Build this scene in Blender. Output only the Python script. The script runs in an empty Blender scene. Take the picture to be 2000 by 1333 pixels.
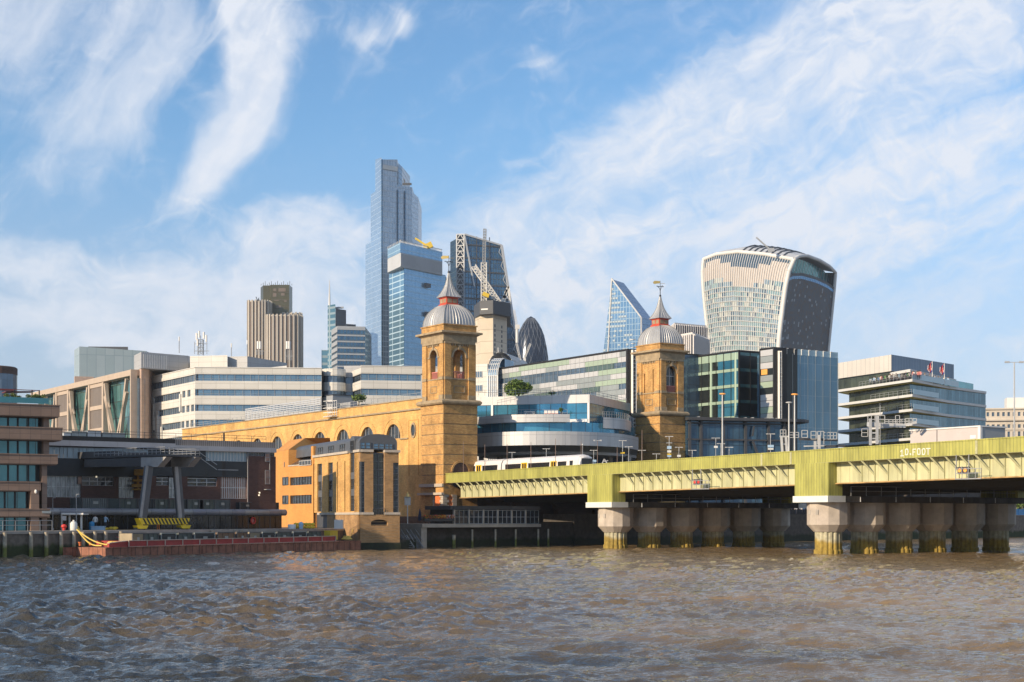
import bpy, bmesh, math, random
import numpy as np
from mathutils import Vector, Matrix
R = math.radians
random.seed(7)
SC = bpy.context.scene
COL = SC.collection

# ---------------------------------------------------------------- camera
F, H0, CZ = 3000.0, 1012.0, 4.1        # focal length and horizon of the 2000 px frame, eye height over the river
cam = bpy.data.cameras.new('camera')
cam.sensor_width = 36.0
cam.lens = 36.0 * F / 2000.0
cam.shift_y = (H0 - 666.5) / 2000.0
cam.clip_start = 0.5
cam.clip_end = 9000
co = bpy.data.objects.new('camera', cam)
COL.objects.link(co)
co.location = (0, 0, CZ)
co.rotation_euler = (R(90), 0, 0)
SC.camera = co
SC.render.resolution_x, SC.render.resolution_y = 1024, 682
SC.view_settings.view_transform = 'Standard'
SC.view_settings.look = 'None'
SC.view_settings.gamma = 1
SC.view_settings.use_curve_mapping = False
SC.view_settings.exposure = 0.3
SC.cycles.use_denoising = True
SC.cycles.max_bounces = 6
SC.cycles.diffuse_bounces = 3
SC.cycles.glossy_bounces = 3
SC.cycles.transmission_bounces = 3

# ---------------------------------------------------------------- sun and sky
SUN_AZ = Vector((-0.77, -0.64)).normalized()      # horizontal direction towards the sun
SUN_EL = R(21)
sl = bpy.data.lights.new('sun', 'SUN')
sl.energy = 5.0
sl.angle = R(0.53)
sl.color = (1.0, 0.81, 0.58)
so = bpy.data.objects.new('sun', sl)
COL.objects.link(so)
sdir = Vector((SUN_AZ.x * math.cos(SUN_EL), SUN_AZ.y * math.cos(SUN_EL), math.sin(SUN_EL)))
so.rotation_euler = sdir.to_track_quat('Z', 'Y').to_euler()

world = bpy.data.worlds.new('World')
SC.world = world
world.use_nodes = True
NT = world.node_tree
NT.nodes.clear()

class X:
    """a scalar socket with arithmetic, so that the cloud field can be written as a formula"""
    def __init__(s, sock): s.s = sock
    @staticmethod
    def op(o, a, b=None, c=None):
        n = NT.nodes.new('ShaderNodeMath'); n.operation = o
        for i, q in enumerate((a, b, c)):
            if q is None: continue
            if isinstance(q, X): NT.links.new(q.s, n.inputs[i])
            else: n.inputs[i].default_value = float(q)
        return X(n.outputs[0])
    def __add__(s, o): return X.op('ADD', s, o)
    __radd__ = __add__
    def __sub__(s, o): return X.op('SUBTRACT', s, o)
    def __rsub__(s, o): return X.op('SUBTRACT', o, s)
    def __mul__(s, o): return X.op('MULTIPLY', s, o)
    __rmul__ = __mul__
    def __truediv__(s, o): return X.op('DIVIDE', s, o)

def xvec(a, b, c=0.0):
    n = NT.nodes.new('ShaderNodeCombineXYZ')
    for i, q in enumerate((a, b, c)):
        if isinstance(q, X): NT.links.new(q.s, n.inputs[i])
        else: n.inputs[i].default_value = q
    return n.outputs[0]
def xnoise(v, scale, detail=5, rough=0.55, dist=0.0):
    n = NT.nodes.new('ShaderNodeTexNoise')
    n.inputs['Scale'].default_value = scale; n.inputs['Detail'].default_value = detail
    n.inputs['Roughness'].default_value = rough; n.inputs['Distortion'].default_value = dist
    NT.links.new(v, n.inputs['Vector'])
    return X(n.outputs[0])
def xstep(x, lo, hi):
    n = NT.nodes.new('ShaderNodeMapRange'); n.interpolation_type = 'SMOOTHSTEP'
    NT.links.new(x.s, n.inputs[0]); n.inputs[1].default_value = lo; n.inputs[2].default_value = hi
    return X(n.outputs[0])

sky = NT.nodes.new('ShaderNodeTexSky')
sky.sky_type = 'NISHITA'
sky.sun_disc = False
sky.sun_elevation = SUN_EL
sky.sun_rotation = math.atan2(SUN_AZ.x, SUN_AZ.y)
sky.altitude = 10
sky.air_density = 1.0
sky.dust_density = 0.3
sky.ozone_density = 2.2
tc = NT.nodes.new('ShaderNodeTexCoord')
sp = NT.nodes.new('ShaderNodeSeparateXYZ')
NT.links.new(tc.outputs['Generated'], sp.inputs[0])
dx, dy, dz = (X(sp.outputs[i]) for i in range(3))
az = X.op('ARCTAN2', dx, dy)                       # compass angle from the view axis
el = X.op('ARCSINE', dz)
U0 = az * 3.0 + 1.0                                # thousands of "pixels" of sky, same scale both ways
V0 = 1.012 - el * 3.0
w1 = xnoise(xvec(U0, V0), 3.0, 4) - 0.5
w2 = xnoise(xvec(U0 + 7.3, V0), 3.0, 4) - 0.5
U, V = U0 + w1 * 0.16, V0 + w2 * 0.16
def blob(cx, cy, rx, ry, ang, amp, p=1.0):
    c, s = math.cos(R(ang)), math.sin(R(ang))
    a = ((U - cx) * c + (V - cy) * s) / rx
    b = ((V - cy) * c - (U - cx) * s) / ry
    return X.op('EXPONENT', (a * a + b * b) * -1.0) * amp
def streak(ang, lx, ly, seed, rough=0.6, dist=0.3):
    c, s = math.cos(R(ang)), math.sin(R(ang))
    a = (U * c + V * s) / lx
    b = (V * c - U * s) / ly
    return xnoise(xvec(a, b, seed), 1.0, 7, rough, dist)
sA = streak(-62, 0.40, 0.085, 3.1, 0.58, 0.6)      # steep plumes at left
sB = streak(-24, 0.50, 0.11, 9.7, 0.6, 0.6)       # long diagonal veils at right
sC = xnoise(xvec(U * 0.8, V * 1.35, 2.2), 5.5, 9, 0.58, 0.5)       # soft low cumulus texture
plume = (blob(.505, .05, .06, .20, 4, 1.5) + blob(.50, .22, .045, .12, 24, 1.2) + blob(.44, .315, .10, .040, -52, 1.0)
         + blob(.36, .395, .07, .03, -42, .75) + blob(.72, .09, .11, .022, -12, .45) + blob(.775, .06, .02, .04, -30, .5) + blob(.56, .02, .22, .06, 5, .35))
left = (blob(.17, .32, .26, .07, -48, .42) + blob(.03, .07, .11, .10, -20, .95) + blob(.24, .08, .10, .12, -60, .45)
        + blob(.27, .22, .16, .09, -58, .65) + blob(.10, .20, .14, .10, -45, .45) + blob(.62, .10, .22, .08, 10, .35) + blob(.33, .12, .1, .1, 0, .3))
right = (blob(1.6, .22, .62, .12, -20, .75) + blob(1.12, .42, .30, .07, -28, .95) + blob(1.82, .09, .34, .09, -24, .5)
         + blob(1.70, .14, .30, .05, -18, .4) + blob(1.06, .15, .06, .03, 0, .75) + blob(1.9, .29, .25, .05, -14, .6)
         + blob(1.36, .25, .3, .10, -30, .7) + blob(1.66, .37, .22, .03, -20, .85) + blob(1.3, .60, .75, .15, -8, .62) + blob(1.7, .45, .5, .08, -10, .5))
low = (blob(.14, .58, .28, .09, 12, .85) + blob(.55, .60, .26, .11, 0, .9) + blob(.52, .45, .10, .05, -35, .6)
       + blob(.66, .49, .12, .06, -20, .8) + blob(.04, .52, .2, .03, 12, .5) + blob(.62, .43, .06, .03, -20, .4) + blob(1.1, .58, .3, .12, -10, .6) + blob(.25, .68, .5, .06, 4, .6))
gen = xstep(xnoise(xvec(U * 0.5, V * 1.3, 5.0), 1.6, 9, 0.6, 0.4), 0.47, 0.75) * 0.8      # cloud elsewhere round the sky
inview = xstep(X.op('ABSOLUTE', az), 0.42, 0.62)
one = lambda x: X.op('MINIMUM', x, 1.0)
def cover(cov, n, k, lo, hi, op):
    """cloud where coverage plus broken noise passes a threshold: dense cores, torn wispy edges"""
    return xstep((n - 0.5) * k + cov, lo, hi) * op
fine = xnoise(xvec(U * 1.0, V * 1.2, 8.8), 16.0, 8, 0.62, 0.8) - 0.5
mask = (cover(one(plume), sA + fine * .3, 1.2, 0.10, 1.3, .88) + cover(one(left * 1.15), sA + fine * .4, 1.7, 0.08, 1.4, .66)
        + cover(one(right * 1.1), sB + fine * .4, 1.5, 0.12, 1.5, .74) + cover(one(low * 1.05), sC + fine * .5, 2.0, 0.15, 1.4, .84) + xstep((sB - .5) * 1.3 + fine * .8 + xstep(U + V * .5, .9, 1.7) * .55 + .12, .10, 1.35) * .62 + gen * inview)
haze_b = xstep(el, 0.27, 0.02) * 0.34
mask = 1.0 - (1.0 - X.op('MINIMUM', mask, 0.95)) * (1.0 - haze_b)
hsv = NT.nodes.new('ShaderNodeHueSaturation')
hsv.inputs['Saturation'].default_value = 1.0
hsv.inputs['Value'].default_value = 1.0
NT.links.new(sky.outputs[0], hsv.inputs['Color'])
mix = NT.nodes.new('ShaderNodeMix'); mix.data_type = 'RGBA'
NT.links.new(mask.s, mix.inputs[0])
tint = NT.nodes.new('ShaderNodeMix'); tint.data_type = 'RGBA'; tint.blend_type = 'MULTIPLY'; tint.inputs[0].default_value = 1
tint.inputs[7].default_value = (1.02, 1.38, 1.60, 1)        # clean, rain-washed air: less yellow than the model's default
tg = NT.nodes.new('ShaderNodeMix'); tg.data_type = 'RGBA'; NT.links.new(xstep(el, 0.0, 0.26).s, tg.inputs[0])
tg.inputs[6].default_value = (.80, .83, 1.12, 1); tg.inputs[7].default_value = (1.02, 1.38, 1.60, 1)
NT.links.new(tg.outputs[2], tint.inputs[7])
NT.links.new(hsv.outputs[0], tint.inputs[6]); NT.links.new(tint.outputs[2], mix.inputs[6])
CLOUD = 8.0
mix.inputs[7].default_value = (CLOUD * 1.0, CLOUD * 1.05, CLOUD * 1.15, 1)
bg = NT.nodes.new('ShaderNodeBackground')
bg.inputs[1].default_value = 0.086
NT.links.new(mix.outputs[2], bg.inputs[0])
wo = NT.nodes.new('ShaderNodeOutputWorld')
NT.links.new(bg.outputs[0], wo.inputs[0])

# ---------------------------------------------------------------- materials
MATS = {}
def _base(name):
    m = bpy.data.materials.new(name); m.use_nodes = True
    nt = m.node_tree
    p = nt.nodes['Principled BSDF']
    MATS[name] = m
    return m, nt, p
def _n(nt, t, **kw):
    n = nt.nodes.new(t)
    for k, v in kw.items(): setattr(n, k, v)
    return n
def _vary(nt, col_socket, p, amt, scale, rough=None, stretch=(1, 1, 1)):
    """multiply the colour by two octaves of weathering"""
    tcn = _n(nt, 'ShaderNodeTexCoord'); mp = _n(nt, 'ShaderNodeMapping')
    mp.inputs['Scale'].default_value = stretch
    g = _n(nt, 'ShaderNodeNewGeometry')
    nt.links.new(g.outputs['Position'], mp.inputs[0])
    no = _n(nt, 'ShaderNodeTexNoise'); no.inputs['Scale'].default_value = scale; no.inputs['Detail'].default_value = 6
    no.inputs['Roughness'].default_value = 0.65
    nt.links.new(mp.outputs[0], no.inputs['Vector'])
    mr = _n(nt, 'ShaderNodeMapRange')
    mr.inputs[1].default_value = 0.3; mr.inputs[2].default_value = 0.7
    mr.inputs[3].default_value = 1 - amt; mr.inputs[4].default_value = 1 + amt * 0.6
    nt.links.new(no.outputs[0], mr.inputs[0])
    mx = _n(nt, 'ShaderNodeMix', data_type='RGBA', blend_type='MULTIPLY'); mx.inputs[0].default_value = 1
    nt.links.new(col_socket, mx.inputs[6]); nt.links.new(mr.outputs[0], mx.inputs[7])
    nt.links.new(mx.outputs[2], p.inputs['Base Color'])
    return no
def mat(name, col, rough=0.7, metal=0.0, var=0.15, scale=0.6, bump=0.0, stretch=(1, 1, 1), spec=0.5, emit=None, estr=1.0):
    m, nt, p = _base(name)
    rgb = _n(nt, 'ShaderNodeRGB'); rgb.outputs[0].default_value = (*col, 1)
    no = _vary(nt, rgb.outputs[0], p, var, scale, stretch=stretch)
    p.inputs['Roughness'].default_value = rough; p.inputs['Metallic'].default_value = metal
    p.inputs['Specular IOR Level'].default_value = spec
    if bump:
        b = _n(nt, 'ShaderNodeBump'); b.inputs['Strength'].default_value = bump; b.inputs['Distance'].default_value = 0.05
        nt.links.new(no.outputs[0], b.inputs['Height']); nt.links.new(b.outputs[0], p.inputs['Normal'])
    if emit:
        p.inputs['Emission Color'].default_value = (*emit, 1); p.inputs['Emission Strength'].default_value = estr
    return m
def cells(name, c1, c2, line, cw, ch, lw=0.05, rough=0.5, metal=0.0, var=0.1, scale=0.4, off=0.0, bump=0.0, wob=0.0, rough2=None, bias=0.0, stretch=(1, 1, 1)):
    """a wall or curtain wall laid out in metres along its own face: bricks, cladding panels or panes with joints between"""
    m, nt, p = _base(name)
    uv = _n(nt, 'ShaderNodeUVMap')
    br = _n(nt, 'ShaderNodeTexBrick'); br.offset = off; br.squash = 1
    br.inputs['Color1'].default_value = (*c1, 1); br.inputs['Color2'].default_value = (*c2, 1); br.inputs['Mortar'].default_value = (*line, 1)
    br.inputs['Scale'].default_value = 1; br.inputs['Mortar Size'].default_value = lw; br.inputs['Mortar Smooth'].default_value = 0.1
    br.inputs['Brick Width'].default_value = cw; br.inputs['Row Height'].default_value = ch; br.inputs['Bias'].default_value = bias
    nt.links.new(uv.outputs[0], br.inputs['Vector'])
    _vary(nt, br.outputs[0], p, var, scale, stretch=stretch)
    p.inputs['Roughness'].default_value = rough; p.inputs['Metallic'].default_value = metal
    if rough2 is not None:
        mr = _n(nt, 'ShaderNodeMapRange'); mr.inputs[3].default_value = rough; mr.inputs[4].default_value = rough2
        nt.links.new(br.outputs['Fac'], mr.inputs[0]); nt.links.new(mr.outputs[0], p.inputs['Roughness'])
        mm = _n(nt, 'ShaderNodeMapRange'); mm.inputs[3].default_value = metal; mm.inputs[4].default_value = 0.1
        nt.links.new(br.outputs['Fac'], mm.inputs[0]); nt.links.new(mm.outputs[0], p.inputs['Metallic'])
    last = None
    if bump:
        b = _n(nt, 'ShaderNodeBump'); b.inputs['Strength'].default_value = bump; b.inputs['Distance'].default_value = 0.03; b.invert = True
        nt.links.new(br.outputs['Fac'], b.inputs['Height']); last = b
    if wob:                                                     # glass panes are never quite flat: each tilts the reflection a little
        g = _n(nt, 'ShaderNodeNewGeometry'); no = _n(nt, 'ShaderNodeTexNoise'); no.inputs['Scale'].default_value = 1.0 / max(cw, ch) * 0.7
        no.inputs['Detail'].default_value = 2
        nt.links.new(g.outputs['Position'], no.inputs['Vector'])
        b2 = _n(nt, 'ShaderNodeBump'); b2.inputs['Strength'].default_value = wob; b2.inputs['Distance'].default_value = 1.0
        nt.links.new(no.outputs[0], b2.inputs['Height'])
        if last: nt.links.new(last.outputs[0], b2.inputs['Normal'])
        last = b2
    if last: nt.links.new(last.outputs[0], p.inputs['Normal'])
    return m

# ---------------------------------------------------------------- mesh helpers
ORG = {}
class MB:
    def __init__(s): s.v = []; s.f = []; s.m = []; s.sm = []; s.cur = 0
    def add(s, vs, fs, smooth=False):
        o = len(s.v); s.v += [tuple(p) for p in vs]
        for f in fs: s.f.append(tuple(i + o for i in f)); s.m.append(s.cur); s.sm.append(smooth)
        return s
    def hexa(s, p):      # 4 lower + 4 upper corners, same winding
        return s.add(p, [(0, 1, 2, 3), (4, 5, 6, 7), (0, 1, 5, 4), (1, 2, 6, 5), (2, 3, 7, 6), (3, 0, 4, 7)])
    def box(s, x0, x1, y0, y1, z0, z1):
        return s.hexa([(x0, y0, z0), (x1, y0, z0), (x1, y1, z0), (x0, y1, z0), (x0, y0, z1), (x1, y0, z1), (x1, y1, z1), (x0, y1, z1)])
    def wbox(s, W, u0, u1, z0, z1, o0, o1):
        q = [(u0, o0), (u1, o0), (u1, o1), (u0, o1)]
        return s.hexa([W.p(u, z0, o) for u, o in q] + [W.p(u, z1, o) for u, o in q])
    def wslope(s, W, u0, u1, za0, za1, zb0, zb1, o0, o1):   # box whose bottom and top run from za at u0 to zb at u1
        lo = [(u0, o0, za0), (u1, o0, zb0), (u1, o1, zb0), (u0, o1, za0)]; hi = [(u0, o0, za1), (u1, o0, zb1), (u1, o1, zb1), (u0, o1, za1)]
        return s.hexa([W.p(u, z, o) for u, o, z in lo + hi])
    def wpoly(s, W, pts, o0, o1):                     # polygon in the wall plane, extruded along its normal
        n = len(pts)
        vs = [W.p(u, z, o0) for u, z in pts] + [W.p(u, z, o1) for u, z in pts]
        return s.add(vs, [tuple(range(n)), tuple(range(n, 2 * n))] + [(i, (i + 1) % n, n + (i + 1) % n, n + i) for i in range(n)])
    def prism(s, poly, z0, z1, top=None):
        n = len(poly); t = top or [z1] * n
        b = z0 if isinstance(z0, (list, tuple)) else [z0] * n
        vs = [(p[0], p[1], b[i]) for i, p in enumerate(poly)] + [(p[0], p[1], t[i]) for i, p in enumerate(poly)]
        return s.add(vs, [tuple(range(n)), tuple(range(n, 2 * n))] + [(i, (i + 1) % n, n + (i + 1) % n, n + i) for i in range(n)])
    def tube(s, a, b, r, r2=None, n=6, cap=True):
        a, b = Vector(a), Vector(b); d = b - a
        if d.length < 1e-6: return s
        q = d.to_track_quat('Z', 'Y'); r2 = r if r2 is None else r2
        vs = [a + q @ Vector((r * math.cos(2 * math.pi * i / n), r * math.sin(2 * math.pi * i / n), 0)) for i in range(n)]
        vs += [b + q @ Vector((r2 * math.cos(2 * math.pi * i / n), r2 * math.sin(2 * math.pi * i / n), 0)) for i in range(n)]
        fs = [(i, (i + 1) % n, n + (i + 1) % n, n + i) for i in range(n)]
        s.add(vs, fs, n > 5)
        if cap: s.add(vs[:n], [tuple(range(n))]); s.add(vs[n:], [tuple(range(n))])
        return s
    def beam(s, a, b, w, h=None):
        h = w if h is None else h
        a, b = Vector(a), Vector(b); d = (b - a).normalized()
        side = d.cross(Vector((0, 0, 1)))
        if side.length < 1e-4: side = Vector((1, 0, 0))
        side = side.normalized() * w / 2; up = side.cross(d).normalized() * h / 2
        return s.hexa([a - side - up, a + side - up, a + side + up, a - side + up, b - side - up, b + side - up, b + side + up, b - side + up])
    def path(s, pts, r, n=6):
        for a, b in zip(pts, pts[1:]): s.tube(a, b, r, n=n)
        return s
    def lathe(s, c, prof, n=24, smooth=True, ang=0.0, sq=False, fn=None):
        vs = []
        for r, z in prof:
            for i in range(n):
                a = ang + 2 * math.pi * i / n
                k = fn(i, r, z) if fn else 1.0
                vs.append((c[0] + r * k * math.cos(a), c[1] + r * k * math.sin(a), c[2] + z))
        fs = []
        for j in range(len(prof) - 1):
            for i in range(n): fs.append((j * n + i, j * n + (i + 1) % n, (j + 1) * n + (i + 1) % n, (j + 1) * n + i))
        s.add(vs, fs, smooth)
        s.add(vs[:n], [tuple(range(n))]); s.add(vs[-n:], [tuple(range(n))])
        return s
    def ball(s, c, r, n=10, sx=1, sy=1, sz=1):
        vs, fs = [], []; m = n // 2 + 1
        for j in range(m + 1):
            t = math.pi * j / m
            for i in range(n):
                a = 2 * math.pi * i / n
                vs.append((c[0] + sx * r * math.sin(t) * math.cos(a), c[1] + sy * r * math.sin(t) * math.sin(a), c[2] - sz * r * math.cos(t)))
        for j in range(m):
            for i in range(n): fs.append((j * n + i, j * n + (i + 1) % n, (j + 1) * n + (i + 1) % n, (j + 1) * n + i))
        return s.add(vs, fs, True)
    def build(s, name, m, parent=None, label=None, uv=True):
        if not s.v: return None
        me = bpy.data.meshes.new(name)
        vs = [Vector(p) for p in s.v]
        lo = Vector((min(p.x for p in vs), min(p.y for p in vs), min(p.z for p in vs)))
        hi = Vector((max(p.x for p in vs), max(p.y for p in vs), max(p.z for p in vs)))
        c = Vector(((lo.x + hi.x) / 2, (lo.y + hi.y) / 2, lo.z))
        me.from_pydata([p - c for p in vs], [], s.f)
        ms = m if isinstance(m, (list, tuple)) else [m]
        for q in ms: me.materials.append(q if not isinstance(q, str) else MATS[q])
        me.polygons.foreach_set('material_index', s.m)
        me.polygons.foreach_set('use_smooth', s.sm)
        me.update()
        if uv:
            ul = me.uv_layers.new(name='UVMap'); data = np.zeros(len(me.loops) * 2)
            for p in me.polygons:
                nn = p.normal
                if abs(nn.z) < 0.85:
                    t = Vector((-nn.y, nn.x, 0)).normalized()
                    if t.x < 0 or (abs(t.x) < 1e-6 and t.y < 0): t = -t
                    for li in p.loop_indices:
                        q = s.v[me.loops[li].vertex_index]
                        data[2 * li] = q[0] * t.x + q[1] * t.y; data[2 * li + 1] = q[2]
                else:
                    for li in p.loop_indices:
                        q = s.v[me.loops[li].vertex_index]
                        data[2 * li] = q[0]; data[2 * li + 1] = q[1]
            ul.data.foreach_set('uv', data)
        o = bpy.data.objects.new(name, me)
        COL.objects.link(o)
        if parent is not None:
            o.parent = parent; o.location = c - ORG[parent.name]
        else: o.location = c
        ORG[o.name] = c
        if label: o['label'] = label
        return o

class Wall:
    """vertical wall line in plan; u runs along it in metres, off is metres out towards the river side"""
    def __init__(s, px0, d0, px1, d1):
        s.A = Vector(((px0 - 1000) / F * d0, d0)); s.B = Vector(((px1 - 1000) / F * d1, d1)); s._fin()
    def _fin(s):
        s.t = (s.B - s.A).normalized(); s.L = (s.B - s.A).length
        n = Vector((s.t.y, -s.t.x))
        if n.dot(-s.A) < 0: n = -n
        s.n = n
    @classmethod
    def pts(c, a, b):
        w = c.__new__(c); w.A = Vector(a); w.B = Vector(b); w._fin(); return w
    def p(s, u, z, o=0.0):
        q = s.A + s.t * u + s.n * o
        return Vector((q.x, q.y, z))
    def u(s, px, o=0.0):
        k = (px - 1000) / F; a = s.A + s.n * o
        return (k * a.y - a.x) / (s.t.x - k * s.t.y)
    def d(s, px, o=0.0): return (s.A + s.n * o + s.t * s.u(px, o)).y
    def z(s, px, py, o=0.0): return CZ + (H0 - py) / F * s.d(px, o)
    def uz(s, px, py, o=0.0): return s.u(px, o), s.z(px, py, o)
def P(px, py, d): return Vector(((px - 1000) / F * d, d, CZ + (H0 - py) / F * d))

def thing(name, label, cat, loc, group=None, kind=None):
    o = bpy.data.objects.new(name, None); COL.objects.link(o)
    o.empty_display_size = 0.5
    o.location = loc; ORG[o.name] = Vector(loc)
    o['label'] = label; o['category'] = cat
    if group: o['group'] = group
    if kind: o['kind'] = kind
    return o
def tag(o, label, cat, group=None, kind=None):
    o['label'] = label; o['category'] = cat
    if group: o['group'] = group
    if kind: o['kind'] = kind
    return o
def struct(o, label=None):
    o['kind'] = 'structure'
    if label: o['label'] = label
    return o
def copy_tree(o, parent=None, loc=None, rz=None, label=None, group=None, sc=None):
    c = o.copy(); COL.objects.link(c)
    ORG[c.name] = ORG.get(o.name, Vector((0, 0, 0)))
    if parent is not None:
        c.parent = parent
    if loc is not None: c.location = loc
    if rz is not None: c.rotation_euler = (0, 0, rz)
    if sc is not None: c.scale = (sc[0], sc[1], sc[2])
    if label: c['label'] = label
    if group: c['group'] = group
    for ch in [q for q in o.children]: copy_tree(ch, c)
    return c

def wall_holes(mb, W, u0, u1, z0, z1, holes, depth, arch_n=10, off=0.0):
    """front skin of a wall with real openings; a hole is (ua, ub, za, zb[, 'arch'])"""
    us = sorted({u0, u1, *[h[0] for h in holes], *[h[1] for h in holes]}); zs = sorted({z0, z1, *[h[2] for h in holes], *[h[3] for h in holes]})
    us = [u for u in us if u0 - 1e-6 <= u <= u1 + 1e-6]; zs = [z for z in zs if z0 - 1e-6 <= z <= z1 + 1e-6]
    for ua, ub in zip(us, us[1:]):
        run = None
        for za, zb in zip(zs, zs[1:]):
            cu, cz = (ua + ub) / 2, (za + zb) / 2
            inside = any(h[0] < cu < h[1] and h[2] < cz < h[3] for h in holes)
            if not inside: mb.add([W.p(ua, za, off), W.p(ub, za, off), W.p(ub, zb, off), W.p(ua, zb, off)], [(0, 1, 2, 3)])
    for h in holes:
        ua, ub, za, zb = h[:4]
        if len(h) > 4:
            c, r = (ua + ub) / 2, (ub - ua) / 2; zs0 = zb - r
            arc = [(c + r * math.cos(math.pi * k / arch_n), zs0 + r * math.sin(math.pi * k / arch_n)) for k in range(arch_n + 1)]
            for (a, b) in zip(arc, arc[1:]):
                mb.add([W.p(a[0], a[1], off), W.p(b[0], b[1], off), W.p(b[0], zb, off), W.p(a[0], zb, off)], [(0, 1, 2, 3)])
                mb.add([W.p(a[0], a[1], off), W.p(b[0], b[1], off), W.p(b[0], b[1], off - depth), W.p(a[0], a[1], off - depth)], [(0, 1, 2, 3)])
            ring = [(ua, za, ua, zs0), (ub, za, ub, zs0), (ua, za, ub, za)]
        else: ring = [(ua, za, ua, zb), (ub, za, ub, zb), (ua, za, ub, za), (ua, zb, ub, zb)]
        for a, b, c2, d2 in ring:
            mb.add([W.p(a, b, off), W.p(c2, d2, off), W.p(c2, d2, off - depth), W.p(a, b, off - depth)], [(0, 1, 2, 3)])

def window(parent, W, u0, u1, z0, z1, off, glass, frame=None, nu=2, nz=1, fw=0.06, name='window', fp=0.06, th=0.08):
    """one window: its glass, with the frame and mullions as a piece of its own"""
    g = MB().wbox(W, u0, u1, z0, z1, off - th, off).build(name, glass, parent)
    if frame:
        f = MB()
        for i in range(nu + 1):
            u = u0 + (u1 - u0) * i / nu
            f.wbox(W, u - fw / 2, u + fw / 2, z0, z1, off + 0.004, off + fp)
        for j in range(nz + 1):
            z = z0 + (z1 - z0) * j / nz
            f.wbox(W, u0, u1, z - fw / 2, z + fw / 2, off + 0.007, off + fp + 0.004)
        f.build('frame', frame, g)
    return g
# ================================================================ materials used throughout
mat('concrete', (.36, .33, .29), .85, var=.25, scale=.5, bump=.3)
mat('pale_concrete', (.46, .40, .33), .85, var=.2, scale=.8, bump=.3)
mat('dark_steel', (.05, .052, .058), .55, var=.2)
mat('black', (.012, .012, .014), .6, var=.1)
mat('white_paint', (.72, .70, .66), .5, var=.08)
mat('grey_paint', (.30, .31, .32), .5, var=.12)
mat('pale_metal', (.55, .56, .57), .4, .3, var=.08)
mat('lead', (.40, .40, .40), .45, .35, var=.22, scale=.9, stretch=(1, 1, .25))
mat('lead_seam', (.52, .52, .51), .45, .3, var=.15)
mat('red_paint', (.52, .075, .035), .5, var=.15)
mat('gilt', (.75, .52, .18), .35, .8, var=.1)
mat('iron', (.03, .035, .045), .5, .4)
mat('soffit', (.20, .19, .18), .8)
cells('yellow_brick', (.70, .41, .125), (.56, .31, .085), (.40, .28, .14), .45, .15, .014, .85, var=.36, scale=.4, off=.5, stretch=(1, 1, .5))
cells('tower_brick', (.62, .36, .115), (.45, .235, .072), (.28, .18, .09), .45, .15, .014, .85, var=.42, scale=.5, off=.5, stretch=(1, 1, .6))
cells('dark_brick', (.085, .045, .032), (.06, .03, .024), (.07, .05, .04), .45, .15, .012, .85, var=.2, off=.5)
mat('stone_trim', (.34, .26, .16), .85, var=.35, scale=1.2, bump=.3)
mat('orange_brick', (.62, .17, .05), .8, var=.15, scale=1.5)
mat('asphalt', (.05, .05, .05), .9)

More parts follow.
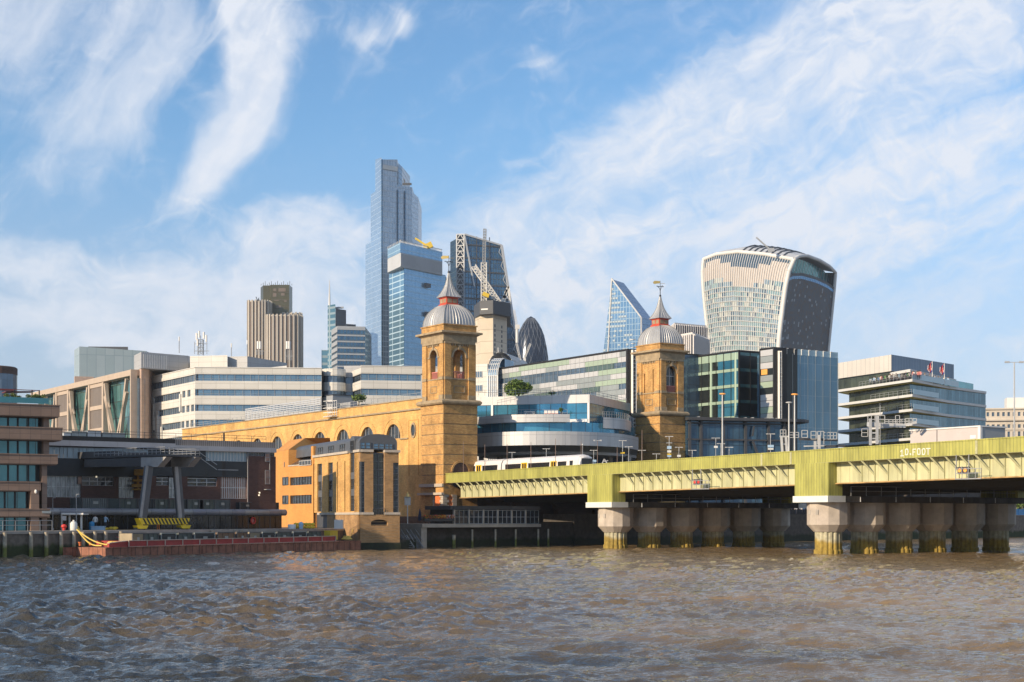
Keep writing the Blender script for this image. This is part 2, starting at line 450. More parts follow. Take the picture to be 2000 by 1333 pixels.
# ================================================================ the river
def river():
    rng = np.random.RandomState(3)
    NA, NR = 560, 620
    th = np.linspace(R(-27), R(27), NA)
    rr = np.concatenate([np.geomspace(26, 120, 430), np.geomspace(121, 460, NR - 430)])
    A, Rr = np.meshgrid(th, rr)
    Xc, Yc = Rr * np.tan(A), Rr
    Z = np.zeros_like(Xc)
    # choppy wind sea: many short waves about one heading, crests sharpened, patches of rougher water
    patch = 0.68 + 0.62 * np.sin(Xc * .09 + 1.3 * np.sin(Yc * .05)) * np.sin(Yc * .07 + .8 * np.sin(Xc * .06 + 1)) - .009 * Xc
    patch = np.clip(patch, .38, 1.25)
    for k in range(84):
        lam = 0.42 * (4.8 / 0.42) ** rng.rand()
        a = R(246) + rng.randn() * .55
        kx, ky = 2 * math.pi / lam * math.cos(a), 2 * math.pi / lam * math.sin(a)
        ph = rng.rand() * 6.28
        amp = 0.0145 * lam ** .42
        cut = np.clip((lam / (Rr * 0.0062)) - .3, 0, 1)
        s = np.sin(kx * Xc + ky * Yc + ph + .9 * np.sin(.31 * kx * Yc - .27 * ky * Xc + ph * 2))
        Z += amp * cut * (1 - 2 * np.sqrt(np.abs(s * .5 + .5 - .0) + 1e-4) * .9 + .3) * (patch if lam < 3 else 1)
    Z -= Z.mean(axis=1, keepdims=True)
    Z = np.clip(Z, -.4, .4)
    fade = np.clip((Yc - 320) / -120, 0, 1)
    Z *= fade
    # foam-lifted water round the piers stays below: nothing stands higher than a ripple
    verts = np.stack([Xc, Yc, Z], -1).reshape(-1, 3)
    idx = np.arange(NA * NR).reshape(NR, NA)
    q = np.stack([idx[:-1, :-1], idx[:-1, 1:], idx[1:, 1:], idx[1:, :-1]], -1).reshape(-1, 4)
    # far apron round the fan, so that the sheet reaches the horizon
    B = 6000.0
    far, near = rr[-1], rr[0]
    fx, nx = far * math.tan(R(27)), near * math.tan(R(27))
    ex = np.array([[-nx, near, 0], [nx, near, 0], [fx, far, 0], [-fx, far, 0], [-B, -B, 0], [B, -B, 0], [B, B, 0], [-B, B, 0]])
    o = len(verts)
    verts = np.concatenate([verts, ex])
    ap = np.array([[o + 4, o + 5, o + 1, o], [o + 5, o + 6, o + 2, o + 1], [o + 6, o + 7, o + 3, o + 2], [o + 7, o + 4, o, o + 3]])
    q = np.concatenate([q, ap])
    me = bpy.data.meshes.new('river')
    me.vertices.add(len(verts)); me.vertices.foreach_set('co', verts.ravel())
    me.loops.add(q.size); me.loops.foreach_set('vertex_index', q.ravel())
    me.polygons.add(len(q)); me.polygons.foreach_set('loop_start', np.arange(0, q.size, 4)); me.polygons.foreach_set('loop_total', np.full(len(q), 4))
    me.polygons.foreach_set('use_smooth', np.ones(len(q), bool))
    me.update(calc_edges=True)
    m, nt, p = _base('river_water')
    g = _n(nt, 'ShaderNodeNewGeometry')
    def noise(sc, det, st, rough=.6):
        mp = _n(nt, 'ShaderNodeMapping'); mp.inputs['Scale'].default_value = st; mp.inputs['Rotation'].default_value = (0, 0, R(18))
        nt.links.new(g.outputs['Position'], mp.inputs[0])
        no = _n(nt, 'ShaderNodeTexNoise'); no.inputs['Scale'].default_value = sc; no.inputs['Detail'].default_value = det; no.inputs['Roughness'].default_value = rough
        nt.links.new(mp.outputs[0], no.inputs['Vector']); return no
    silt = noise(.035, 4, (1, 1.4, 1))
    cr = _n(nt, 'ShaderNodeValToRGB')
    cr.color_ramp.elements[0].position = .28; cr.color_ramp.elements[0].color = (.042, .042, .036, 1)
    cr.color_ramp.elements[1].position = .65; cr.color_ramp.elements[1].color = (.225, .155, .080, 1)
    # base colour grades from dark at near left to brown at far right
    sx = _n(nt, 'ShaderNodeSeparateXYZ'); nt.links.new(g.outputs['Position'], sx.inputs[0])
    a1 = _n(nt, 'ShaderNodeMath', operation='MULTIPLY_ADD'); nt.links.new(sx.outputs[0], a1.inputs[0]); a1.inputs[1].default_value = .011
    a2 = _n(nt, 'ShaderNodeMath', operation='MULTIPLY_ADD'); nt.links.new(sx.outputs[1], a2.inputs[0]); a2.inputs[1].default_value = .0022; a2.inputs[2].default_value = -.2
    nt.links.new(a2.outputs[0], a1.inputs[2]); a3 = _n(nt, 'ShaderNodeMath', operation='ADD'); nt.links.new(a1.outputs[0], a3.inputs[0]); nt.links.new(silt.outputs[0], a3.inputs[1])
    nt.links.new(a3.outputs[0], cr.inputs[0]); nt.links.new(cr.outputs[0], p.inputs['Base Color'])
    p.inputs['Roughness'].default_value = .06; p.inputs['IOR'].default_value = 1.333
    p.inputs['Specular IOR Level'].default_value = .5
    n1 = noise(.8, 5, (1, 1.7, 1), .66); n2 = noise(4.2, 3, (1, 1.3, 1), .6)
    gust = noise(.05, 3, (1, 1.6, 1))
    gm = _n(nt, 'ShaderNodeMapRange'); gm.inputs[1].default_value = .35; gm.inputs[2].default_value = .65; gm.inputs[3].default_value = .45; gm.inputs[4].default_value = 1.15
    nt.links.new(gust.outputs[0], gm.inputs[0])
    b1 = _n(nt, 'ShaderNodeBump'); b1.inputs['Distance'].default_value = .26; nt.links.new(n1.outputs[0], b1.inputs['Height']); nt.links.new(gm.outputs[0], b1.inputs['Strength'])
    b2 = _n(nt, 'ShaderNodeBump'); b2.inputs['Distance'].default_value = .045; b2.inputs['Strength'].default_value = .8
    nt.links.new(n2.outputs[0], b2.inputs['Height']); nt.links.new(b1.outputs[0], b2.inputs['Normal'])
    nt.links.new(b2.outputs[0], p.inputs['Normal'])
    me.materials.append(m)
    ob = bpy.data.objects.new('river', me); COL.objects.link(ob)
    struct(ob, 'choppy brown tidal river reflecting the sky')
river()

# ================================================================ bank, quay and river walls
QW = Wall.pts((-62.7, 144.3), (-19.6, 208.9))          # quay under the wharf, runs away to the right
Q2 = Wall.pts((-19.6, 208.9), (-14.5, 216.5))
BANKZ = 2.72
bank_line = [(-420, -240), (-62.7, 144.3), (-19.6, 208.9), (-17.2, 216.2), (-8, 223), (9.0, 232), (64.0, 285.5), (304, 521), (1500, 1700)]
b = MB(); b.prism(bank_line + [(4000, 6000), (-5000, 6000), (-5000, -240)], -1.0, BANKZ - .06)
m_ = mat('paving', (.17, .16, .15), .85, var=.25)
struct(b.build('ground', 'paving'), 'paved river bank behind the quay')

def weedy(name, top, low, zline=1.3, rough=.85):
    """river wall: bare above, green weed below the tide line, with an uneven edge between"""
    m, nt, p = _base(name)
    g = _n(nt, 'ShaderNodeNewGeometry'); s = _n(nt, 'ShaderNodeSeparateXYZ'); nt.links.new(g.outputs['Position'], s.inputs[0])
    no = _n(nt, 'ShaderNodeTexNoise'); no.inputs['Scale'].default_value = .8; no.inputs['Detail'].default_value = 6
    mp = _n(nt, 'ShaderNodeMapping'); mp.inputs['Scale'].default_value = (1, 1, .45); nt.links.new(g.outputs['Position'], mp.inputs[0]); nt.links.new(mp.outputs[0], no.inputs['Vector'])
    a = _n(nt, 'ShaderNodeMath', operation='MULTIPLY_ADD'); nt.links.new(no.outputs[0], a.inputs[0]); a.inputs[1].default_value = 1.6; nt.links.new(s.outputs[2], a.inputs[2])
    mr = _n(nt, 'ShaderNodeMapRange'); mr.inputs[1].default_value = zline + .55; mr.inputs[2].default_value = zline + 1.0; nt.links.new(a.outputs[0], mr.inputs[0])
    mx = _n(nt, 'ShaderNodeMix', data_type='RGBA'); mx.inputs[6].default_value = (*low, 1); mx.inputs[7].default_value = (*top, 1)
    nt.links.new(mr.outputs[0], mx.inputs[0])
    _vary(nt, mx.outputs[2], p, .45, 1.6)
    p.inputs['Roughness'].default_value = rough
    b_ = _n(nt, 'ShaderNodeBump'); b_.inputs['Strength'].default_value = .5; b_.inputs['Distance'].default_value = .1
    nt.links.new(no.outputs[0], b_.inputs['Height']); nt.links.new(b_.outputs[0], p.inputs['Normal'])
    return m
weedy('weedy_wall', (.16, .135, .11), (.028, .042, .010), 1.35)
weedy('weedy_timber', (.42, .36, .27), (.16, .17, .035), 1.1)
weedy('weedy_dark', (.07, .06, .05), (.018, .024, .010), 1.2)
weedy('pier_shaft', (.40, .37, .25), (.30, .21, .04), 1.5)

qw = thing('river_wall', 'weed-stained concrete quay wall with timber piles below the wharf', 'river wall', QW.p(20, -1, 0))
MB().wbox(QW, 0, QW.L, -1, BANKZ - .3, 0, .6).build('wall', 'weedy_wall', qw)
MB().wbox(QW, 0, QW.L, BANKZ - .3, BANKZ, -2.5, .72).build('coping', 'concrete', qw)
# timber fender piles in front of the quay wall
pile_px = [10, 61, 91, 120, 145, 163, 186, 207, 237, 415, 461, 472]
for i, px in enumerate(pile_px):
    u = QW.u(px, 1.0)
    c = QW.p(u, 0, .95)
    pl = MB(); pl.tube((c.x, c.y, -1), (c.x, c.y, BANKZ - .12), .24, .21, n=8)
    o = pl.build('fender_pile', 'weedy_timber')
    tag(o, 'squared timber fender pile standing against the quay wall left of and behind the barge', 'pile', 'timber piles along the wharf wall')
# far quay seen beyond and under the bridge
FQ = Wall.pts((9.0, 231.5), (64.0, 285)); FQ2 = Wall.pts((64.0, 285), (304, 520))
fq = thing('river_wall', 'distant stone embankment wall seen through the bridge piers', 'river wall', FQ2.p(20, 0, 0))
MB().wbox(FQ, 0, FQ.L, -1, 4.7, -6, .5).build('wall', 'weedy_dark', fq)
MB().wbox(FQ2, 0, FQ2.L + 300, -1, 4.4, -.2, .5).wbox(FQ2, 0, FQ2.L + 300, 4.4, 4.7, -8, .6).build('wall', 'weedy_wall', fq)

# ================================================================ railway bridge
BW = Wall(880, 240, 2000, 150)                         # outer face of the fascia
BL = BW.L
zt = lambda u: 11.06 + (12.05 - 11.06) * u / BL       # top of parapet
zf = lambda u: zt(u) - 1.47                           # underside of fascia
zb = lambda u: 7.22 + (8.2 - 7.22) * u / BL           # underside of girder
UE = BL + 45
cells('bridge_green', (.39, .375, .095), (.35, .34, .082), (.19, .20, .06), .42, 30, .03, .55, var=.34, scale=.9, stretch=(1, 1, .25))
cells('girder_cream', (.52, .51, .30), (.45, .445, .255), (.30, .27, .15), 1.4, 30, .03, .55, var=.28, scale=.7, stretch=(1, 1, .25))
mat('girder_cream_plain', (.42, .41, .23), .55, var=.25, scale=1.5)
mat('rust_edge', (.40, .25, .10), .75, var=.45, scale=1.2)
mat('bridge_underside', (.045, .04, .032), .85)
br = thing('railway_bridge', 'green and cream steel girder railway bridge crossing the river on concrete piers', 'bridge', BW.p(BL / 2, 6, -15))
D_ = 34.0
cuts = [-2.0, BW.u(1199), BW.u(1640), UE]
for a, c in zip(cuts, cuts[1:]):
    a2 = a + .05
    MB().wslope(BW, a2, c, zf(a2), zt(a2), zf(c), zt(c), -.25, 0).build('fascia', 'bridge_green', br)
    t = MB().wslope(BW, a2, c, zt(a2) - .08, zt(a2) + .05, zt(c) - .08, zt(c) + .05, -.3, .06); t.build('handrail', 'bridge_green', br)
g = MB().wslope(BW, 1.0, UE, zb(1), zf(1) + .3, zb(UE), zf(UE) + .3, -1.5, -1.25)
g.build('girder', 'girder_cream', br)
MB().wslope(BW, 1.0, UE, zb(1) - .07, zb(1) + .06, zb(UE) - .07, zb(UE) + .06, -1.8, -1.02).build('girder_flange', 'rust_edge', br)
MB().wslope(BW, 0, UE, zf(0) - .03, zf(0) + .02, zf(UE) - .03, zf(UE) + .02, -1.5, -.02).build('walkway', 'girder_cream_plain', br)
# deck, far girder and the deep longitudinal girders below it
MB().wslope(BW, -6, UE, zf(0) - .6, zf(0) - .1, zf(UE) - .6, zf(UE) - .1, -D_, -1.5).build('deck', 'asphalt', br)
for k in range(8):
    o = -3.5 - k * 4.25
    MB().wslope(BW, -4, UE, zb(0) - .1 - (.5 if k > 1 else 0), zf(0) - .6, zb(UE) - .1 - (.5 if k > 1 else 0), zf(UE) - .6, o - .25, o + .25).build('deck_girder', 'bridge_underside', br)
MB().wslope(BW, -6, UE, zf(0), zt(0), zf(UE), zt(UE), -D_ - .25, -D_).build('fascia', 'bridge_green', br)
# raking brackets under the fascia, and the web stiffeners
us = []
u = 1.6
while u < UE - 1: us.append(u); u += 1.93
pier_skip = [(BW.u(1146), BW.u(1204)), (BW.u(1548), BW.u(1632))]
nb = 0
for u in us:
    if any(a - 1.0 < u < c + .3 for a, c in pier_skip): continue
    m_ = MB(); a, c = BW.p(u - .1, zf(u) - .02, -.12), BW.p(u + .85, zf(u) - 1.6, -1.2)
    m_.beam(a, c, .13, .17)
    m_.build('bracket', 'girder_cream_plain', br)
    MB().wbox(BW, u + .84, u + .92, zb(u) + .08, zf(u) - .04, -1.25, -1.12).build('stiffener', 'girder_cream_plain', br)
    nb += 1
# vertical cover plates where fascia lengths meet
for px in (1486, 1543, 1905): 
    u = BW.u(px); MB().wslope(BW, u, u + .3, zf(u) + .01, zt(u) - .09, zf(u) + .01, zt(u) - .09, 0, .05).build('cover_plate', 'girder_cream_plain', br)

# spray-painted letters on the parapet
def letters(parent, text, W, u0, zfun, h, w, gap, material, off, name, th=.052, wob=.07):
    """letters drawn as short straight strokes of paint on the wall"""
    G = {'1': [[(.1, .75), (.5, 1), (.5, 0)], [(.1, 0), (.9, 0)]], '0': [[(.1, .1), (.05, .8), (.3, 1), (.8, .95), (.95, .5), (.8, .05), (.3, 0), (.1, .1)]],
         '.': [[(.35, 0), (.6, 0), (.6, .12), (.35, .12)]], 'F': [[(.1, 0), (.1, 1), (.9, 1)], [(.1, .52), (.75, .52)]],
         'O': [[(.1, .1), (.05, .8), (.3, 1), (.8, .95), (.95, .5), (.8, .05), (.3, 0), (.1, .1)]], 'T': [[(0, 1), (1, 1)], [(.5, 1), (.5, 0)]]}
    b = MB(); u = u0; rnd = random.Random(4); lay = 0
    for ch in text:
        ww = w * (.45 if ch == '.' else 1); dzz = rnd.uniform(-.06, .06)
        for st in G[ch]:
            pts = [(u + x * ww + rnd.uniform(-wob, wob) * .5, zfun(u) + dzz + y * h) for x, y in st]
            for (a, c) in zip(pts, pts[1:]):
                d = Vector((c[0] - a[0], c[1] - a[1])); L = d.length
                if L < 1e-4: continue
                d /= L; nn = Vector((-d.y, d.x)) * th; e = d * th * .7; lay += 1
                q = [(a[0] - nn.x - e.x, a[1] - nn.y - e.y), (c[0] - nn.x + e.x, c[1] - nn.y + e.y), (c[0] + nn.x + e.x, c[1] + nn.y + e.y), (a[0] + nn.x - e.x, a[1] + nn.y - e.y)]
                b.wpoly(W, q, off, off + .012 + .0006 * lay)
        u += ww + gap
    return b.build(name, material, parent)
mat('spray_paint', (.64, .64, .56), .6, var=.1)
letters(br, '10.FOOT', BW, BW.u(1759), lambda u: zf(u) + .28, .62, (BW.u(1818) - BW.u(1759)) / 6.45 * .72, (BW.u(1818) - BW.u(1759)) / 6.45 * .28, 'spray_paint', .004, 'graffiti')

# piers: a green steel box on a capping beam over six fluted concrete columns
cells('pier_concrete', (.47, .41, .34), (.43, .37, .31), (.32, .28, .23), 3.0, 40, .015, .85, var=.22, scale=.9, bump=.2)
mat('pier_white', (.66, .66, .62), .6, var=.12)
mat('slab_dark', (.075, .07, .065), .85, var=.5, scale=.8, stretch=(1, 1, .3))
def fluted(i, r, z): return 1.0 if i % 3 else .90
COL_H, COL_S = None, None
def pier(pxa, pxb, label, near_label):
    ua, ub = BW.u(pxa), BW.u(pxb); uc = (ua + ub) / 2
    zs = zb(uc) - 1.35 - .72
    pr = thing('bridge_pier', label, 'bridge pier', BW.p(uc, 0, -D_ / 2), 'bridge piers')
    ztop = zt(uc) - .12
    MB().wbox(BW, ua, ub, zs + .72, zf(uc) - .02, -2.1, .10).build('steel_box', 'bridge_green', pr)
    MB().wbox(BW, ua, ub + .4, zs + .72, zf(uc) - .02, -D_ - .2, -D_ + 2).build('steel_box', 'bridge_green', pr)
    MB().wbox(BW, ua - .12, ub + .12, zs, zs + .72, -2.5, .3).build('white_beam_end', 'pier_white', pr)
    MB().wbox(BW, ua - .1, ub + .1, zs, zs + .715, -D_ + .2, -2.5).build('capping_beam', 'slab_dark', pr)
    MB().wbox(BW, ua - .12, ub + .12, zs, zs + .72, -D_ - 1.4, -D_ + .2).build('white_beam_end', 'pier_white', pr)
    rl = MB()
    for k in range(13):
        o = -3.5 - k * 2.45
        rl.wbox(BW, ub - .05, ub + .0, zs + .72, zs + 1.8, o - .03, o + .03)
    for z in (1.25, 1.78): rl.wbox(BW, ub - .06, ub - .01, zs + z, zs + z + .05, -D_ + 1, -3.5)
    rl.build('railing', 'grey_paint', pr)
    for k in range(6):
        o = -2.6 - k * 5.8 - 2.2
        c = BW.p(ub + .18, zs + .05, o); MB().tube(c, c + Vector((0, 0, .62)), .05, n=6).build('drain_pipe', 'pale_metal', pr)
    for k in range(6):
        c = BW.p(uc, 0, -2.6 - k * 5.8)
        ro = math.atan2(BW.t.y, BW.t.x)
        col = MB()
        rh, rs = 2.42, 1.55
        col.lathe((c.x, c.y, 0), [(rh, zs - .02), (rh, zs - 2.55), (rs + .12, zs - 3.35)], 12, False, ro + math.pi / 12)
        co_ = col.build('column', 'pier_concrete', pr)
        sh = MB(); sh.lathe((c.x, c.y, 0), [(rs, zs - 3.3), (rs, .5), (rs + .12, .45), (rs + .12, -1.2)], 48, False, ro, fn=fluted)
        sh.build('shaft', 'pier_shaft', co_)
        for uu in (-.85, .35):
            cc = Vector((c.x, c.y)) + BW.n * (rh * .955) + BW.t * uu; W_ = Wall.pts((cc.x, cc.y), (cc.x + BW.t.x, cc.y + BW.t.y))
            if k < 2: MB().wbox(W_, 0, .4, zs - 1.4, zs - .85, -.3, .05).build('inset_panel', 'concrete', co_)
    return pr
pier(1148.5, 1197, 'left green steel bridge pier over six fluted concrete columns, nearer the station', '')
pier(1553.5, 1619, 'right green steel bridge pier over six fluted concrete columns, nearest the camera', '')
# ================================================================ the two station towers
bdir = BW.t.copy(); edir = -BW.n.copy()              # along the bridge towards the river; across it, away from the viewer's left
cells('glass_dark', (.035, .045, .055), (.02, .026, .035), (.05, .05, .05), 1.0, 1.2, .04, .08, 0.0, var=.3, wob=.15)
def square(center, w, dpt, z):
    c = Vector(center)
    return [(*(c + bdir * (sx * dpt / 2) + edir * (sy * w / 2)), z) for sx, sy in ((-1, -1), (1, -1), (1, 1), (-1, 1))]
def sq_loft(mb, c, rings, smooth=False):
    """stack of squares (half sizes along the bridge and across it) round the tower axis"""
    vs = []
    for h1, h2, z in rings:
        for sx, sy in ((-1, -1), (1, -1), (1, 1), (-1, 1)):
            q = Vector(c) + bdir * sx * h1 + edir * sy * h2; vs.append((q.x, q.y, z))
    n = len(rings); fs = [(0, 1, 2, 3), tuple(4 * (n - 1) + i for i in range(4))]
    for j in range(n - 1):
        for i in range(4): fs.append((4 * j + i, 4 * j + (i + 1) % 4, 4 * j + 4 + (i + 1) % 4, 4 * j + 4 + i))
    return mb.add(vs, fs, smooth)
def sq_block(mb, c, h1, h2, z0, z1): return sq_loft(mb, c, [(h1, h2, z0), (h1, h2, z1)])

def station_tower(corner, dB, dE, label, open_left, vane_ang):
    cn = Vector(corner)
    c = cn - bdir * dB / 2 + edir * dE / 2
    T = thing('station_tower', label, 'tower', (c.x, c.y, 2.7), 'twin station towers')
    hb, he = dB / 2, dE / 2
    Lw = Wall.pts(cn - bdir * dB, cn); Fw = Wall.pts(cn, cn + edir * dE)
    Bk = Wall.pts(cn - bdir * dB + edir * dE, cn - bdir * dB); Bk.n = -bdir
    Rt = Wall.pts(cn + edir * dE, cn - bdir * dB + edir * dE); Rt.n = edir.copy()
    sh = MB()
    zs = [2.7, 9.4, 10.9, 12.5, 14.1, 15.7, 17.3, 18.9, 20.5, 22.0]
    for a, b_ in zip(zs, zs[1:]):
        sq_block(sh, c, hb, he, a + .07, b_ - .07)
    sh.build('shaft', 'tower_brick', T)
    jo = MB()
    for z in zs[1:-1]: sq_block(jo, c, hb - .13, he - .13, z - .075, z + .075)
    jo.build('joint', 'stone_trim', T)
    # arched recess over the tracks on the river face
    fr = MB()
    r0 = 1.45; cu = dE * .5
    arc = [(cu + r0 * math.cos(math.pi * k / 14), 11.4 + r0 * math.sin(math.pi * k / 14)) for k in range(15)]
    fr.wpoly(Fw, arc + [(cu - r0, 9.2), (cu + r0, 9.2)], .012, .03)
    fr.build('blind_arch', 'dark_brick', T)
    ri = MB()
    for k in range(14):
        a0, a1 = math.pi * k / 14, math.pi * (k + 1) / 14
        q = [(cu + r * math.cos(a), 11.4 + r * math.sin(a)) for r, a in ((r0, a0), (r0 + .3, a0), (r0 + .3, a1), (r0, a1))]
        ri.wpoly(Fw, q, 0.01, .12)
    ri.build('arch_ring', 'tower_brick', T)
    # ledge between the stages
    lg = MB(); prof = [(0, 21.95), (.35, 22.02), (.55, 22.25), (.55, 22.5), (.3, 22.75), (-.1, 22.82)]
    sq_loft(lg, c, [(hb + r, he + r, z) for r, z in prof]); lg.build('ledge', 'stone_trim', T)
    # upper stage: walls with real openings
    I = .38; h1, h2 = hb - I, he - I
    zu0, zu1 = 22.82, 33.0
    Lu = Wall.pts(Lw.A + bdir * I - Lw.n * I, Lw.B - bdir * I - Lw.n * I); Fu = Wall.pts(Fw.A + edir * I - Fw.n * I, Fw.B - edir * I - Fw.n * I)
    Bu = Wall.pts(c + (-bdir) * h1 + edir * h2, c + (-bdir) * h1 - edir * h2); Bu.n = -bdir
    Ru = Wall.pts(c + bdir * h1 + edir * h2, c - bdir * h1 + edir * h2); Ru.n = edir.copy()
    rb = 1.12
    up = MB()
    for W_, dim, has in ((Lu, 2 * h1, open_left), (Fu, 2 * h2, True), (Bu, 2 * h2, True), (Ru, 2 * h1, open_left)):
        m = dim / 2
        hole = [(m - rb, m + rb, 26.1, 30.75, 'arch')] if has else [(m - 1.5, m - 1.18, 24.2, 29.6), (m + .95, m + 1.22, 25.6, 30.2), (m - .1, m + .35, 23.6, 25.0, 'arch')]
        wall_holes(up, W_, 0, dim, zu0, zu1, hole, .85 if has else .3, off=0)
        if has: wall_holes(up, W_, .85, dim - .85, zu0, zu1, hole, .01, off=-.85)
        else: up.wbox(W_, .3, dim - .3, zu0, zu1, -.9, -.31)
    sq_block(up, c, h1 - .1, h2 - .1, zu0, 26.0)
    sq_block(up, c, h1 - .1, h2 - .1, 32.4, 33.0)
    up.build('belfry', 'tower_brick', T)
    # corner piers, impost band, arch rings, panels
    pi = MB(); pw = 1.15
    for W_, dim in ((Lu, 2 * h1), (Fu, 2 * h2)):
        pi.wbox(W_, -.2 if W_ is Lu else .0, pw, zu0, 31.6, .0, .22)
        pi.wbox(W_, dim - pw, dim + (.0 if W_ is Lu else .2), zu0, 31.6, .0, .22)
    q = Lu.p(2 * h1, 0, 0)
    pi.build('corner_pier', 'tower_brick', T)
    bd = MB()
    for W_, dim in ((Lu, 2 * h1), (Fu, 2 * h2)):
        for a, b_ in ((-.05, pw + .08), (dim - pw - .08, dim + .05)):
            bd.wbox(W_, a, b_, 25.9, 26.35, .02, .36); bd.wbox(W_, a, b_, zu0, 23.5, .02, .33)
        bd.wbox(W_, pw + .08, dim - pw - .08, 25.95, 26.15, .0, .1)
        bd.wbox(W_, -.05, dim + .05, 31.6, 32.0, .0, .32)
        k = pw + .2
        while k < dim - pw - .2: bd.wbox(W_, k, k + .22, 31.3, 31.6, 0, .17); k += .46
        m = dim / 2
        bd.wbox(W_, m - 1.0, m + 1.0, 24.9, 25.0, .0, .08); bd.wbox(W_, m - 1.0, m + 1.0, 23.9, 24.0, .0, .08)
        bd.wbox(W_, m - 1.0, m - .9, 24.0, 24.9, .0, .08); bd.wbox(W_, m + .9, m + 1.0, 24.0, 24.9, .0, .08)
    bd.build('stone_band', 'stone_trim', T)
    ri = MB()
    for W_, dim, has in ((Lu, 2 * h1, open_left), (Fu, 2 * h2, True)):
        if not has: continue
        m = dim / 2; zc = 30.75 - rb
        for k in range(14):
            a0, a1 = math.pi * k / 14, math.pi * (k + 1) / 14
            ri.wpoly(W_, [(m + r * math.cos(a), zc + r * math.sin(a)) for r, a in ((rb + .01, a0), (rb + .34, a0), (rb + .34, a1), (rb + .01, a1))], .0, .13)
        ri.wbox(W_, m - .22, m + .22, 30.72, 31.55, .0, .25)
        for s_ in (-1, 1): ri.wbox(W_, m + s_ * (rb + .35) - .3, m + s_ * (rb + .35) + .3, zc - .2, zc + .05, 0, .15)
    ri.build('arch_ring', 'stone_trim', T)
    for W_, dim, has in ((Lu, 2 * h1, open_left), (Fu, 2 * h2, True), (Bu, 2 * h2, True), (Ru, 2 * h1, open_left)):
        if not has: continue
        m = dim / 2; bl = MB()
        bl.wbox(W_, m - rb, m + rb, 27.15, 27.3, -.45, -.25); bl.wbox(W_, m - rb, m + rb, 26.1, 26.22, -.45, -.25)
        for k in range(8):
            u = m - rb + .12 + k * (2 * rb - .24) / 7; bl.wbox(W_, u - .06, u + .06, 26.22, 27.15, -.42, -.3)
        bl.build('balustrade', 'red_paint_pale', T)
        if not open_left and W_ is Fu:
            window(T, W_, m - rb, m + rb, 27.3, 30.7, -.6, 'glass_dark', 'white_paint', 2, 2, .07, name='belfry_window')
    # cornice and blocking course
    co_ = MB(); prof = [(.34, 32.0), (.34, 32.9), (.75, 33.15), (1.0, 33.2), (1.0, 33.5), (.5, 33.6)]
    sq_loft(co_, c, [(h1 + r, h2 + r, z) for r, z in prof]); co_.build('cornice', 'stone_trim', T)
    bl = MB(); sq_block(bl, c, h1 + .28, h2 + .28, 33.58, 34.5); sq_loft(bl, c, [(h1 + .42, h2 + .42, 34.5), (h1 + .42, h2 + .42, 34.66)]); bl.build('parapet', 'tower_brick', T)
    # lead dome on a square plan with standing seams
    dm = MB(); N = 12; prof = []
    for k in range(N + 1):
        a = k / N * math.pi / 2 * .93
        prof.append((math.cos(a), math.sin(a)))
    H1, H2, HZ = h1 + .12, h2 + .12, 3.55
    rings = [(H1, H2, 34.6), (H1, H2, 34.75)] + [(max(H1 * r, .1), max(H2 * r, .1), 34.75 + HZ * s) for r, s in prof]
    sq_loft(dm, c, rings, False)
    dm.build('dome', 'lead', T)
    sm = MB()
    for axis in (0, 1):
        for sgn in (-1, 1):
            for k in range(-5, 6):
                f = k / 5.0
                pts = []
                for r, s in prof:
                    a1, a2 = (sgn, f) if axis == 0 else (f, sgn)
                    q = Vector(c) + bdir * a1 * H1 * r + edir * a2 * H2 * r
                    pts.append((q.x, q.y, 34.75 + HZ * s + .02))
                sm.path(pts[:-1], .065, n=4)
    sm.build('seam', 'lead_seam', T)
    # red lantern, flared spirelet, finial and weather vane
    zl = 34.75 + HZ * math.sin(math.pi / 2 * .93)
    ln = MB(); sq_loft(ln, c, [(1.22, 1.22, zl - .35), (1.22, 1.22, zl - .1), (1.05, 1.05, zl), (1.05, 1.05, zl + .85), (1.28, 1.28, zl + .95), (1.28, 1.28, zl + 1.1)])
    ln = ln.build('lantern', 'red_paint', T)
    lv = MB()
    Ll = Wall.pts(c - bdir * 1.05 - edir * 1.05, c + bdir * 1.05 - edir * 1.05); Ll.n = -edir
    Lf = Wall.pts(c + bdir * 1.05 - edir * 1.05, c + bdir * 1.05 + edir * 1.05); Lf.n = bdir.copy()
    for W_ in (Ll, Lf):
        for a, b_ in ((.18, .95), (1.15, 1.92)): lv.wbox(W_, a, b_, zl + .12, zl + .75, .0, .03)
    lv.build('louvre', 'stone_trim', ln)
    z2 = zl + 1.1
    spp = [(1.42, 0), (1.12, .45), (.82, 1.0), (.58, 1.6), (.40, 2.2), (.26, 2.9), (.14, 3.6), (.08, 4.0)]
    spn = MB(); sq_loft(spn, c, [(1.46, 1.46, z2 - .06)] + [(r, r, z2 + z) for r, z in spp]); spn.build('spirelet', 'lead', T)
    sm = MB()
    for axis in (0, 1):
        for sgn in (-1, 1):
            for f in (-1, -.5, 0, .5, 1):
                pts = [tuple((lambda q: (q.x, q.y, z2 + z + .01))(Vector(c) + (bdir * sgn + edir * f if axis == 0 else bdir * f + edir * sgn) * r)) for r, z in spp]
                sm.path(pts, .045, n=4)
    sm.build('seam', 'lead_seam', T)
    z3 = z2 + 4.0
    cc = (c.x, c.y, 0)
    fi = MB(); fi.lathe(cc, [(.16, z3 - .1), (.2, z3 + .1), (.07, z3 + .3), (.06, z3 + 1.0), (.13, z3 + 1.1), (.05, z3 + 1.25), (.04, z3 + 2.6), (.01, z3 + 2.75)], 8)
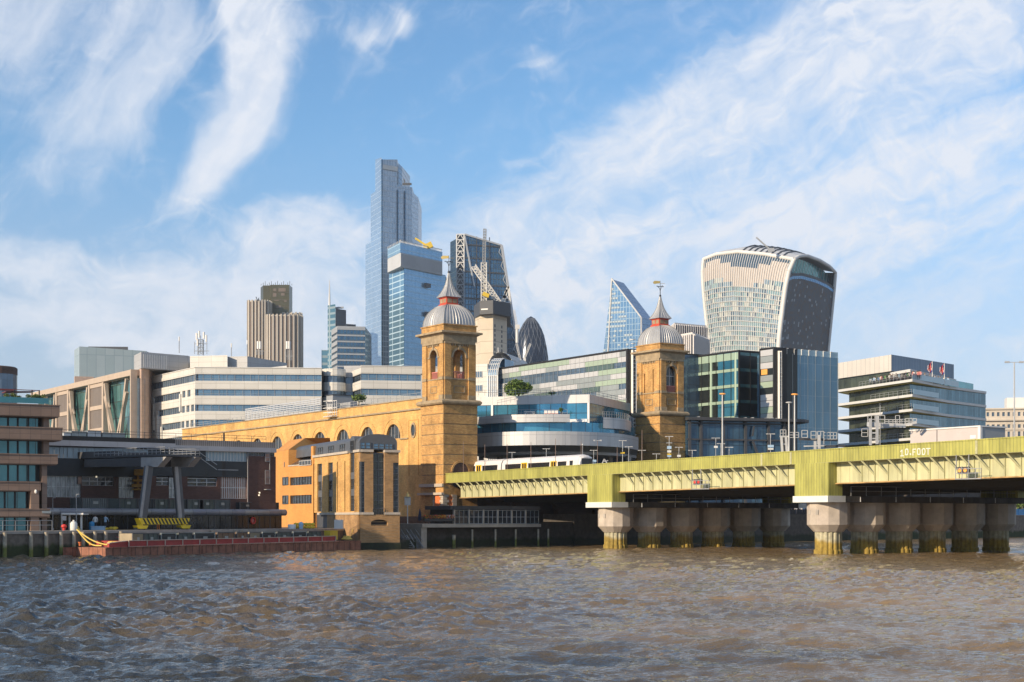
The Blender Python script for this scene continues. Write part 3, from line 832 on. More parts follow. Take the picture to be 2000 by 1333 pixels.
    for a in range(4):
        d = Vector((math.cos(a * math.pi / 2 + .5), math.sin(a * math.pi / 2 + .5), 0))
        p0 = Vector((c.x, c.y, z3 + 1.7)); fi.tube(p0, p0 + d * .62, .035, n=4); fi.ball(p0 + d * .66, .09, 6)
        fi.tube(Vector((c.x, c.y, z3 + 1.1)), p0 + d * .5, .025, n=4)
    fi = fi.build('finial', 'iron', T)
    va = MB(); d = Vector((math.cos(vane_ang), math.sin(vane_ang), 0)); p0 = Vector((c.x, c.y, z3 + 2.25))
    n_ = Vector((-d.y, d.x, 0)) * .03
    for s_ in (0,):
        out = [p0 + d * .05, p0 + d * 1.15 + Vector((0, 0, -.12)), p0 + d * 1.3 + Vector((0, 0, .2)), p0 + d * 1.0 + Vector((0, 0, .45)), p0 + d * .05 + Vector((0, 0, .4))]
        m = len(out); va.add([q - n_ for q in out] + [q + n_ for q in out], [tuple(range(m)), tuple(range(m, 2 * m))] + [(i, (i + 1) % m, m + (i + 1) % m, m + i) for i in range(m)])
    va.tube(p0, p0 - d * .8, .03, n=4); va.build('weather_vane', 'gilt', fi)
    return T, Lw, Fw, c
mat('red_paint_pale', (.55, .20, .16), .55, var=.15)
CL = ((866 - 1000) / F * 241, 241.0)
CR = ((1289 - 1000) / F * 267.5, 267.5)
TL, TLw, TFw, TLc = station_tower(CL, 7.1, 6.3, 'left yellow brick station tower with see-through arches, lead dome and red lantern', True, R(175))
TR, TRw, TRf, TRc = station_tower(CR, 6.9, 5.7, 'right yellow brick station tower with slit windows, lead dome and red lantern', False, R(185))
# the orange and stone base of the left tower below the tracks
bs = MB()
for k, (z0, z1) in enumerate(((2.7, 5.0), (5.3, 7.7))):
    bs.wbox(TLw, TLw.L - 2.6, TLw.L - .95, z0, z1, .0, .09); 
bs.build('orange_panel', 'orange_brick', TL)
bs = MB()
bs.wbox(TLw, -.3, TLw.L + .25, 7.72, 8.1, .0, .5); bs.wbox(TLw, TLw.L - 2.7, TLw.L + .12, 5.02, 5.28, .0, .22)
bs.wbox(TLw, -.1, TLw.L + .1, 9.0, 9.5, .0, .3)
z = 2.75; k = 0
while z < 7.6:
    w = .95 if k % 2 else .6
    bs.wbox(TLw, TLw.L - w, TLw.L + .1, z + .01, z + .4, .0, .14)
    bs.wbox(TLw, TLw.L - 2.65 - w * .5, TLw.L - 2.62, z + .01, z + .4, .0, .13)
    bs.wbox(TFw, .03, w, z + .01, z + .4, .0, .12); bs.wbox(TFw, 1.9 - w * .4, 2.4, z + .01, z + .4, .0, .12)
    z += .42; k += 1
bs.build('quoin', 'pale_concrete', TL)
MB().wbox(TFw, .9, 1.8, 2.9, 7.6, .0, .06).build('orange_panel', 'orange_brick', TL)

# ================================================================ long brick train-shed wall
S0 = Vector(CL) - bdir * 7.0 + BW.n * (-.45)
SW = Wall.pts(S0 - bdir * 104, S0)
SL = SW.L
ztop = 23.3
st = thing('station_wall', 'long golden brick train shed wall with semicircular windows left of the tower', 'wall', SW.p(SL / 2, 2.7, 0))
t0 = 17.0 - 7.0
arcs = [SL - (t0 + 9.1 * k) for k in range(10)]
arcs = [a for a in arcs if a > 3]
holes = [(a - 2.45, a + 2.45, 17.25, 19.7, 'arch') for a in arcs]
ru = SW.u(808)
w = MB(); wall_holes(w, SW, 0, SL, 2.7, ztop, holes, .55, 16)
w.wbox(SW, 0, SL, 2.7, ztop - .1, -1.2, -.56); w.wbox(SW, 0, SL, ztop - .12, ztop, -1.2, -.002)
w.build('wall', 'yellow_brick', st)
for a in arcs:
    g = MB(); g.wpoly(SW, [(a + 2.4 * math.cos(math.pi * k / 14), 17.27 + 2.4 * math.sin(math.pi * k / 14)) for k in range(15)], -.5, -.42)
    g = g.build('lunette_window', 'glass_dark', st)
    f = MB()
    for dd in (-1.2, 0, 1.2): f.wbox(SW, a + dd - .06, a + dd + .06, 17.27, 17.27 + math.sqrt(2.4 ** 2 - dd * dd) - .02, -.42, -.34)
    f.build('frame', 'grey_paint', g)
    r_ = MB()
    for k in range(16):
        a0, a1 = math.pi * k / 16, math.pi * (k + 1) / 16
        r_.wpoly(SW, [(a + r * math.cos(t), 17.25 + r * math.sin(t)) for r, t in ((3.25, a0), (3.4, a0), (3.4, a1), (3.25, a1))], .0, .07)
    r_.build('arch_moulding', 'yellow_brick', st)
tr = MB(); tr.wbox(SW, 0, SL, 21.6, 21.85, .0, .28); tr.wbox(SW, 0, SL, ztop, ztop + .15, -1.25, .15)
tr.wbox(SW, arcs[0] + 2.5, arcs[0] + 5.2, 17.0, 17.25, .0, .2)
tr.build('string_course', 'stone_trim', st)
rw = MB(); rw.wpoly(SW, [(ru + .62 * math.cos(2 * math.pi * k / 20), 18.35 + .95 * math.sin(2 * math.pi * k / 20)) for k in range(20)], .0, .05)
rw = rw.build('round_window', 'glass_dark', st)
rg = MB()
for k in range(20):
    a0, a1 = 2 * math.pi * k / 20, 2 * math.pi * (k + 1) / 20
    rg.wpoly(SW, [(ru + .62 * s * math.cos(t), 18.35 + .95 * s * math.sin(t)) for s, t in ((1, a0), (1.35, a0), (1.35, a1), (1, a1))], .001, .16)
rg.build('frame', 'stone_trim', rw)
pn = MB()
for a, c2, z0, z1 in ((ru - 1.6, ru - 1.5, 11, 20), (ru + 1.5, ru + 1.6, 11, 20), (ru - 1.6, ru + 1.6, 20, 20.1)): pn.wbox(SW, a, c2, z0, z1, 0, .08)
pn.build('panel_moulding', 'yellow_brick', st)
# roof railing and plant on top of the wall
rl = MB()
for i in range(46):
    u = SL - 1 - i * 2.2; rl.wbox(SW, u, u + .05, ztop + .15, ztop + 1.15, -.6, -.55)
for z in (.65, 1.1): rl.wbox(SW, 2, SL - .5, ztop + z, ztop + z + .05, -.6, -.55)
rl.build('railing', 'grey_paint', st)
lo = MB()
for j in range(8): lo.wbox(SW, SW.u(452), SW.u(597), ztop + .3 + j * .36, ztop + .5 + j * .36, -3.1, -3.0)
for i in range(24): u = SW.u(452) + i * (SW.u(597) - SW.u(452)) / 23; lo.wbox(SW, u, u + .1, ztop, ztop + 3.1, -3.25, -3.1)
lo = lo.build('louvred_screen', 'pale_metal'); tag(lo, 'pale louvred screen on the train shed roof', 'roof screen')
for (pa, pb, h, nm) in ((597, 650, 3.4, 'plain grey metal plant room standing behind the long brick wall, middle of its roof'), (781, 822, 4.6, 'taller grey metal plant room beside the left station tower')):
    pr_ = thing('plant_room', nm, 'plant room', SW.p(SW.u(pa), ztop, -4), 'plant rooms on the shed roof')
    um = SW.u(pa) + (SW.u(pb) - SW.u(pa)) * .42
    MB().wbox(SW, SW.u(pa) + .5, SW.u(pb, -4), ztop - .5, ztop + h, -9, -4).build('wall', 'grey_paint', pr_)
    MB().wbox(SW, SW.u(pa) + .4, SW.u(pb, -4) + .1, ztop + h, ztop + h + .15, -9.1, -3.9).build('roof', 'dark_steel', pr_)
pc = thing('roof_platform', 'small white maintenance cradle hanging over the brick wall top', 'access cradle', SW.p(SW.u(654), ztop - 1, .5))
ua, ub = SW.u(644), SW.u(661)
c_ = MB(); 
for u in np.linspace(ua, ub, 5): c_.wbox(SW, u, u + .07, ztop - 1.2, ztop + 1.6, .3, .4)
for z in (-1.2, -.5, .3, 1.55): c_.wbox(SW, ua, ub, ztop + z, ztop + z + .08, .3, .42); c_.wbox(SW, ua, ub, ztop + z, ztop + z + .08, 1.2, 1.3)
c_.wbox(SW, ua, ub, ztop - 1.25, ztop - 1.1, .3, 1.3); c_.build('cradle', 'white_paint', pc)
MB().wbox(SW, ua + .5, ua + .9, ztop + 1.2, ztop + 1.5, -2.5, 1.0).wbox(SW, ua + .3, ub + 1.5, ztop + .2, ztop + 1.3, -3, -1.6).build('davit', 'grey_paint', pc)
# station behind the wall (train shed mass) and substructure under the tracks
sh_ = MB(); a, b_ = Vector(CL) - bdir * 12 + edir * 1.0, Vector(CL) - bdir * 111 + edir * 1.0
sh_.prism([tuple(a), tuple(a + edir * 8), tuple(b_ + edir * 8), tuple(b_)], 2.7, ztop - .8)
tag(sh_.build('train_shed', 'dark_steel'), 'dark flat roofed train shed hidden behind the long brick wall', 'train shed')
AB = Wall.pts(Vector(CL) + edir * 6.3 - bdir * .6, Vector(CR) - bdir * .6)
ab = thing('abutment', 'dark shadowed brick viaduct arches under the station tracks', 'viaduct', AB.p(AB.L / 2, 2.7, 0))
hs = [(4 + k * 8.2, 8.6 + k * 8.2, 2.72, 7.0, 'arch') for k in range(4)]
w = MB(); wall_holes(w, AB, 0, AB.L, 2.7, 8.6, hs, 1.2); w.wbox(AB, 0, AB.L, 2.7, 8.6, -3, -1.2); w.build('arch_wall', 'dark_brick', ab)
MB().wbox(AB, 0, AB.L, 8.6, 9.3, -60, .4).build('deck', 'asphalt', ab)
# ================================================================ the towers of the skyline, far behind the station
def pp(px, d): return ((px - 1000) / F * d, d)
def zz(py, d): return CZ + (H0 - py) / F * d
def pz(px, py, d): x, y = pp(px, d); return (x, y, zz(py, d))
def glass(name, c1, c2, line, cw, ch, lw=.2, rough=.14, metal=.75, wob=.05, var=.12, bias=0.0, off=0.0, lm=.55):
    return cells(name, c1, c2, line, cw, ch, lw, rough, metal, var=var, scale=.02, rough2=lm, wob=wob, bias=bias, off=off)
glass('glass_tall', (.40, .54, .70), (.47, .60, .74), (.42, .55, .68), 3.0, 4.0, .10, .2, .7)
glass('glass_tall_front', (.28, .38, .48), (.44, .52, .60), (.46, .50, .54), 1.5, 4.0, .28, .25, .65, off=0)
glass('glass_blue', (.14, .31, .48), (.19, .37, .55), (.32, .48, .60), 1.5, 4.0, .30, .15, .7)
glass('glass_blue_side', (.16, .33, .48), (.22, .40, .54), (.42, .56, .66), 14.0, 4.0, .4, .2, .6)
glass('glass_navy', (.045, .12, .21), (.075, .18, .28), (.05, .09, .13), 2.2, 4.0, .28, .14, .75)
glass('glass_teal', (.08, .20, .26), (.13, .27, .33), (.22, .30, .34), 20.0, 5.2, 1.0, .18, .6)
glass('glass_core_dark', (.02, .035, .055), (.03, .05, .07), (.015, .02, .03), 3.0, 4.0, .3, .3, .5)
mat('city_white', (.62, .61, .58), .6, var=.08, scale=.1)
mat('city_grey', (.33, .35, .37), .6, var=.1, scale=.1)
mat('city_dark', (.06, .065, .075), .6, var=.1, scale=.1)
mat('louvre_grey', (.46, .48, .50), .55, var=.1, scale=.1)
mat('yellow_paint', (.62, .43, .03), .5, var=.12)

# --- tallest tower, stepped sides and a slit crown
t = thing('glass_skyscraper', 'tallest pale blue glass skyscraper with stepped left side and split crown', 'skyscraper', (*pp(765, 1210), 2.7))
dC, dL, dR, dB = 1180, 1215, 1195, 1260
def stack(name_l, name_f, pxl, pxc, pxr, y0, y1, ytl=None, ytr=None, dd=0):
    z0 = 2.7 if y0 is None else zz(y0, dC)
    a, b_, c_, d_ = pp(pxl, dL + dd), pp(pxc, dC + dd), pp(pxr, dR + dd), pp((pxl + pxr) / 2 + 6, dB)
    zt1 = zz(y1, dC); tl = zz(ytl, dC) if ytl else zt1; tr = zz(ytr, dC) if ytr else zt1
    W1 = Wall.pts(a, b_); W2 = Wall.pts(b_, c_)
    return a, b_, c_, d_, z0, zt1, tl, tr
secs = [(714, 745, 817, None, 478, 478, 385), (724, 745, 817, 478.0, 385, 385, 385), (733, 745, 805, 385.0, 362, 340, 366), (733, 745, 776, 362.0, 308, 322, 312)]
lf, ff, cr = MB(), MB(), MB()
fullL = [(714, None, 478), (724, 478, 385), (733, 385, 322)]
for pxl, y0, y1 in fullL:
    z0 = 2.7 if y0 is None else zz(y0, dL); z1 = zz(y1, dL)
    a, b_ = pp(pxl, dL - (pxl - 714) * .9), pp(745, dC)
    z1c = zz(308, dC) if y1 == 322 else z1
    q = Wall.pts(a, b_)
    lf.prism([a, b_, (b_[0] + 1, b_[1] + 30), (a[0] + 1.5, a[1] + 30)], z0 + .01, z1, [z1, z1c, z1c, z1])
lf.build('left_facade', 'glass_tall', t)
for pa, pb, y0, y1a, y1b in ((745.3, 776, None, 312, 312), (776, 805, None, 362, 366), (805, 817, None, 375, 386)):
    da = dC + (pa - 745) * .3 + (6 if pa > 800 else 0); db = dC + (pb - 745) * .3 + (16 if pa > 800 else 0)
    a, b_ = pp(pa, da), pp(pb, db)
    ff.prism([a, b_, (b_[0], b_[1] + 45), (a[0], a[1] + 45)], 2.7, 0, [zz(y1a, da), zz(y1b, db), zz(y1b, db), zz(y1a, da)])
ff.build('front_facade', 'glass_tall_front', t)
w_ = MB(); a, b_ = pp(778, 1190), pp(794, 1240)
w_.prism([a, b_, (b_[0] + 2, b_[1] + 12), (a[0] + 2, a[1] + 12)], zz(364, 1190), 0, [zz(319, 1190), zz(338, 1240), zz(338, 1240), zz(319, 1190)]); w_.build('crown_blade', 'glass_navy', t)
w_ = MB(); Wf = Wall.pts(pp(745, dC), pp(776, dC + 9))
w_.wbox(Wf, 0, Wf.L, zz(330, dC), zz(322, dC), .1, .5); w_.build('plant_band', 'city_white', t)
w_ = MB(); Wf = Wall.pts(pp(745, dC), pp(817, dC + 22))
for px in (745, 776, 790): w_.wbox(Wf, Wf.u(px) - .3, Wf.u(px) + .3, 60, zz(366 if px > 745 else 312, dC), .1, 1.2)
w_.build('corner_fin', 'glass_navy', t)
cr_ = MB(); p0 = Vector(pz(786, 360, 1175)); cr_.beam(p0, p0 + Vector((7, 0, 0)), 1.5); cr_.beam(p0 + Vector((2, 0, 0)), p0 + Vector((1, 0, 4)), .8); cr_.build('roof_crane', 'city_dark', t)

# --- second glass tower with louvred crown
t = thing('glass_skyscraper', 'shorter blue glass tower with grey louvred crown, right of the tallest tower', 'skyscraper', (*pp(815, 1100), 2.7))
A, B, C_, D = pp(760, 1105), pp(789, 1080), pp(870, 1118), pp(835, 1160)
f1 = MB().prism([A, B, (B[0] + 6, B[1] + 40), (A[0] + 6, A[1] + 40)], 2.7, zz(522, 1080)); f1.build('left_facade', 'glass_blue_side', t)
f2 = MB().prism([(B[0] + .2, B[1]), C_, (C_[0], C_[1] + 40), (B[0] + .2, B[1] + 40)], 2.7, zz(521, 1080)); f2.build('front_facade', 'glass_blue', t)
A, B, C_ = pp(757, 1100), pp(782, 1074), pp(864, 1112)
for (y0, y1, m_, nm, e) in ((521, 494, 'louvre_grey', 'louvre_band', 0), (493.6, 474, 'glass_blue', 'crown', 0)):
    q = MB(); z0, z1 = zz(y0, 1074), zz(y1, 1074)
    q.prism([A, B, C_, (C_[0] - 3, C_[1] + 40), (A[0] + 3, A[1] + 40)], z0, z1); q.build(nm, m_, t)
Wf = Wall.pts(B, C_); Wl = Wall.pts(A, B)
q = MB()
for k in range(46): q.wbox(Wf, k * Wf.L / 46, k * Wf.L / 46 + .25, zz(520, 1074), zz(495, 1074), .05, .4)
q.build('louvre_fin', 'louvre_grey', t)
q = MB()
for k in range(34): q.wbox(Wf, k * Wf.L / 34, k * Wf.L / 34 + .3, zz(474, 1074), zz(469, 1074), -.4, .0)
for k in range(9): q.wbox(Wl, k * Wl.L / 9, k * Wl.L / 9 + .3, zz(474, 1074), zz(469, 1074), -.4, .0)
q.wbox(Wf, 0, Wf.L, zz(469.6, 1074), zz(469, 1074), -.5, .1); q.build('parapet_screen', 'city_white', t)
q = MB()
for (px, py) in ((836, 552), (836, 609)): q.wbox(Wf, Wf.u(px - 5), Wf.u(px + 5), zz(py + 4, 1085), zz(py - 4, 1085), -1.0, .35)
q.build('open_panel', 'city_dark', t)
q = MB(); p0 = Vector(pz(833, 480, 1100)); q.beam(p0, Vector(pz(811, 466, 1100)), 1.6, 1.3); q.beam(p0 + Vector((-2, 0, -2)), p0 + Vector((4, 0, 1)), 3, 4); q.beam(Vector(pz(829, 486, 1100)), Vector(pz(829, 476, 1100)), 1.4)
tag(q.build('roof_crane', 'yellow_paint'), 'yellow maintenance crane arm on the louvred glass tower roof', 'roof crane')

# --- dark sliver tower
t = MB().prism([pp(877, 1250), pp(893, 1250), pp(893, 1290), pp(877, 1290)], 2.7, zz(530, 1250))
o = thing('dark_tower', 'narrow dark navy tower edge left of the wedge tower', 'skyscraper', (*pp(885, 1260), 2.7)); t.build('facade', 'glass_core_dark', o)
MB().prism([pp(879, 1252), pp(892, 1252), pp(892, 1280), pp(879, 1280)], zz(530, 1250), zz(527.5, 1250)).build('roof', 'city_dark', o)

# --- wedge tower with a ladder frame core
t = thing('wedge_tower', 'dark blue wedge shaped glass tower with white steel ladder frame on its left', 'skyscraper', (*pp(950, 1170), 2.7))
Wc = Wall.pts(pp(907, 1150), pp(1015, 1165))
zc = lambda py: zz(py, 1152)
f = MB().wpoly(Wc, [(0, 2.7), (Wc.u(1030), 2.7), (Wc.u(1013), zc(690)), (Wc.u(979.5), zc(476)), (0, zc(459))], -35, 0); f.build('facade', 'glass_navy', t)
f = MB()
for px in (930, 955): f.wbox(Wc, Wc.u(px), Wc.u(px) + .6, 60, zc(462), .05, .6)
for k in range(9):
    z = zc(480 + k * 26); f.wbox(Wc, 0, Wc.u(981 + k * 4.0), z, z + .9, .05, .5)
f.build('floor_line', 'city_dark', t)
f = MB(); f.beam(Wc.p(Wc.u(979.5), zc(476), .3), Wc.p(Wc.u(1013), zc(690), .3), 1.6); f.beam(Wc.p(0, zc(459), .3), Wc.p(Wc.u(979.5), zc(476), .3), 1.2)
f.beam(Wc.p(0, zc(462), .5), Wc.p(Wc.u(926), zc(560), .5), 1.0)
for k in range(8):
    z0 = zc(476 + k * 27); f.beam(Wc.p(Wc.u(979 + k * 4.1), z0, .6), Wc.p(Wc.u(974 + k * 4.1), zc(476 + k * 27 + 14), .6), .35); f.beam(Wc.p(Wc.u(974 + k * 4.1), zc(476 + k * 27 + 14), .6), Wc.p(Wc.u(983 + k * 4.1), zc(476 + (k + 1) * 27), .6), .35)
f.build('steel_edge', 'louvre_grey', t)
Wd = Wall.pts(pp(891, 1150), pp(907, 1150)); 
MB().wbox(Wd, 0, Wd.L - .1, 2.7, zc(460), -20, -.6).build('ladder_core', 'glass_core_dark', t)
for part, ya, yb, m_ in (('ladder_frame', 459, 525, 'city_white'), ('ladder_frame', 525, 740, 'city_grey')):
    f = MB(); n = int((yb - ya) / 10.5)
    for s_ in (0.3, Wd.L - .3): f.wbox(Wd, s_ - .4, s_ + .4, zc(yb), zc(ya), .0, .8)
    for k in range(n + 1):
        y = ya + (yb - ya) * k / n; f.wbox(Wd, .7, Wd.L - .7, zc(y) - .3, zc(y) + .3, .05, .7)
        if k < n:
            y2 = ya + (yb - ya) * (k + 1) / n; m2 = Wd.L / 2
            f.beam(Wd.p(m2, zc(y), .3), Wd.p(.4, zc(y2), .3), .5); f.beam(Wd.p(m2, zc(y), .33), Wd.p(Wd.L - .4, zc(y2), .33), .5)
    f.build(part, m_, t)

# --- bullet shaped tower with diagonal grid
t = thing('bullet_tower', 'dark bullet shaped glass tower with diagonal lattice', 'skyscraper', (*pp(1037, 1370), 2.7))
s = 1370 / F; cx, cy = pp(1037, 1370)
prof = [(800, 34), (760, 35.5), (730, 35), (700, 33.2), (675, 29.5), (655, 24.8), (640, 19), (630, 13), (622, 6.5), (618.5, 1)]
rad = lambda py: np.interp(-py, [-a for a, r in prof], [r for a, r in prof]) * s
mat('bullet_glass', (.018, .03, .055), .2, .35, var=.15, scale=.05)
m = MB(); m.lathe((cx, cy, 0), [(rad(y), zz(y, 1370)) for y in (1000, 800, 780, 760, 740, 720, 700, 685, 670, 655, 647, 640, 634, 628, 624, 621, 618.5)], 40); m.build('facade', 'bullet_glass', t)
f = MB()
for k in range(18):
    for sg in (-1, 1):
        pts = []
        for j in range(16):
            y = 790 - j * 11.2; a = 2 * math.pi * k / 18 + sg * j * .115; r = rad(y) + .15
            pts.append((cx + r * math.cos(a), cy + r * math.sin(a), zz(y, 1370)))
        f.path(pts, .26, 4)
f.build('lattice', 'lattice_dim' if mat('lattice_dim', (.11, .13, .165), .5) else '', t)

# --- the tower of ribbed lobes
t = thing('ribbed_tower', 'brown ribbed tower of lobed blocks with a dark olive core rising above', 'skyscraper', (*pp(540, 1120), 2.7))
mat('rib_stone', (.45, .405, .345), .7, var=.08, scale=.1); mat('rib_glass', (.16, .125, .10), .3, var=.1); mat('olive_glass', (.085, .08, .045), .35, .4, var=.2, scale=.08)
def ribbed(cpx, d, rpx_a, rpx_b, ytop, ang0, nrib, nm):
    s = d / F; cx, cy = pp(cpx, d)
    n = 12; ring = []
    for i in range(n):
        a = 2 * math.pi * i / n + ang0; ring.append((cx + rpx_a * s * math.copysign(abs(math.cos(a)) ** .55, math.cos(a)), cy + rpx_b * s * math.copysign(abs(math.sin(a)) ** .55, math.sin(a))))
    MB().prism(ring, 2.7, zz(ytop + 4, d)).build(nm, 'rib_glass', t)
    f = MB()
    for i in range(n):
        a, b_ = Vector(ring[i]), Vector(ring[(i + 1) % n]); L = (b_ - a).length; c_ = max(1, round(L / 2.6)); W_ = Wall.pts(a, b_)
        if (a + b_).dot(W_.n) > 0: pass
        for k in range(c_):
            u = (k + .5) * L / c_; q = (a + b_) / 2 - Vector((cx, cy)); W_.n = (W_.n if W_.n.dot(q) > 0 else -W_.n)
            f.wbox(W_, u - .5, u + .5, 30, zz(ytop, d), -.1, .7)
    f.build('rib', 'rib_stone', t)
    r_ = [(cx + (x - cx) * .985, cy + (y - cy) * .985) for x, y in ring]
    MB().prism(r_, zz(ytop + 4, d) + .02, zz(ytop + 1.5, d)).build('parapet', 'rib_stone', t)
ribbed(507, 1130, 22, 24, 589, .1, 20, 'lobe')
ribbed(555, 1095, 35, 26, 617, .1, 24, 'lobe')
ribbed(571, 1140, 18, 16, 612, .1, 14, 'lobe')
cx, cy = pp(540, 1150); s = 1150 / F
MB().prism([pp(509, 1150), pp(514, 1140), pp(527, 1140), pp(528, 1137), pp(565, 1137), pp(571, 1150), pp(571, 1185), pp(509, 1185)], 2.7, zz(558, 1140)).build('core', 'olive_glass', t)
Wt = Wall.pts(pp(528, 1137), pp(565, 1137))
f = MB()
for y in (571, 586, 600, 613): f.wbox(Wt, 0, Wt.L, zz(y + .5, 1137), zz(y, 1137), .0, .3)
for a, b_, y0, y1 in ((544, 558, 563, 570), (534, 540, 564, 569), (533, 540, 573, 580), (549, 556, 573, 578), (536, 545, 586, 588), (540, 549, 597, 602), (555, 560, 587, 590)):
    f.wbox(Wt, Wt.u(a), Wt.u(b_), zz(y1, 1137), zz(y0, 1137), .02, .25)
f.build('recess', 'rib_glass', t)
f = MB()
for px in range(510, 572, 4): q = Vector(pz(px, 558, 1150)); f.tube(q, q + Vector((0, 0, 1.2 + (px % 3))), .18, n=4)
f.tube(pz(503, 588, 1120), pz(500, 580, 1120), .3, n=4); f.tube(pz(503, 588, 1120), pz(506, 582, 1120), .3, n=4); f.build('roof_rail', 'city_dark', t)

# --- distant slim tower with mast, and the banded block before it
t = thing('masted_tower', 'slim distant glass tower with a white mast', 'skyscraper', (*pp(660, 1380), 2.7))
MB().prism([pp(640, 1380), pp(655, 1372), pp(655.5, 1410), pp(641, 1410)], 2.7, zz(597, 1380)).build('stair_tower', 'glass_teal', t)
MB().prism([pp(655.7, 1374), pp(676, 1384), pp(676, 1420), pp(656, 1420)], 2.7, zz(605, 1380)).build('facade', 'glass_core_dark', t)
MB().prism([pp(676.2, 1388), pp(695, 1392), pp(695, 1420), pp(676.2, 1420)], 2.7, zz(631, 1380)).build('lower_facade', 'glass_core_dark', t)
f = MB(); f.tube(pz(643.5, 600, 1385), pz(643.5, 575, 1385), 1.0, .7, 6); f.tube(pz(643.5, 575, 1385), pz(643.5, 547, 1385), .7, .2, 6); f.build('mast', 'city_white', t)
f = MB(); f.beam(pz(655, 602, 1378), pz(671, 601, 1378), 2.0, 1.5); f.build('roof_plant', 'city_grey', t)
t = thing('banded_office', 'teal glass office block with pale floor bands left of the tallest tower', 'office building', (*pp(680, 1010), 2.7))
A, B, C_ = pp(648, 1020), pp(659, 1000), pp(713, 1004)
MB().prism([A, B, C_, (C_[0], 1050), (A[0], 1050)], 2.7, zz(641, 1000)).build('wall', 'glass_navy', t)
Wf = Wall.pts(B, C_); Wl = Wall.pts(A, B)
for k in range(7):
    y = 641 + k * 12.2; z = zz(y, 1000)
    f = MB(); f.wbox(Wf, 0, Wf.L, z - 1.1, z - .1, .02, .4); f.wbox(Wl, 0, Wl.L + .4, z - 2.6, z - .05, .02, .35); f.build('floor_band', 'city_grey', t)
MB().prism([A, B, C_, (C_[0], 1049), (A[0], 1049)], zz(641, 1000) + .01, zz(637, 1000)).build('roof', 'city_grey', t)
MB().prism([pp(628, 1100), pp(640, 1100), pp(640, 1120), pp(628, 1120)], 2.7, zz(684, 1100)).build('side_block', 'glass_teal', t)

# --- concrete core under construction with its cranes
t = thing('concrete_core', 'cream concrete building core under construction with dark screened top', 'building core', (*pp(962, 560), 2.7))
cells('core_concrete', (.62, .54, .42), (.55, .47, .36), (.42, .35, .26), 30, 4.2, .14, .85, var=.12, scale=.15)
pts = [pp(925.5, 560), pp(938, 549), pp(963, 547), pp(992, 556), pp(992, 580), pp(930, 580)]
MB().prism([pp(928, 558), pp(938, 550), pp(963, 548), pp(990, 556), pp(990, 578), pp(930, 578)], 2.7, zz(617, 552)).build('core_wall', 'core_concrete', t)
MB().prism([pp(925.5, 560), pp(937, 547), pp(963, 545), pp(997.5, 553), pp(997.5, 584), pp(926, 584)], zz(618, 552), zz(592, 552)).build('screen', 'city_dark', t)
W_ = Wall.pts(pp(963, 548), pp(990, 556)); f = MB()
for k in range(9):
    for px in (965.5, 979): f.wbox(W_, W_.u(px), W_.u(px) + .75, zz(640 + k * 9.3, 550), zz(634.5 + k * 9.3, 550), -.3, .03)
f.build('opening', 'city_dark', t)
W_ = Wall.pts(pp(937, 547), pp(963, 545)); f = MB(); f.wbox(W_, W_.u(940), W_.u(953), zz(605.5, 546), zz(603, 546), .02, .1); f.build('banner', 'white_paint', t)
def lattice(mb, a, b_, w, n, r=.12):
    a, b_ = Vector(a), Vector(b_); d = (b_ - a).normalized(); s1 = d.cross(Vector((0, 1, 0))).normalized() * w / 2
    s2 = d.cross(s1).normalized() * w / 2
    cs = [s1 + s2, s1 - s2, -s1 - s2, -s1 + s2]
    for c in cs: mb.tube(a + c, b_ + c, r, n=4)
    for k in range(n):
        p, q = a + (b_ - a) * k / n, a + (b_ - a) * (k + 1) / n
        for i in range(4):
            mb.tube(p + cs[i], q + cs[(i + 1) % 4], r * .8, n=3)
            mb.tube(q + cs[i], q + cs[(i + 1) % 4], r * .8, n=3)
def zp(px, py, d): return Vector(pz(px, py, d))
c1 = thing('tower_crane', 'white tower crane with long lowered jib above the concrete core', 'crane', zp(946, 590, 556), 'construction cranes')
f = MB(); lattice(f, zp(945.5, 592, 556), zp(945.5, 514, 556), 1.9, 12, .2); f.build('mast', 'city_white', c1)
f = MB(); lattice(f, zp(945.5, 514, 556), zp(947, 448, 556), 1.0, 12, .12); f.build('mast_head', 'city_grey', c1)
f = MB(); lattice(f, zp(925, 520, 556), zp(975, 592, 556), 1.7, 14, .17); f.build('jib', 'city_white', c1)
f = MB(); f.beam(zp(943, 574, 554), zp(955, 579, 554), 1.6, 1.4); f.build('slewing_platform', 'yellow_paint', c1)
c2 = thing('tower_crane', 'white crane a-frame standing on the right corner of the concrete core', 'crane', zp(985, 592, 560), 'construction cranes')
f = MB()
for a, b_ in (((978, 592), (993, 560)), ((993, 560), (996, 592)), ((984, 592), (990, 566)), ((978, 592), (998, 594)), ((982, 580), (994, 582))): f.beam(zp(*a, 560), zp(*b_, 560), .8)
f.build('a_frame', 'city_white', c2)
f = MB(); f.beam(zp(974, 594, 560), zp(998, 596, 560), 2.4, 1.0); f.build('deck', 'city_white', c2)
for (a, b_, c_, lab) in (((1009, 672), (1017, 706), (1014, 700), 'small pale crane jib leaning left in front of the bullet tower'), ((1036, 672), (1022, 706), (1024, 700), 'small pale crane jib leaning right in front of the bullet tower'), ((1004, 606), (1010, 640), (1008, 636), 'thin distant crane jib between wedge tower and bullet tower')):
    c3 = thing('tower_crane', lab, 'crane', zp(*b_, 900), 'construction cranes')
    f = MB(); lattice(f, zp(*b_, 900), zp(*a, 900), 1.0, 8, .1); f.build('jib', 'city_white', c3)
    f = MB(); f.beam(zp(b_[0] - 4, b_[1] - 1, 900), zp(b_[0] + 5, b_[1] - 1, 900), 2.0, 2.5); f.tube(zp(b_[0], b_[1], 900), zp(b_[0], b_[1] + 30, 900), .9, n=6); f.build('mast', 'city_white', c3)

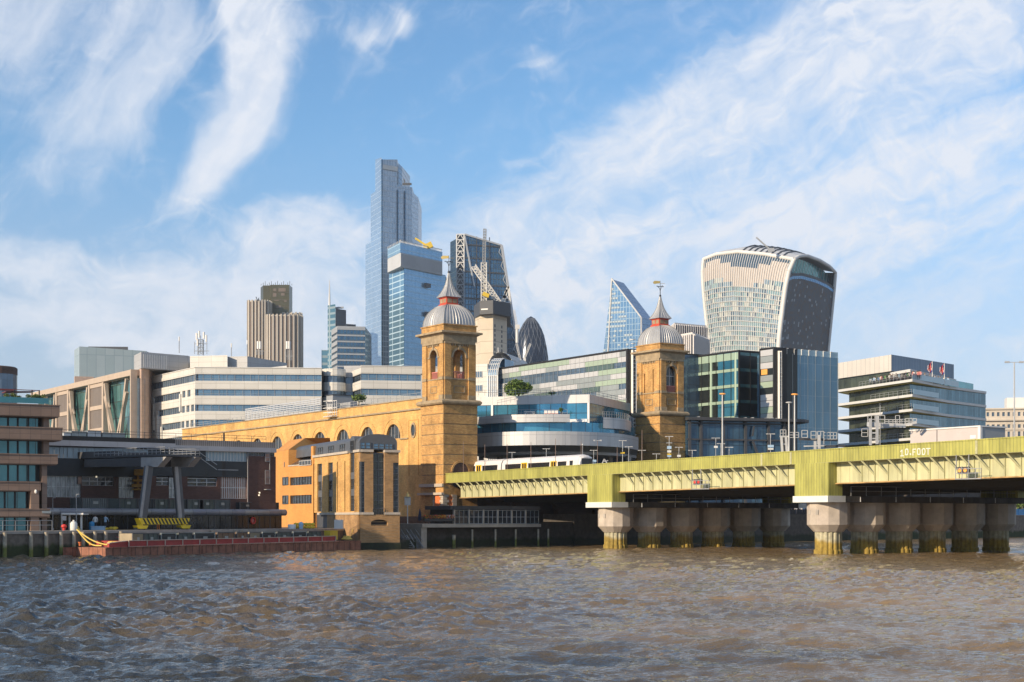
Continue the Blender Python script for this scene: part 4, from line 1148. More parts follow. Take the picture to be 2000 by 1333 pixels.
# --- blade shaped tower
t = thing('blade_tower', 'pointed blue glass tower shaped like a blade, left of the right station tower', 'skyscraper', (*pp(1220, 1160), 2.7))
glass('glass_blade', (.085, .18, .30), (.12, .22, .35), (.17, .28, .40), 2.4, 4.4, .25, .15, .7)
glass('glass_blade_side', (.04, .16, .34), (.06, .19, .37), (.12, .34, .6), 2.4, 4.4, .2, .12, .75)
Wb = Wall.pts(pp(1178, 1165), pp(1252.5, 1150)); zq = lambda py: zz(py, 1155)
MB().wpoly(Wb, [(-3, 2.7), (Wb.L, 2.7), (Wb.L, zq(622)), (Wb.u(1195), zq(543)), (Wb.u(1178), zq(690))], -22, 0).build('front_facade', 'glass_blade', t)
B, C_ = pp(1252.5, 1150), pp(1275, 1175)
m = MB(); m.add([(*B, 2.7), (*C_, 2.7), (*C_, zz(624, 1175)), (*B, zz(622, 1150)), (B[0] + 2, B[1] + 22, 2.7), (C_[0] + 1, C_[1] + 10, 2.7), (C_[0] + 1, C_[1] + 10, zz(624, 1175)), (B[0] - 2, B[1] + 22, zz(604, 1172))],
                 [(0, 1, 2, 3), (4, 5, 6, 7), (0, 1, 5, 4), (1, 2, 6, 5), (3, 0, 4, 7)]); m.build('side_facade', 'glass_blade_side', t)
m = MB(); m.add([(*B, zz(622, 1150) + .02), (*C_, zz(624, 1175) + .02), pz(1246, 605.5, 1172), pz(1250, 612, 1190)], [(0, 1, 2), (1, 3, 2)]); m.build('roof_facet', 'glass_navy', t)
f = MB(); f.beam(Wb.p(Wb.u(1195), zq(542), .3), Wb.p(Wb.L, zq(622), .3), 1.0); f.beam(Wb.p(Wb.L, 30, .3), Wb.p(Wb.L, zq(622), .3), 1.2); f.beam(Wb.p(-3, 2.7, .2), Wb.p(Wb.u(1195), zq(541), .2), .9); f.build('steel_edge', 'louvre_grey', t)
rnd = random.Random(5); mat('blade_blind', (.30, .38, .44), .5)
f = MB()
for k in range(14):
    y = 562 + k * 9.2
    for j in range(int(3 + k * .7)):
        px = 1194 - k * 1.2 + j * 5.4
        if y < 562 + (px - 1196) * 1.25: continue
        if k > 8 and rnd.random() < .5: continue
        if rnd.random() < .15: continue
        MB().wbox(Wb, Wb.u(px), Wb.u(px + 4.4), zq(y + 2.6), zq(y - 1.2), .02, .25).build('window_blind', 'blade_blind', t)


# --- striped block
t = thing('striped_office', 'white and dark vertically striped office block left of the bulging tower', 'office building', (*pp(1350, 700), 2.7))
mat('stripe_dark', (.03, .035, .05), .3, var=.1); mat('stripe_white', (.66, .62, .58), .6, var=.05)
for (a, b_, c_, ya, yb) in ((pp(1312, 730), pp(1318, 724), pp(1382, 735), 641, 634), (pp(1322, 700), pp(1353, 690), pp(1386, 712), 655, 655)):
    z1 = zz(yb + 4, a[1]); MB().prism([a, b_, c_, (c_[0], c_[1] + 20), (a[0], a[1] + 20)], 2.7, z1).build('wall', 'stripe_dark', t)
    for (p, q) in ((a, b_), (b_, c_)):
        W_ = Wall.pts(p, q); n = max(2, int(W_.L / 1.3)); f = MB()
        for k in range(n): f.wbox(W_, k * W_.L / n, k * W_.L / n + (.62 if p is a else .35), 20, z1 + .4, .02, .5)
        f.build('stripe', 'stripe_white', t)
    MB().prism([(a[0] + .5, a[1] + 1), (b_[0], b_[1] + 1), (c_[0] - .5, c_[1] + 1), (c_[0] - .5, c_[1] + 18), (a[0] + .5, a[1] + 18)], z1 + .01, z1 + 1.2).build('roof', 'stripe_white', t)

# --- the bulging top-heavy tower
t = thing('bulging_tower', 'bulging top heavy glass tower with white fins, white edges and curved roof', 'skyscraper', (*pp(1500, 930), 2.7))
dl, dm_, dr = 965.0, 900.0, 955.0
def curve(pts, d):
    ys = [-p[1] for p in pts]; xs = [p[0] for p in pts]
    return lambda v, ytop, ybot=790.0: (lambda y: Vector(pz(float(np.interp(-y, ys, xs)), y, d)))(ybot + (ytop - ybot) * v)
Lc = curve([(1397, 790), (1388, 700), (1383.5, 660), (1379, 620), (1374, 570), (1372, 530), (1374.5, 506), (1376, 500)], dl)
Mc = curve([(1512, 790), (1519, 700), (1523, 650), (1529, 600), (1534.5, 560), (1541, 530), (1551, 507), (1552, 500)], dm_)
Rc = curve([(1607, 790), (1616, 700), (1621, 650), (1626, 600), (1630, 560), (1632, 532), (1632, 500)], dr)
ytopL = lambda s: float(np.interp(s, [0, .15, .4, .7, 1], [507, 497, 492, 497, 507]))
ytopR = lambda s: float(np.interp(s, [0, .12, .3, .6, .85, 1], [507, 500.5, 500, 509, 521, 533]))
def faceL(s, v):
    q = Lc(v, 507).lerp(Mc(v, 507), s); y = 790 + (ytopL(s) - 790) * v
    q.z = CZ + (H0 - y) / F * q.y; return q
def faceR(s, v):
    q = Mc(v, 507).lerp(Rc(v, 533), s); y = 790 + (ytopR(s) - 790) * v
    q.z = CZ + (H0 - y) / F * q.y; return q
NS, NV = 56, 31
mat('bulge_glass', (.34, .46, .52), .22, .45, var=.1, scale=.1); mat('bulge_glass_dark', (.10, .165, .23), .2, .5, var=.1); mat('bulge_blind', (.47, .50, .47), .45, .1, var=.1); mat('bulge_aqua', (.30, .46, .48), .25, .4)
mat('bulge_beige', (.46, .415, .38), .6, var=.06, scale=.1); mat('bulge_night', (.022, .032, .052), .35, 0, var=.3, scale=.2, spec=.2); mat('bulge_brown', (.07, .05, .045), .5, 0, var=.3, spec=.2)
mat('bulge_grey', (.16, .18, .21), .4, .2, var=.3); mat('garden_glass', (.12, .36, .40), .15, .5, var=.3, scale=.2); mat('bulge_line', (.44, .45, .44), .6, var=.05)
rnd = random.Random(8)
m = MB()
for j in range(NV):
    run = 0
    for i in range(NS):
        v0, v1 = j / NV, (j + 1) / NV; s0, s1 = i / NS, (i + 1) / NS
        if run <= 0: tone = rnd.choice((0, 0, 4, 4, 2)); run = rnd.randint(1, 6)
        run -= 1
        edge = .79 + .035 * math.sin(i * .15 + .6)
        m.cur = 3 if edge < v0 < edge + .12 else (1 if v0 >= edge + .12 else (1 if (i % 2 and rnd.random() < .42) else tone))
        m.add([faceL(s0, v0), faceL(s1, v0), faceL(s1, v1), faceL(s0, v1)], [(0, 1, 2, 3)])
m.build('front_facade', ['bulge_glass', 'bulge_glass_dark', 'bulge_blind', 'bulge_beige', 'bulge_aqua'], t)
m = MB()
for i in range(1, 38):
    pts = [faceL(i / 38, j / 14) for j in range(15)]; m.path([q + Vector((-.25, -.45, 0)) for q in pts], .19, 4)
m.build('fin', 'city_white', t)
m = MB()
for j in range(1, 25):
    v = j / NV
    pts = [faceL(i / 8, v) for i in range(9)]; m.path([q + Vector((-.1, -.2, 0)) for q in pts], .33, 4)
m.build('floor_line', 'bulge_line', t)
m = MB(); NR_ = 44
for j in range(50):
    for i in range(NR_):
        v0, v1 = j / 50 * .845, (j + 1) / 50 * .845; s0, s1 = i / NR_, (i + 1) / NR_
        q_ = rnd.random(); m.cur = 2 if (j > 10 and q_ < .05) else 1 if q_ < .28 else 0 
        m.add([faceR(s0, v0), faceR(s1, v0), faceR(s1, v1), faceR(s0, v1)], [(0, 1, 2, 3)])
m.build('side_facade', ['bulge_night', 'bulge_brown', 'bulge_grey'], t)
back = Vector((-3.0, 5.0, 0))
for va, vb, mm, nm in ((.845, .865, 'glass_blade_side', 'plant_band'), (.865, .885, 'city_dark', 'plant_band'), (.885, .985, 'garden_glass', 'garden_window')):
    m = MB()
    for i in range(NR_):
        s0, s1 = i / NR_, (i + 1) / NR_; o_ = back if nm == 'garden_window' else back * 0
        m.add([faceR(s0, va) + o_, faceR(s1, va) + o_, faceR(s1, vb) + o_, faceR(s0, vb) + o_], [(0, 1, 2, 3)])
    m.build(nm, mm, t)
m = MB()
for i in range(NR_):
    s0, s1 = i / NR_, (i + 1) / NR_; m.add([faceR(s0, .885), faceR(s1, .885), faceR(s1, .885) + back, faceR(s0, .885) + back], [(0, 1, 2, 3)])
for i in range(1, 16): m.tube(faceR(i / 16, .885) + back * .9, faceR(i / 16, .98) + back * .9, .2, n=4)
m.build('garden_frame', 'city_grey', t)
m = MB(); m.path([faceL(0, j / 24) for j in range(25)] + [faceL(i / 20, 1) for i in range(21)], 1.25, 6); m.path([faceR(0, j / 24) for j in range(25)], 1.45, 6)
m.path([faceR(i / 20, 1) for i in range(21)] + [faceR(1, 1 - j / 24) for j in range(25)], 1.05, 6); m.build('white_edge', 'city_white', t)
m = MB(); NA_ = 16
roofp = lambda s, q: faceL(s, 1) + (faceR(q, 1) - faceR(0, 1)) + Vector((0, 0, 2.2 * math.sin(math.pi * q) * math.sin(math.pi * min(1, max(0, s)) * .9)))
for i in range(NA_):
    for j in range(NA_):
        m.add([roofp(i / NA_, j / NA_), roofp((i + 1) / NA_, j / NA_), roofp((i + 1) / NA_, (j + 1) / NA_), roofp(i / NA_, (j + 1) / NA_)], [(0, 1, 2, 3)], True)
m.build('roof', 'louvre_grey', t)
m = MB()
for i in range(7, 15):
    m.path([roofp(i / 16, q / 10) + Vector((0, 0, .4)) for q in range(0, 8)], .45, 4)
m.build('roof_louvre', 'city_dark', t)
m = MB()      # rear walls close the volume
bl_, br_ = Lc, Rc
for j in range(12):
    v0, v1 = j / 12, (j + 1) / 12
    A0, A1 = faceL(0, v0), faceL(0, v1); C0, C1 = faceR(1, v0), faceR(1, v1); D0 = A0 + (faceR(1, v0) - faceR(0, v0)); D1 = A1 + (faceR(1, v1) - faceR(0, v1))
    D0.z, D1.z = A0.z, A1.z
    m.add([A0, D0, D1, A1], [(0, 1, 2, 3)]); m.add([C0, D0, D1, C1], [(0, 1, 2, 3)])
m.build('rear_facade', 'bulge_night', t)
f = MB(); f.beam(zp(1503, 487, 905), zp(1477, 464, 905), .8, .8); f.beam(zp(1500, 490, 905), zp(1512, 488, 905), 1.5, 2.0)
tag(f.build('roof_crane', 'city_grey'), 'small crane jib on the bulging tower roof', 'roof crane')
MB().prism([pp(1397, dl), pp(1512, dm_), pp(1607, dr), (pp(1607, dr)[0] - 34, 1010)], 2.7, zz(790, dm_) + .5).build('base_facade', 'bulge_glass', t)
# ================================================================ buildings of the middle distance
def bands(parent, W, u0, u1, zlist, recess, wallm, glassm, fr=None, sp=1.5, off=0.0, thick=.6, fw=.07, wname='window_band'):
    """zlist: (z0, z1) of each window band, bottom up, between zb and zt; spandrels stand proud and the glass lies back"""
    for (a, b_) in zlist:
        g = MB().wbox(W, u0, u1, a - .02, b_ + .02, off - recess - .1, off - recess).build(wname, glassm, parent)
        if fr:
            n = max(1, int(round((u1 - u0) / sp))); f = MB()
            for i in range(n + 1):
                u = u0 + (u1 - u0) * i / n; f.wbox(W, u - fw / 2, u + fw / 2, a, b_, off - recess + .01, off - recess + .1)
            f.wbox(W, u0, u1, a + (b_ - a) * .3, a + (b_ - a) * .3 + .05, off - recess + .012, off - recess + .09)
            f.build('frame', fr, g)
def spandrels(mb, W, u0, u1, z0, z1, zlist, off=0.0, thick=.6):
    z = z0
    for (a, b_) in zlist + [(z1, None)]:
        mb.wbox(W, u0, u1, z, a, off - thick, off); z = b_
cells('cream_cladding', (.62, .60, .55), (.58, .56, .51), (.34, .32, .28), 3.0, 1.1, .03, .55, var=.08, scale=.2)
cells('grey_cladding', (.43, .43, .43), (.40, .40, .40), (.26, .26, .26), 2.4, 1.2, .025, .5, .1, var=.08, scale=.2)
cells('pink_stone', (.50, .36, .28), (.44, .31, .24), (.36, .29, .24), 1.2, .9, .03, .7, var=.15, scale=.4)
cells('mid_glass', (.08, .13, .19), (.13, .19, .26), (.10, .12, .14), 1.6, 3.0, .05, .12, .35, var=.2, wob=.05)
cells('sky_glass', (.12, .22, .32), (.17, .28, .38), (.10, .14, .18), 2.2, 3.0, .05, .1, .5, var=.15, wob=.05)

# --- white office with long window bands
t = thing('white_office', 'long white office building with dark horizontal window bands behind the brick wall', 'office building', (*pp(600, 335), 2.7))
WF = Wall.pts(pp(381, 330), pp(628, 332)); WS = Wall.pts(pp(288, 355), pp(381, 330))
zF = lambda y: zz(y, 330)
fl = [(zF(b_), zF(a)) for a, b_ in ((900, 912), (880, 892), (850, 862), (820, 833), (790.5, 803), (760.5, 773), (731, 744))]
def whitewing(W, u0, u1, ztop, nm):
    s = MB(); spandrels(s, W, u0, u1, 2.7, ztop, fl); s.build(nm, 'cream_cladding', t)
    bands(t, W, u0, u1, fl, .35, None, 'sky_glass', 'grey_paint', 1.7)
whitewing(WF, 0, WF.L, zF(718), 'front_wall')
MB().prism([pp(382, 331.0), pp(628, 333.0), pp(632, 350), pp(700, 345), pp(975, 345), pp(975, 380), pp(300, 380), pp(290, 356)], 2.7, zF(720)).build('core', 'city_dark', t)
# rounded stair bay and the recessed links
s = MB(); cx, cy = pp(652, 336)
arcp = [(cx + 2.6 * math.cos(a), cy - 2.6 * math.sin(a)) for a in np.linspace(math.pi, 0, 9)]
z = 2.7
for (a, b_) in fl + [(zF(717), None)]:
    s.prism([(x, y) for x, y in arcp], z, a); z = b_
s.build('bay_wall', 'cream_cladding', t)
s = MB()
for (a, b_) in fl: s.prism([(cx + (x - cx) * .9, cy + (y - cy) * .9) for x, y in arcp], a, b_)
s.build('bay_window', 'mid_glass', t)
WK = Wall.pts(pp(628, 337), pp(704, 337)); 
s = MB(); spandrels(s, WK, 0, WK.L, 2.7, zF(721), fl); s.build('link_wall', 'grey_cladding', t); bands(t, WK, 0, WK.L, fl, .35, None, 'mid_glass', None)
WA = Wall.pts(pp(687, 337), pp(705, 329)); s = MB(); spandrels(s, WA, 0, WA.L, 2.7, zF(719), fl); s.build('angled_wall', 'cream_cladding', t); bands(t, WA, 0, WA.L, fl, .35, None, 'mid_glass', 'black', 1.5)
WR = Wall.pts(pp(705, 328.6), pp(975, 334)); whitewing(WR, 0, WR.L, zF(716), 'right_wall')
# sunlit west wall with its stepped windows
s = MB(); L = WS.L; hol = []
def hw(pa, pb, ya, yb): 
    ua, ub = WS.u(pa), WS.u(pb); m = (pa + pb) / 2; hol.append((ua, ub, WS.z(m, yb), WS.z(m, ya)))
hw(290, 381, 734, 745) if False else None
bandsS = [(731.5, 745, 288.5, 380.5), (760, 773.5, 300, 352), (790, 803, 309, 352), (820, 833, 316, 353)]
for ya, yb, pa, pb in bandsS: hol.append((WS.u(pa), WS.u(pb), zF(yb), zF(ya)))
for row, (y0, y1, pxs) in enumerate(((790, 803, (290, 298)), (820, 833, (289, 297, 305)), (760, 773, (290,)))):
    for px in pxs: hol.append((WS.u(px), WS.u(px + 5), zF(y1), zF(y0)))
for (y0, y1, pxs) in ((760, 773, (356, 366)), (790, 803, (355, 364, 373)), (820, 833, (354, 363, 372))):
    for px in pxs: hol.append((WS.u(px), WS.u(px + 6), zF(y1), zF(y0)))
for (a, b_) in fl[:3]: hol.append((1.0, L - 1.2, a, b_))
wall_holes(s, WS, 0, L, 2.7, zF(718), hol, .4); s.build('side_wall', 'cream_cladding', t)
for i, h in enumerate(hol): window(t, WS, h[0] - .02, h[1] + .02, h[2] - .02, h[3] + .02, -.32, 'mid_glass', 'grey_paint', max(1, int((h[1] - h[0]) / 1.3)), 1, .09)
MB().wbox(WS, 0, L, 2.7, zF(719), -2, -.5).build('core', 'city_dark', t)
s = MB()
for (pa, ya, yb) in ((352.5, 765, 800), (308, 800, 860), (300, 775, 830), (316, 825, 870)): s.wbox(WS, WS.u(pa), WS.u(pa) + .7, zF(yb), zF(ya), .0, .35)
s.build('stair_step_pier', 'cream_cladding', t)
s = MB(); s.wbox(WF, -.1, WF.L + .1, zF(718), zF(717), -.8, .12); s.wbox(WR, 0, WR.L, zF(716), zF(715), -.8, .12); s.wbox(WS, 0, L + .1, zF(718), zF(717), -.8, .12); s.build('parapet', 'white_paint', t)
# roof plant
s = MB(); s.prism([pp(371, 340), pp(444, 338), pp(444, 370), pp(380, 370)], zF(719), zz(696, 340)); s.build('plant_wall', 'cream_cladding', t)
s = MB(); s.prism([pp(444.3, 340), pp(483, 339), pp(560, 350), pp(560, 370), pp(444.3, 370)], zF(719), 0, [zz(697, 340), zz(697, 340), zz(705, 345), zz(705, 345), zz(697, 340)]); s.build('plant_roof', 'grey_cladding', t)
s = MB(); s.prism([pp(560, 351), pp(628, 352), pp(628, 370), pp(560, 370)], zF(719), zF(708)); s.build('plant_roof', 'pale_metal', t)
s = MB(); s.prism([pp(672, 340), pp(735, 339), pp(735, 360), pp(672, 360)], zF(719), zF(706)); s.build('plant_wall', 'grey_cladding', t)
s = MB(); s.prism([pp(496, 334), pp(560, 334), pp(560, 337), pp(500, 337)], zF(719), 0, [zF(718), zF(711), zF(711), zF(716)]); s.build('roof_canopy', 'white_paint', t)
# antennas on the roof
an = thing('antenna_mast', 'steel lattice antenna cluster with white dishes at the left roof end', 'antenna', zp(392, 693, 345))
f = MB(); lattice(f, zp(392, 694, 345), zp(392, 664, 345), 1.1, 4, .06)
for px in (380, 392, 404): f.tube(zp(px, 692, 345), zp(px, 656 + abs(px - 392), 345), .06, n=4); 
f.beam(zp(379, 686, 345), zp(408, 686, 345), .12); f.beam(zp(381, 672, 345), zp(405, 672, 345), .1); f.build('mast', 'grey_paint', an)
for px, y in ((384, 664), (389, 660), (398, 662), (403, 668), (386, 676)):
    q = zp(px, y, 344.6); f = MB(); f.tube(q, q + Vector((0, 0, 1.5)), .22, n=6); f.build('antenna_panel', 'white_paint', an)
for i, (px, yt, yb, kind, lab) in enumerate(((483, 670, 694, 0, 'lone thin rooftop aerial left of the ribbed tower'), (507, 676, 694, 1, 'double white panel aerial before the left ribbed lobe'), (564, 676, 704, 1, 'large white dish and aerial cluster before the right ribbed lobe'), (350, 663, 690, 0, 'short white aerial on the pink stone block'), (452, 676, 697, 0, 'thin rooftop aerial right of the lattice cluster'))):
    an = thing('rooftop_aerial', lab, 'antenna', zp(px, yb, 343), 'rooftop aerials')
    f = MB(); f.tube(zp(px, yb, 343), zp(px, yt, 343), .09, n=5)
    if kind:
        for dx_ in (-6, -3, 3, 6): f.tube(zp(px + dx_, yb, 343), zp(px + dx_, yt + 8, 343), .06, n=4)
        f.beam(zp(px - 8, yb - 8, 343), zp(px + 8, yb - 8, 343), .12)
    f.build('pole', 'grey_paint', an)
    f = MB(); 
    for dx_ in ((-3, 1) if kind else (0,)): q = zp(px + dx_, yt + (6 if kind else 3), 342.8); f.tube(q, q + Vector((0, 0, 1.7 if kind else .9)), .28 if kind else .15, n=6)
    f.build('antenna_panel', 'white_paint', an)

# --- pink stone stair block with metal top
t = thing('stone_block', 'pink stone stair block with grey metal top left of the white office', 'office building', (*pp(280, 350), 2.7))
A, B, C_ = pp(262, 352), pp(276, 344), pp(290, 347)
MB().prism([A, B, C_, (C_[0] - 1, C_[1] + 12), (A[0] + 1, A[1] + 12)], 2.7, zz(720, 344)).build('wall', 'pink_stone', t)
C2 = pp(368, 352); A2 = pp(262, 351.6); B2 = pp(276, 343.5)
MB().prism([A2, B2, C2, (C2[0], C2[1] + 14), (A2[0] + 1, A2[1] + 14)], zz(720, 344) + .02, zz(688, 344)).build('metal_top', 'grey_cladding', t)
W_ = Wall.pts(B2, C2); f = MB()
for k in range(14): f.wbox(W_, W_.u(280 + k * 3.4), W_.u(280 + k * 3.4) + .18, zz(718, 344), zz(692, 344), .01, .09)
f.build('louvre_fin', 'white_paint', t)

# --- building with V shaped exposed trusses
t = thing('truss_building', 'stone and glass office with exposed v shaped trusses at far left', 'office building', (*pp(170, 380), 2.7))
B = Vector(pp(259, 345)); W_ = Wall.pts(B + Vector((-.552, .834)) * 78, B); TL_ = W_.L
zT = zz(722, 345)
MB().wbox(W_, 0, TL_, 2.7, zT - 1.2, -3.5, -1.8).build('glass_wall', 'teal_glass_wall' if cells('teal_glass_wall', (.05, .16, .17), (.14, .30, .30), (.06, .10, .10), 2.4, 3.9, .12, .12, .4, var=.3, wob=.06) else '', t)
mat('truss_stone', (.45, .36, .28), .7, var=.1); cells('louvre_panel', (.20, .165, .14), (.18, .15, .125), (.10, .08, .07), .5, 60, .06, .6, var=.1)
def ux(px): return W_.u(px)
MB().wbox(W_, 0, TL_, zT - 1.3, zT, -2, .25).wbox(W_, 0, TL_, 15.2, 16.2, -1.8, .1).build('roof_beam', 'truss_stone', t)
MB().wbox(W_, ux(258), TL_ + .2, 2.7, zT, -1, .5).build('end_post', 'truss_stone', t)
panels = [(174, 201), (110, 133)]
for pa, pb in panels:
    s = MB(); s.wbox(W_, ux(pa), ux(pb), 2.7, zT - 1.3, -1.4, -.25); s.build('louvre_panel', 'louvre_panel', t)
    s = MB()
    for k in range(7): z = zT - 1.3 - k * 5.35; s.wbox(W_, ux(pa), ux(pb), z - .95, z, -1.3, -.05)
    for px in (pa, pb): s.wbox(W_, ux(px) - .55, ux(px) + .55, 2.7, zT - 1.3, -1.3, .12)
    s.build('stone_frame', 'truss_stone', t)
for pa, pb in ((202, 249), (134, 173), (86, 109)):
    s = MB(); ua, ub = ux(pa) + .9, ux(pb) - .9; um = (ua + ub) / 2; zt_, zb_ = zT - 1.8, 16.0
    for a, b_ in (((ua, zt_), (um - 1.0, zb_)), ((ub, zt_), (um + 1.0, zb_)), ((ua, zt_ - 3), (um + 3.2, zb_ - .5)), ((ub, zt_ - 3), (um - 3.2, zb_ - .5))):
        s.beam(W_.p(a[0], a[1], -.2), W_.p(b_[0], b_[1], -.2), .75, .75)
    for k in range(4):
        z = zt_ - 4 - k * 4.2; fr_ = (zt_ - z) / (zt_ - zb_)
        for sg in (-1, 1):
            ue = um + sg * ((ub - ua) / 2 * (1 - fr_) + 1.0 * fr_); s.beam(W_.p(ue, z, -.3), W_.p(ue + sg * -1.6, z - 1.8, -.3), .35, .35)
    s.build('truss', 'truss_stone', t)
MB().wbox(W_, TL_ + .22, TL_ + 1.1, 2.7, zT - 2, -2.5, -1.0).build('end_glass', 'mid_glass', t)

# --- pale glass block behind, and round tower at the far left edge
t = thing('pale_glass_block', 'pale grey green glass block behind the truss building', 'office building', (*pp(215, 520), 2.7))
cells('pale_glass', (.36, .43, .43), (.42, .48, .48), (.30, .37, .38), 3.0, 8.5, .12, .25, .25, var=.08, scale=.05)
A, B, C_ = pp(145, 530), pp(155, 520), pp(285, 528)
MB().prism([A, B, C_, (C_[0], 560), (A[0], 560)], 2.7, 0, [zz(678, 520), zz(677, 520), zz(681, 520), zz(680, 520), zz(678, 520)]).build('glass_wall', 'pale_glass', t)
MB().wbox(Wall.pts(pp(146, 519), pp(181, 521)), 0, 6.2, 2.7, zz(736, 520), -3, .3).build('stone_wall', 'pink_stone', t)
MB().prism([pp(172, 525), pp(250, 526), pp(250, 540), pp(172, 540)], zz(679, 520), zz(674, 520)).build('roof_plant', 'city_dark', t)
t = thing('round_office', 'dark round fronted office tower cut by the left picture edge', 'office building', (*pp(0, 420), 2.7))
cx, cy = pp(-10, 425)
MB().lathe((cx, cy, 0), [(5.9, 2.7), (5.9, zz(729, 420))], 20, False).build('glass_wall', 'mid_glass', t)
MB().lathe((cx, cy, 0), [(6.0, zz(729, 420)), (6.0, zz(716, 420)), (5.6, zz(714, 420))], 20, False).build('roof', 'dark_brick', t)

# --- glazed barrel vault building
t = thing('vaulted_building', 'white building with glazed curved vault and pale arch roof behind the left tower', 'office building', (*pp(965, 345), 2.7))
W_ = Wall.pts(pp(928, 327), pp(972, 325)); z_ = lambda y: zz(y, 327)
MB().wbox(W_, 0, W_.u(952), 2.7, z_(712), -8, 0).build('wall', 'cream_cladding', t)
for y0, y1 in ((726, 738), (753, 765)): window(t, W_, W_.u(928), W_.u(942), z_(y1), z_(y0), .06, 'mid_glass', 'white_paint', 3, 1)
s = MB(); f = MB()
def quarter(mb, u0, u1, zt_, r, n=10, o0=0, fr=False):
    pts = [(o0 - r + r * math.cos(a), zt_ - r + r * math.sin(a)) for a in np.linspace(0, math.pi / 2, n)]
    return [(W_.p(u0, z, o), W_.p(u1, z, o)) for o, z in pts]
q = quarter(s, W_.u(953), W_.u(972), z_(699), 4.0)
for (a, b_), (c_, d_) in zip(q, q[1:]): s.add([a, b_, d_, c_], [(0, 1, 2, 3)])
s.wbox(W_, W_.u(953), W_.u(972), 2.7, z_(699) - 4.0, -7, 0)
s.wbox(W_, W_.u(953) + .05, W_.u(972) - .05, z_(699) - 4.0, z_(699) - .1, -9, -4)
s.build('vault_glass', 'sky_glass', t)
for px in (953, 957, 961, 965, 969, 972):
    u = W_.u(px); qq = quarter(f, u, u, z_(699), 4.06); f.path([a for a, b_ in qq], .11, 4); f.wbox(W_, u - .1, u + .1, 2.7, z_(699) - 4.0, .0, .1)
for k in range(0, 10, 2): f.tube(q[k][0] + Vector((0, -.05, 0)), q[k][1] + Vector((0, -.05, 0)), .07, n=4)
f.build('vault_rib', 'white_paint', t)
for k in range(5): z = z_(735 + k * 11); window(t, W_, W_.u(953), W_.u(972), z - .55, z, .03, 'mid_glass', None)
# striped barrel roof running to the right
s = MB(); f = MB(); c0, c1 = Vector(pz(978, 716, 338)), Vector(pz(1012, 716, 345))
nseg = 14; prev = None
for k in range(nseg + 1):
    a = math.pi * k / nseg
    u, z = math.cos(a), math.sin(a)
    p0 = c0 + Vector((-u * 2.6, -2 + 0, z * 2.9)); p1 = p0 + Vector((4, 14, 0))
    if prev: s.add([prev[0], p0, p1, prev[1]], [(0, 1, 2, 3)], True)
    if k % 2 == 0: f.tube(p0, p1, .08, n=4)
    prev = (p0, p1)
s.build('barrel_roof', 'lead_pale' if mat('lead_pale', (.52, .50, .47), .5, .1, var=.1) else '', t); f.build('barrel_rib', 'white_paint', t)
f = MB(); ap = zp(973, 688, 340)
for px in (956, 963, 985, 992): f.beam(ap, zp(px, 703, 340), .22)
f.tube(ap, ap + Vector((0, 0, 1.0)), .08, n=4); f.beam(zp(990, 702, 344), zp(1018, 704, 344), .5, .3); f.build('roof_strut', 'white_paint', t)
MB().prism([pp(975, 340), pp(1015, 343), pp(1015, 360), pp(975, 360)], 2.7, z_(713)).build('rear_wall', 'mid_glass', t)

# --- office over the station with staggered green and grey panels
t = thing('panelled_office', 'glass office with staggered pale green and grey panels, sloping roofline in perspective', 'office building', (*pp(1100, 320), 2.7))
B = Vector(pp(1224, 290)); W_ = Wall.pts(B + Vector((-.552, .834)) * 45.5, B); PL = W_.L; zT = zz(684, 290)
MB().wbox(W_, 0, PL, 2.7, zT, -20, -.12).build('glazing', 'mid_glass', t)
mat('panel_green', (.33, .41, .31), .35, .1, var=.06); mat('panel_pale', (.50, .50, .50), .35, .15, var=.06); mat('panel_mid', (.30, .33, .33), .3, .2, var=.08); mat('panel_dark', (.10, .15, .14), .2, .3, var=.2)
rnd = random.Random(21)
rows = 18; rh = 1.02
for r_ in range(rows):
    z1 = zT - .15 - r_ * rh; u = -1.0 * rnd.random(); last = None
    kind = r_ % 4                              # two panel rows, then glass rows
    while u < PL:
        w = rnd.choice((4.5, 6.0, 6.0, 9.0)); c_ = rnd.random()
        if kind == 0: n = 'panel_mid' if c_ < .35 else 'panel_pale' if c_ < .8 else 'panel_green'
        elif kind == 1: n = 'panel_green' if c_ < .45 else 'panel_pale' if c_ < .7 else 'panel_mid'
        elif kind == 2: n = None if c_ < .55 else 'panel_dark' if c_ < .8 else 'panel_mid'
        else: n = 'panel_green' if c_ < .12 else 'panel_pale' if c_ < .3 else 'panel_mid' if c_ < .4 else None
        a, b_ = max(0, u), min(PL, u + w)
        if n and b_ > a + .2:
            MB().wbox(W_, a + .03, b_ - .03, z1 - rh + .03, z1 - .03, -.1, .0).build(n, n, t); last = n
        u += w
f = MB(); f.wbox(W_, -.2, PL + .1, zT - .1, zT + .22, -20, .1); f.wbox(W_, PL - .1, PL + .35, 2.7, zT + .2, -2, .12); f.build('dark_frame', 'black', t)
f = MB()
for k in range(int(PL / 1.5)): f.wbox(W_, k * 1.5 + .4, k * 1.5 + .45, 15, zT - .2, .0, .03)
f.build('mullion', 'grey_paint', t)
We = Wall.pts(B + Vector((.5, .3)), B + edir * 4.2); cells('grey_glass', (.12, .15, .17), (.20, .23, .25), (.28, .30, .31), 1.9, 2.9, .05, .15, .4, var=.2, wob=.05)
MB().wbox(We, 0, We.L, 2.7, zT + .1, -12, 0).build('end_glass', 'grey_glass', t)
f = MB(); f.wbox(We, .2, .3, 15, zT, .05, .9); f.wbox(We, 1.0, 1.1, 15, zT, .05, .9)
for k in range(30): f.wbox(We, .3, 1.0, 16 + k * .75, 16.08 + k * .75, .1, .85)
f.build('ladder', 'white_paint', t)

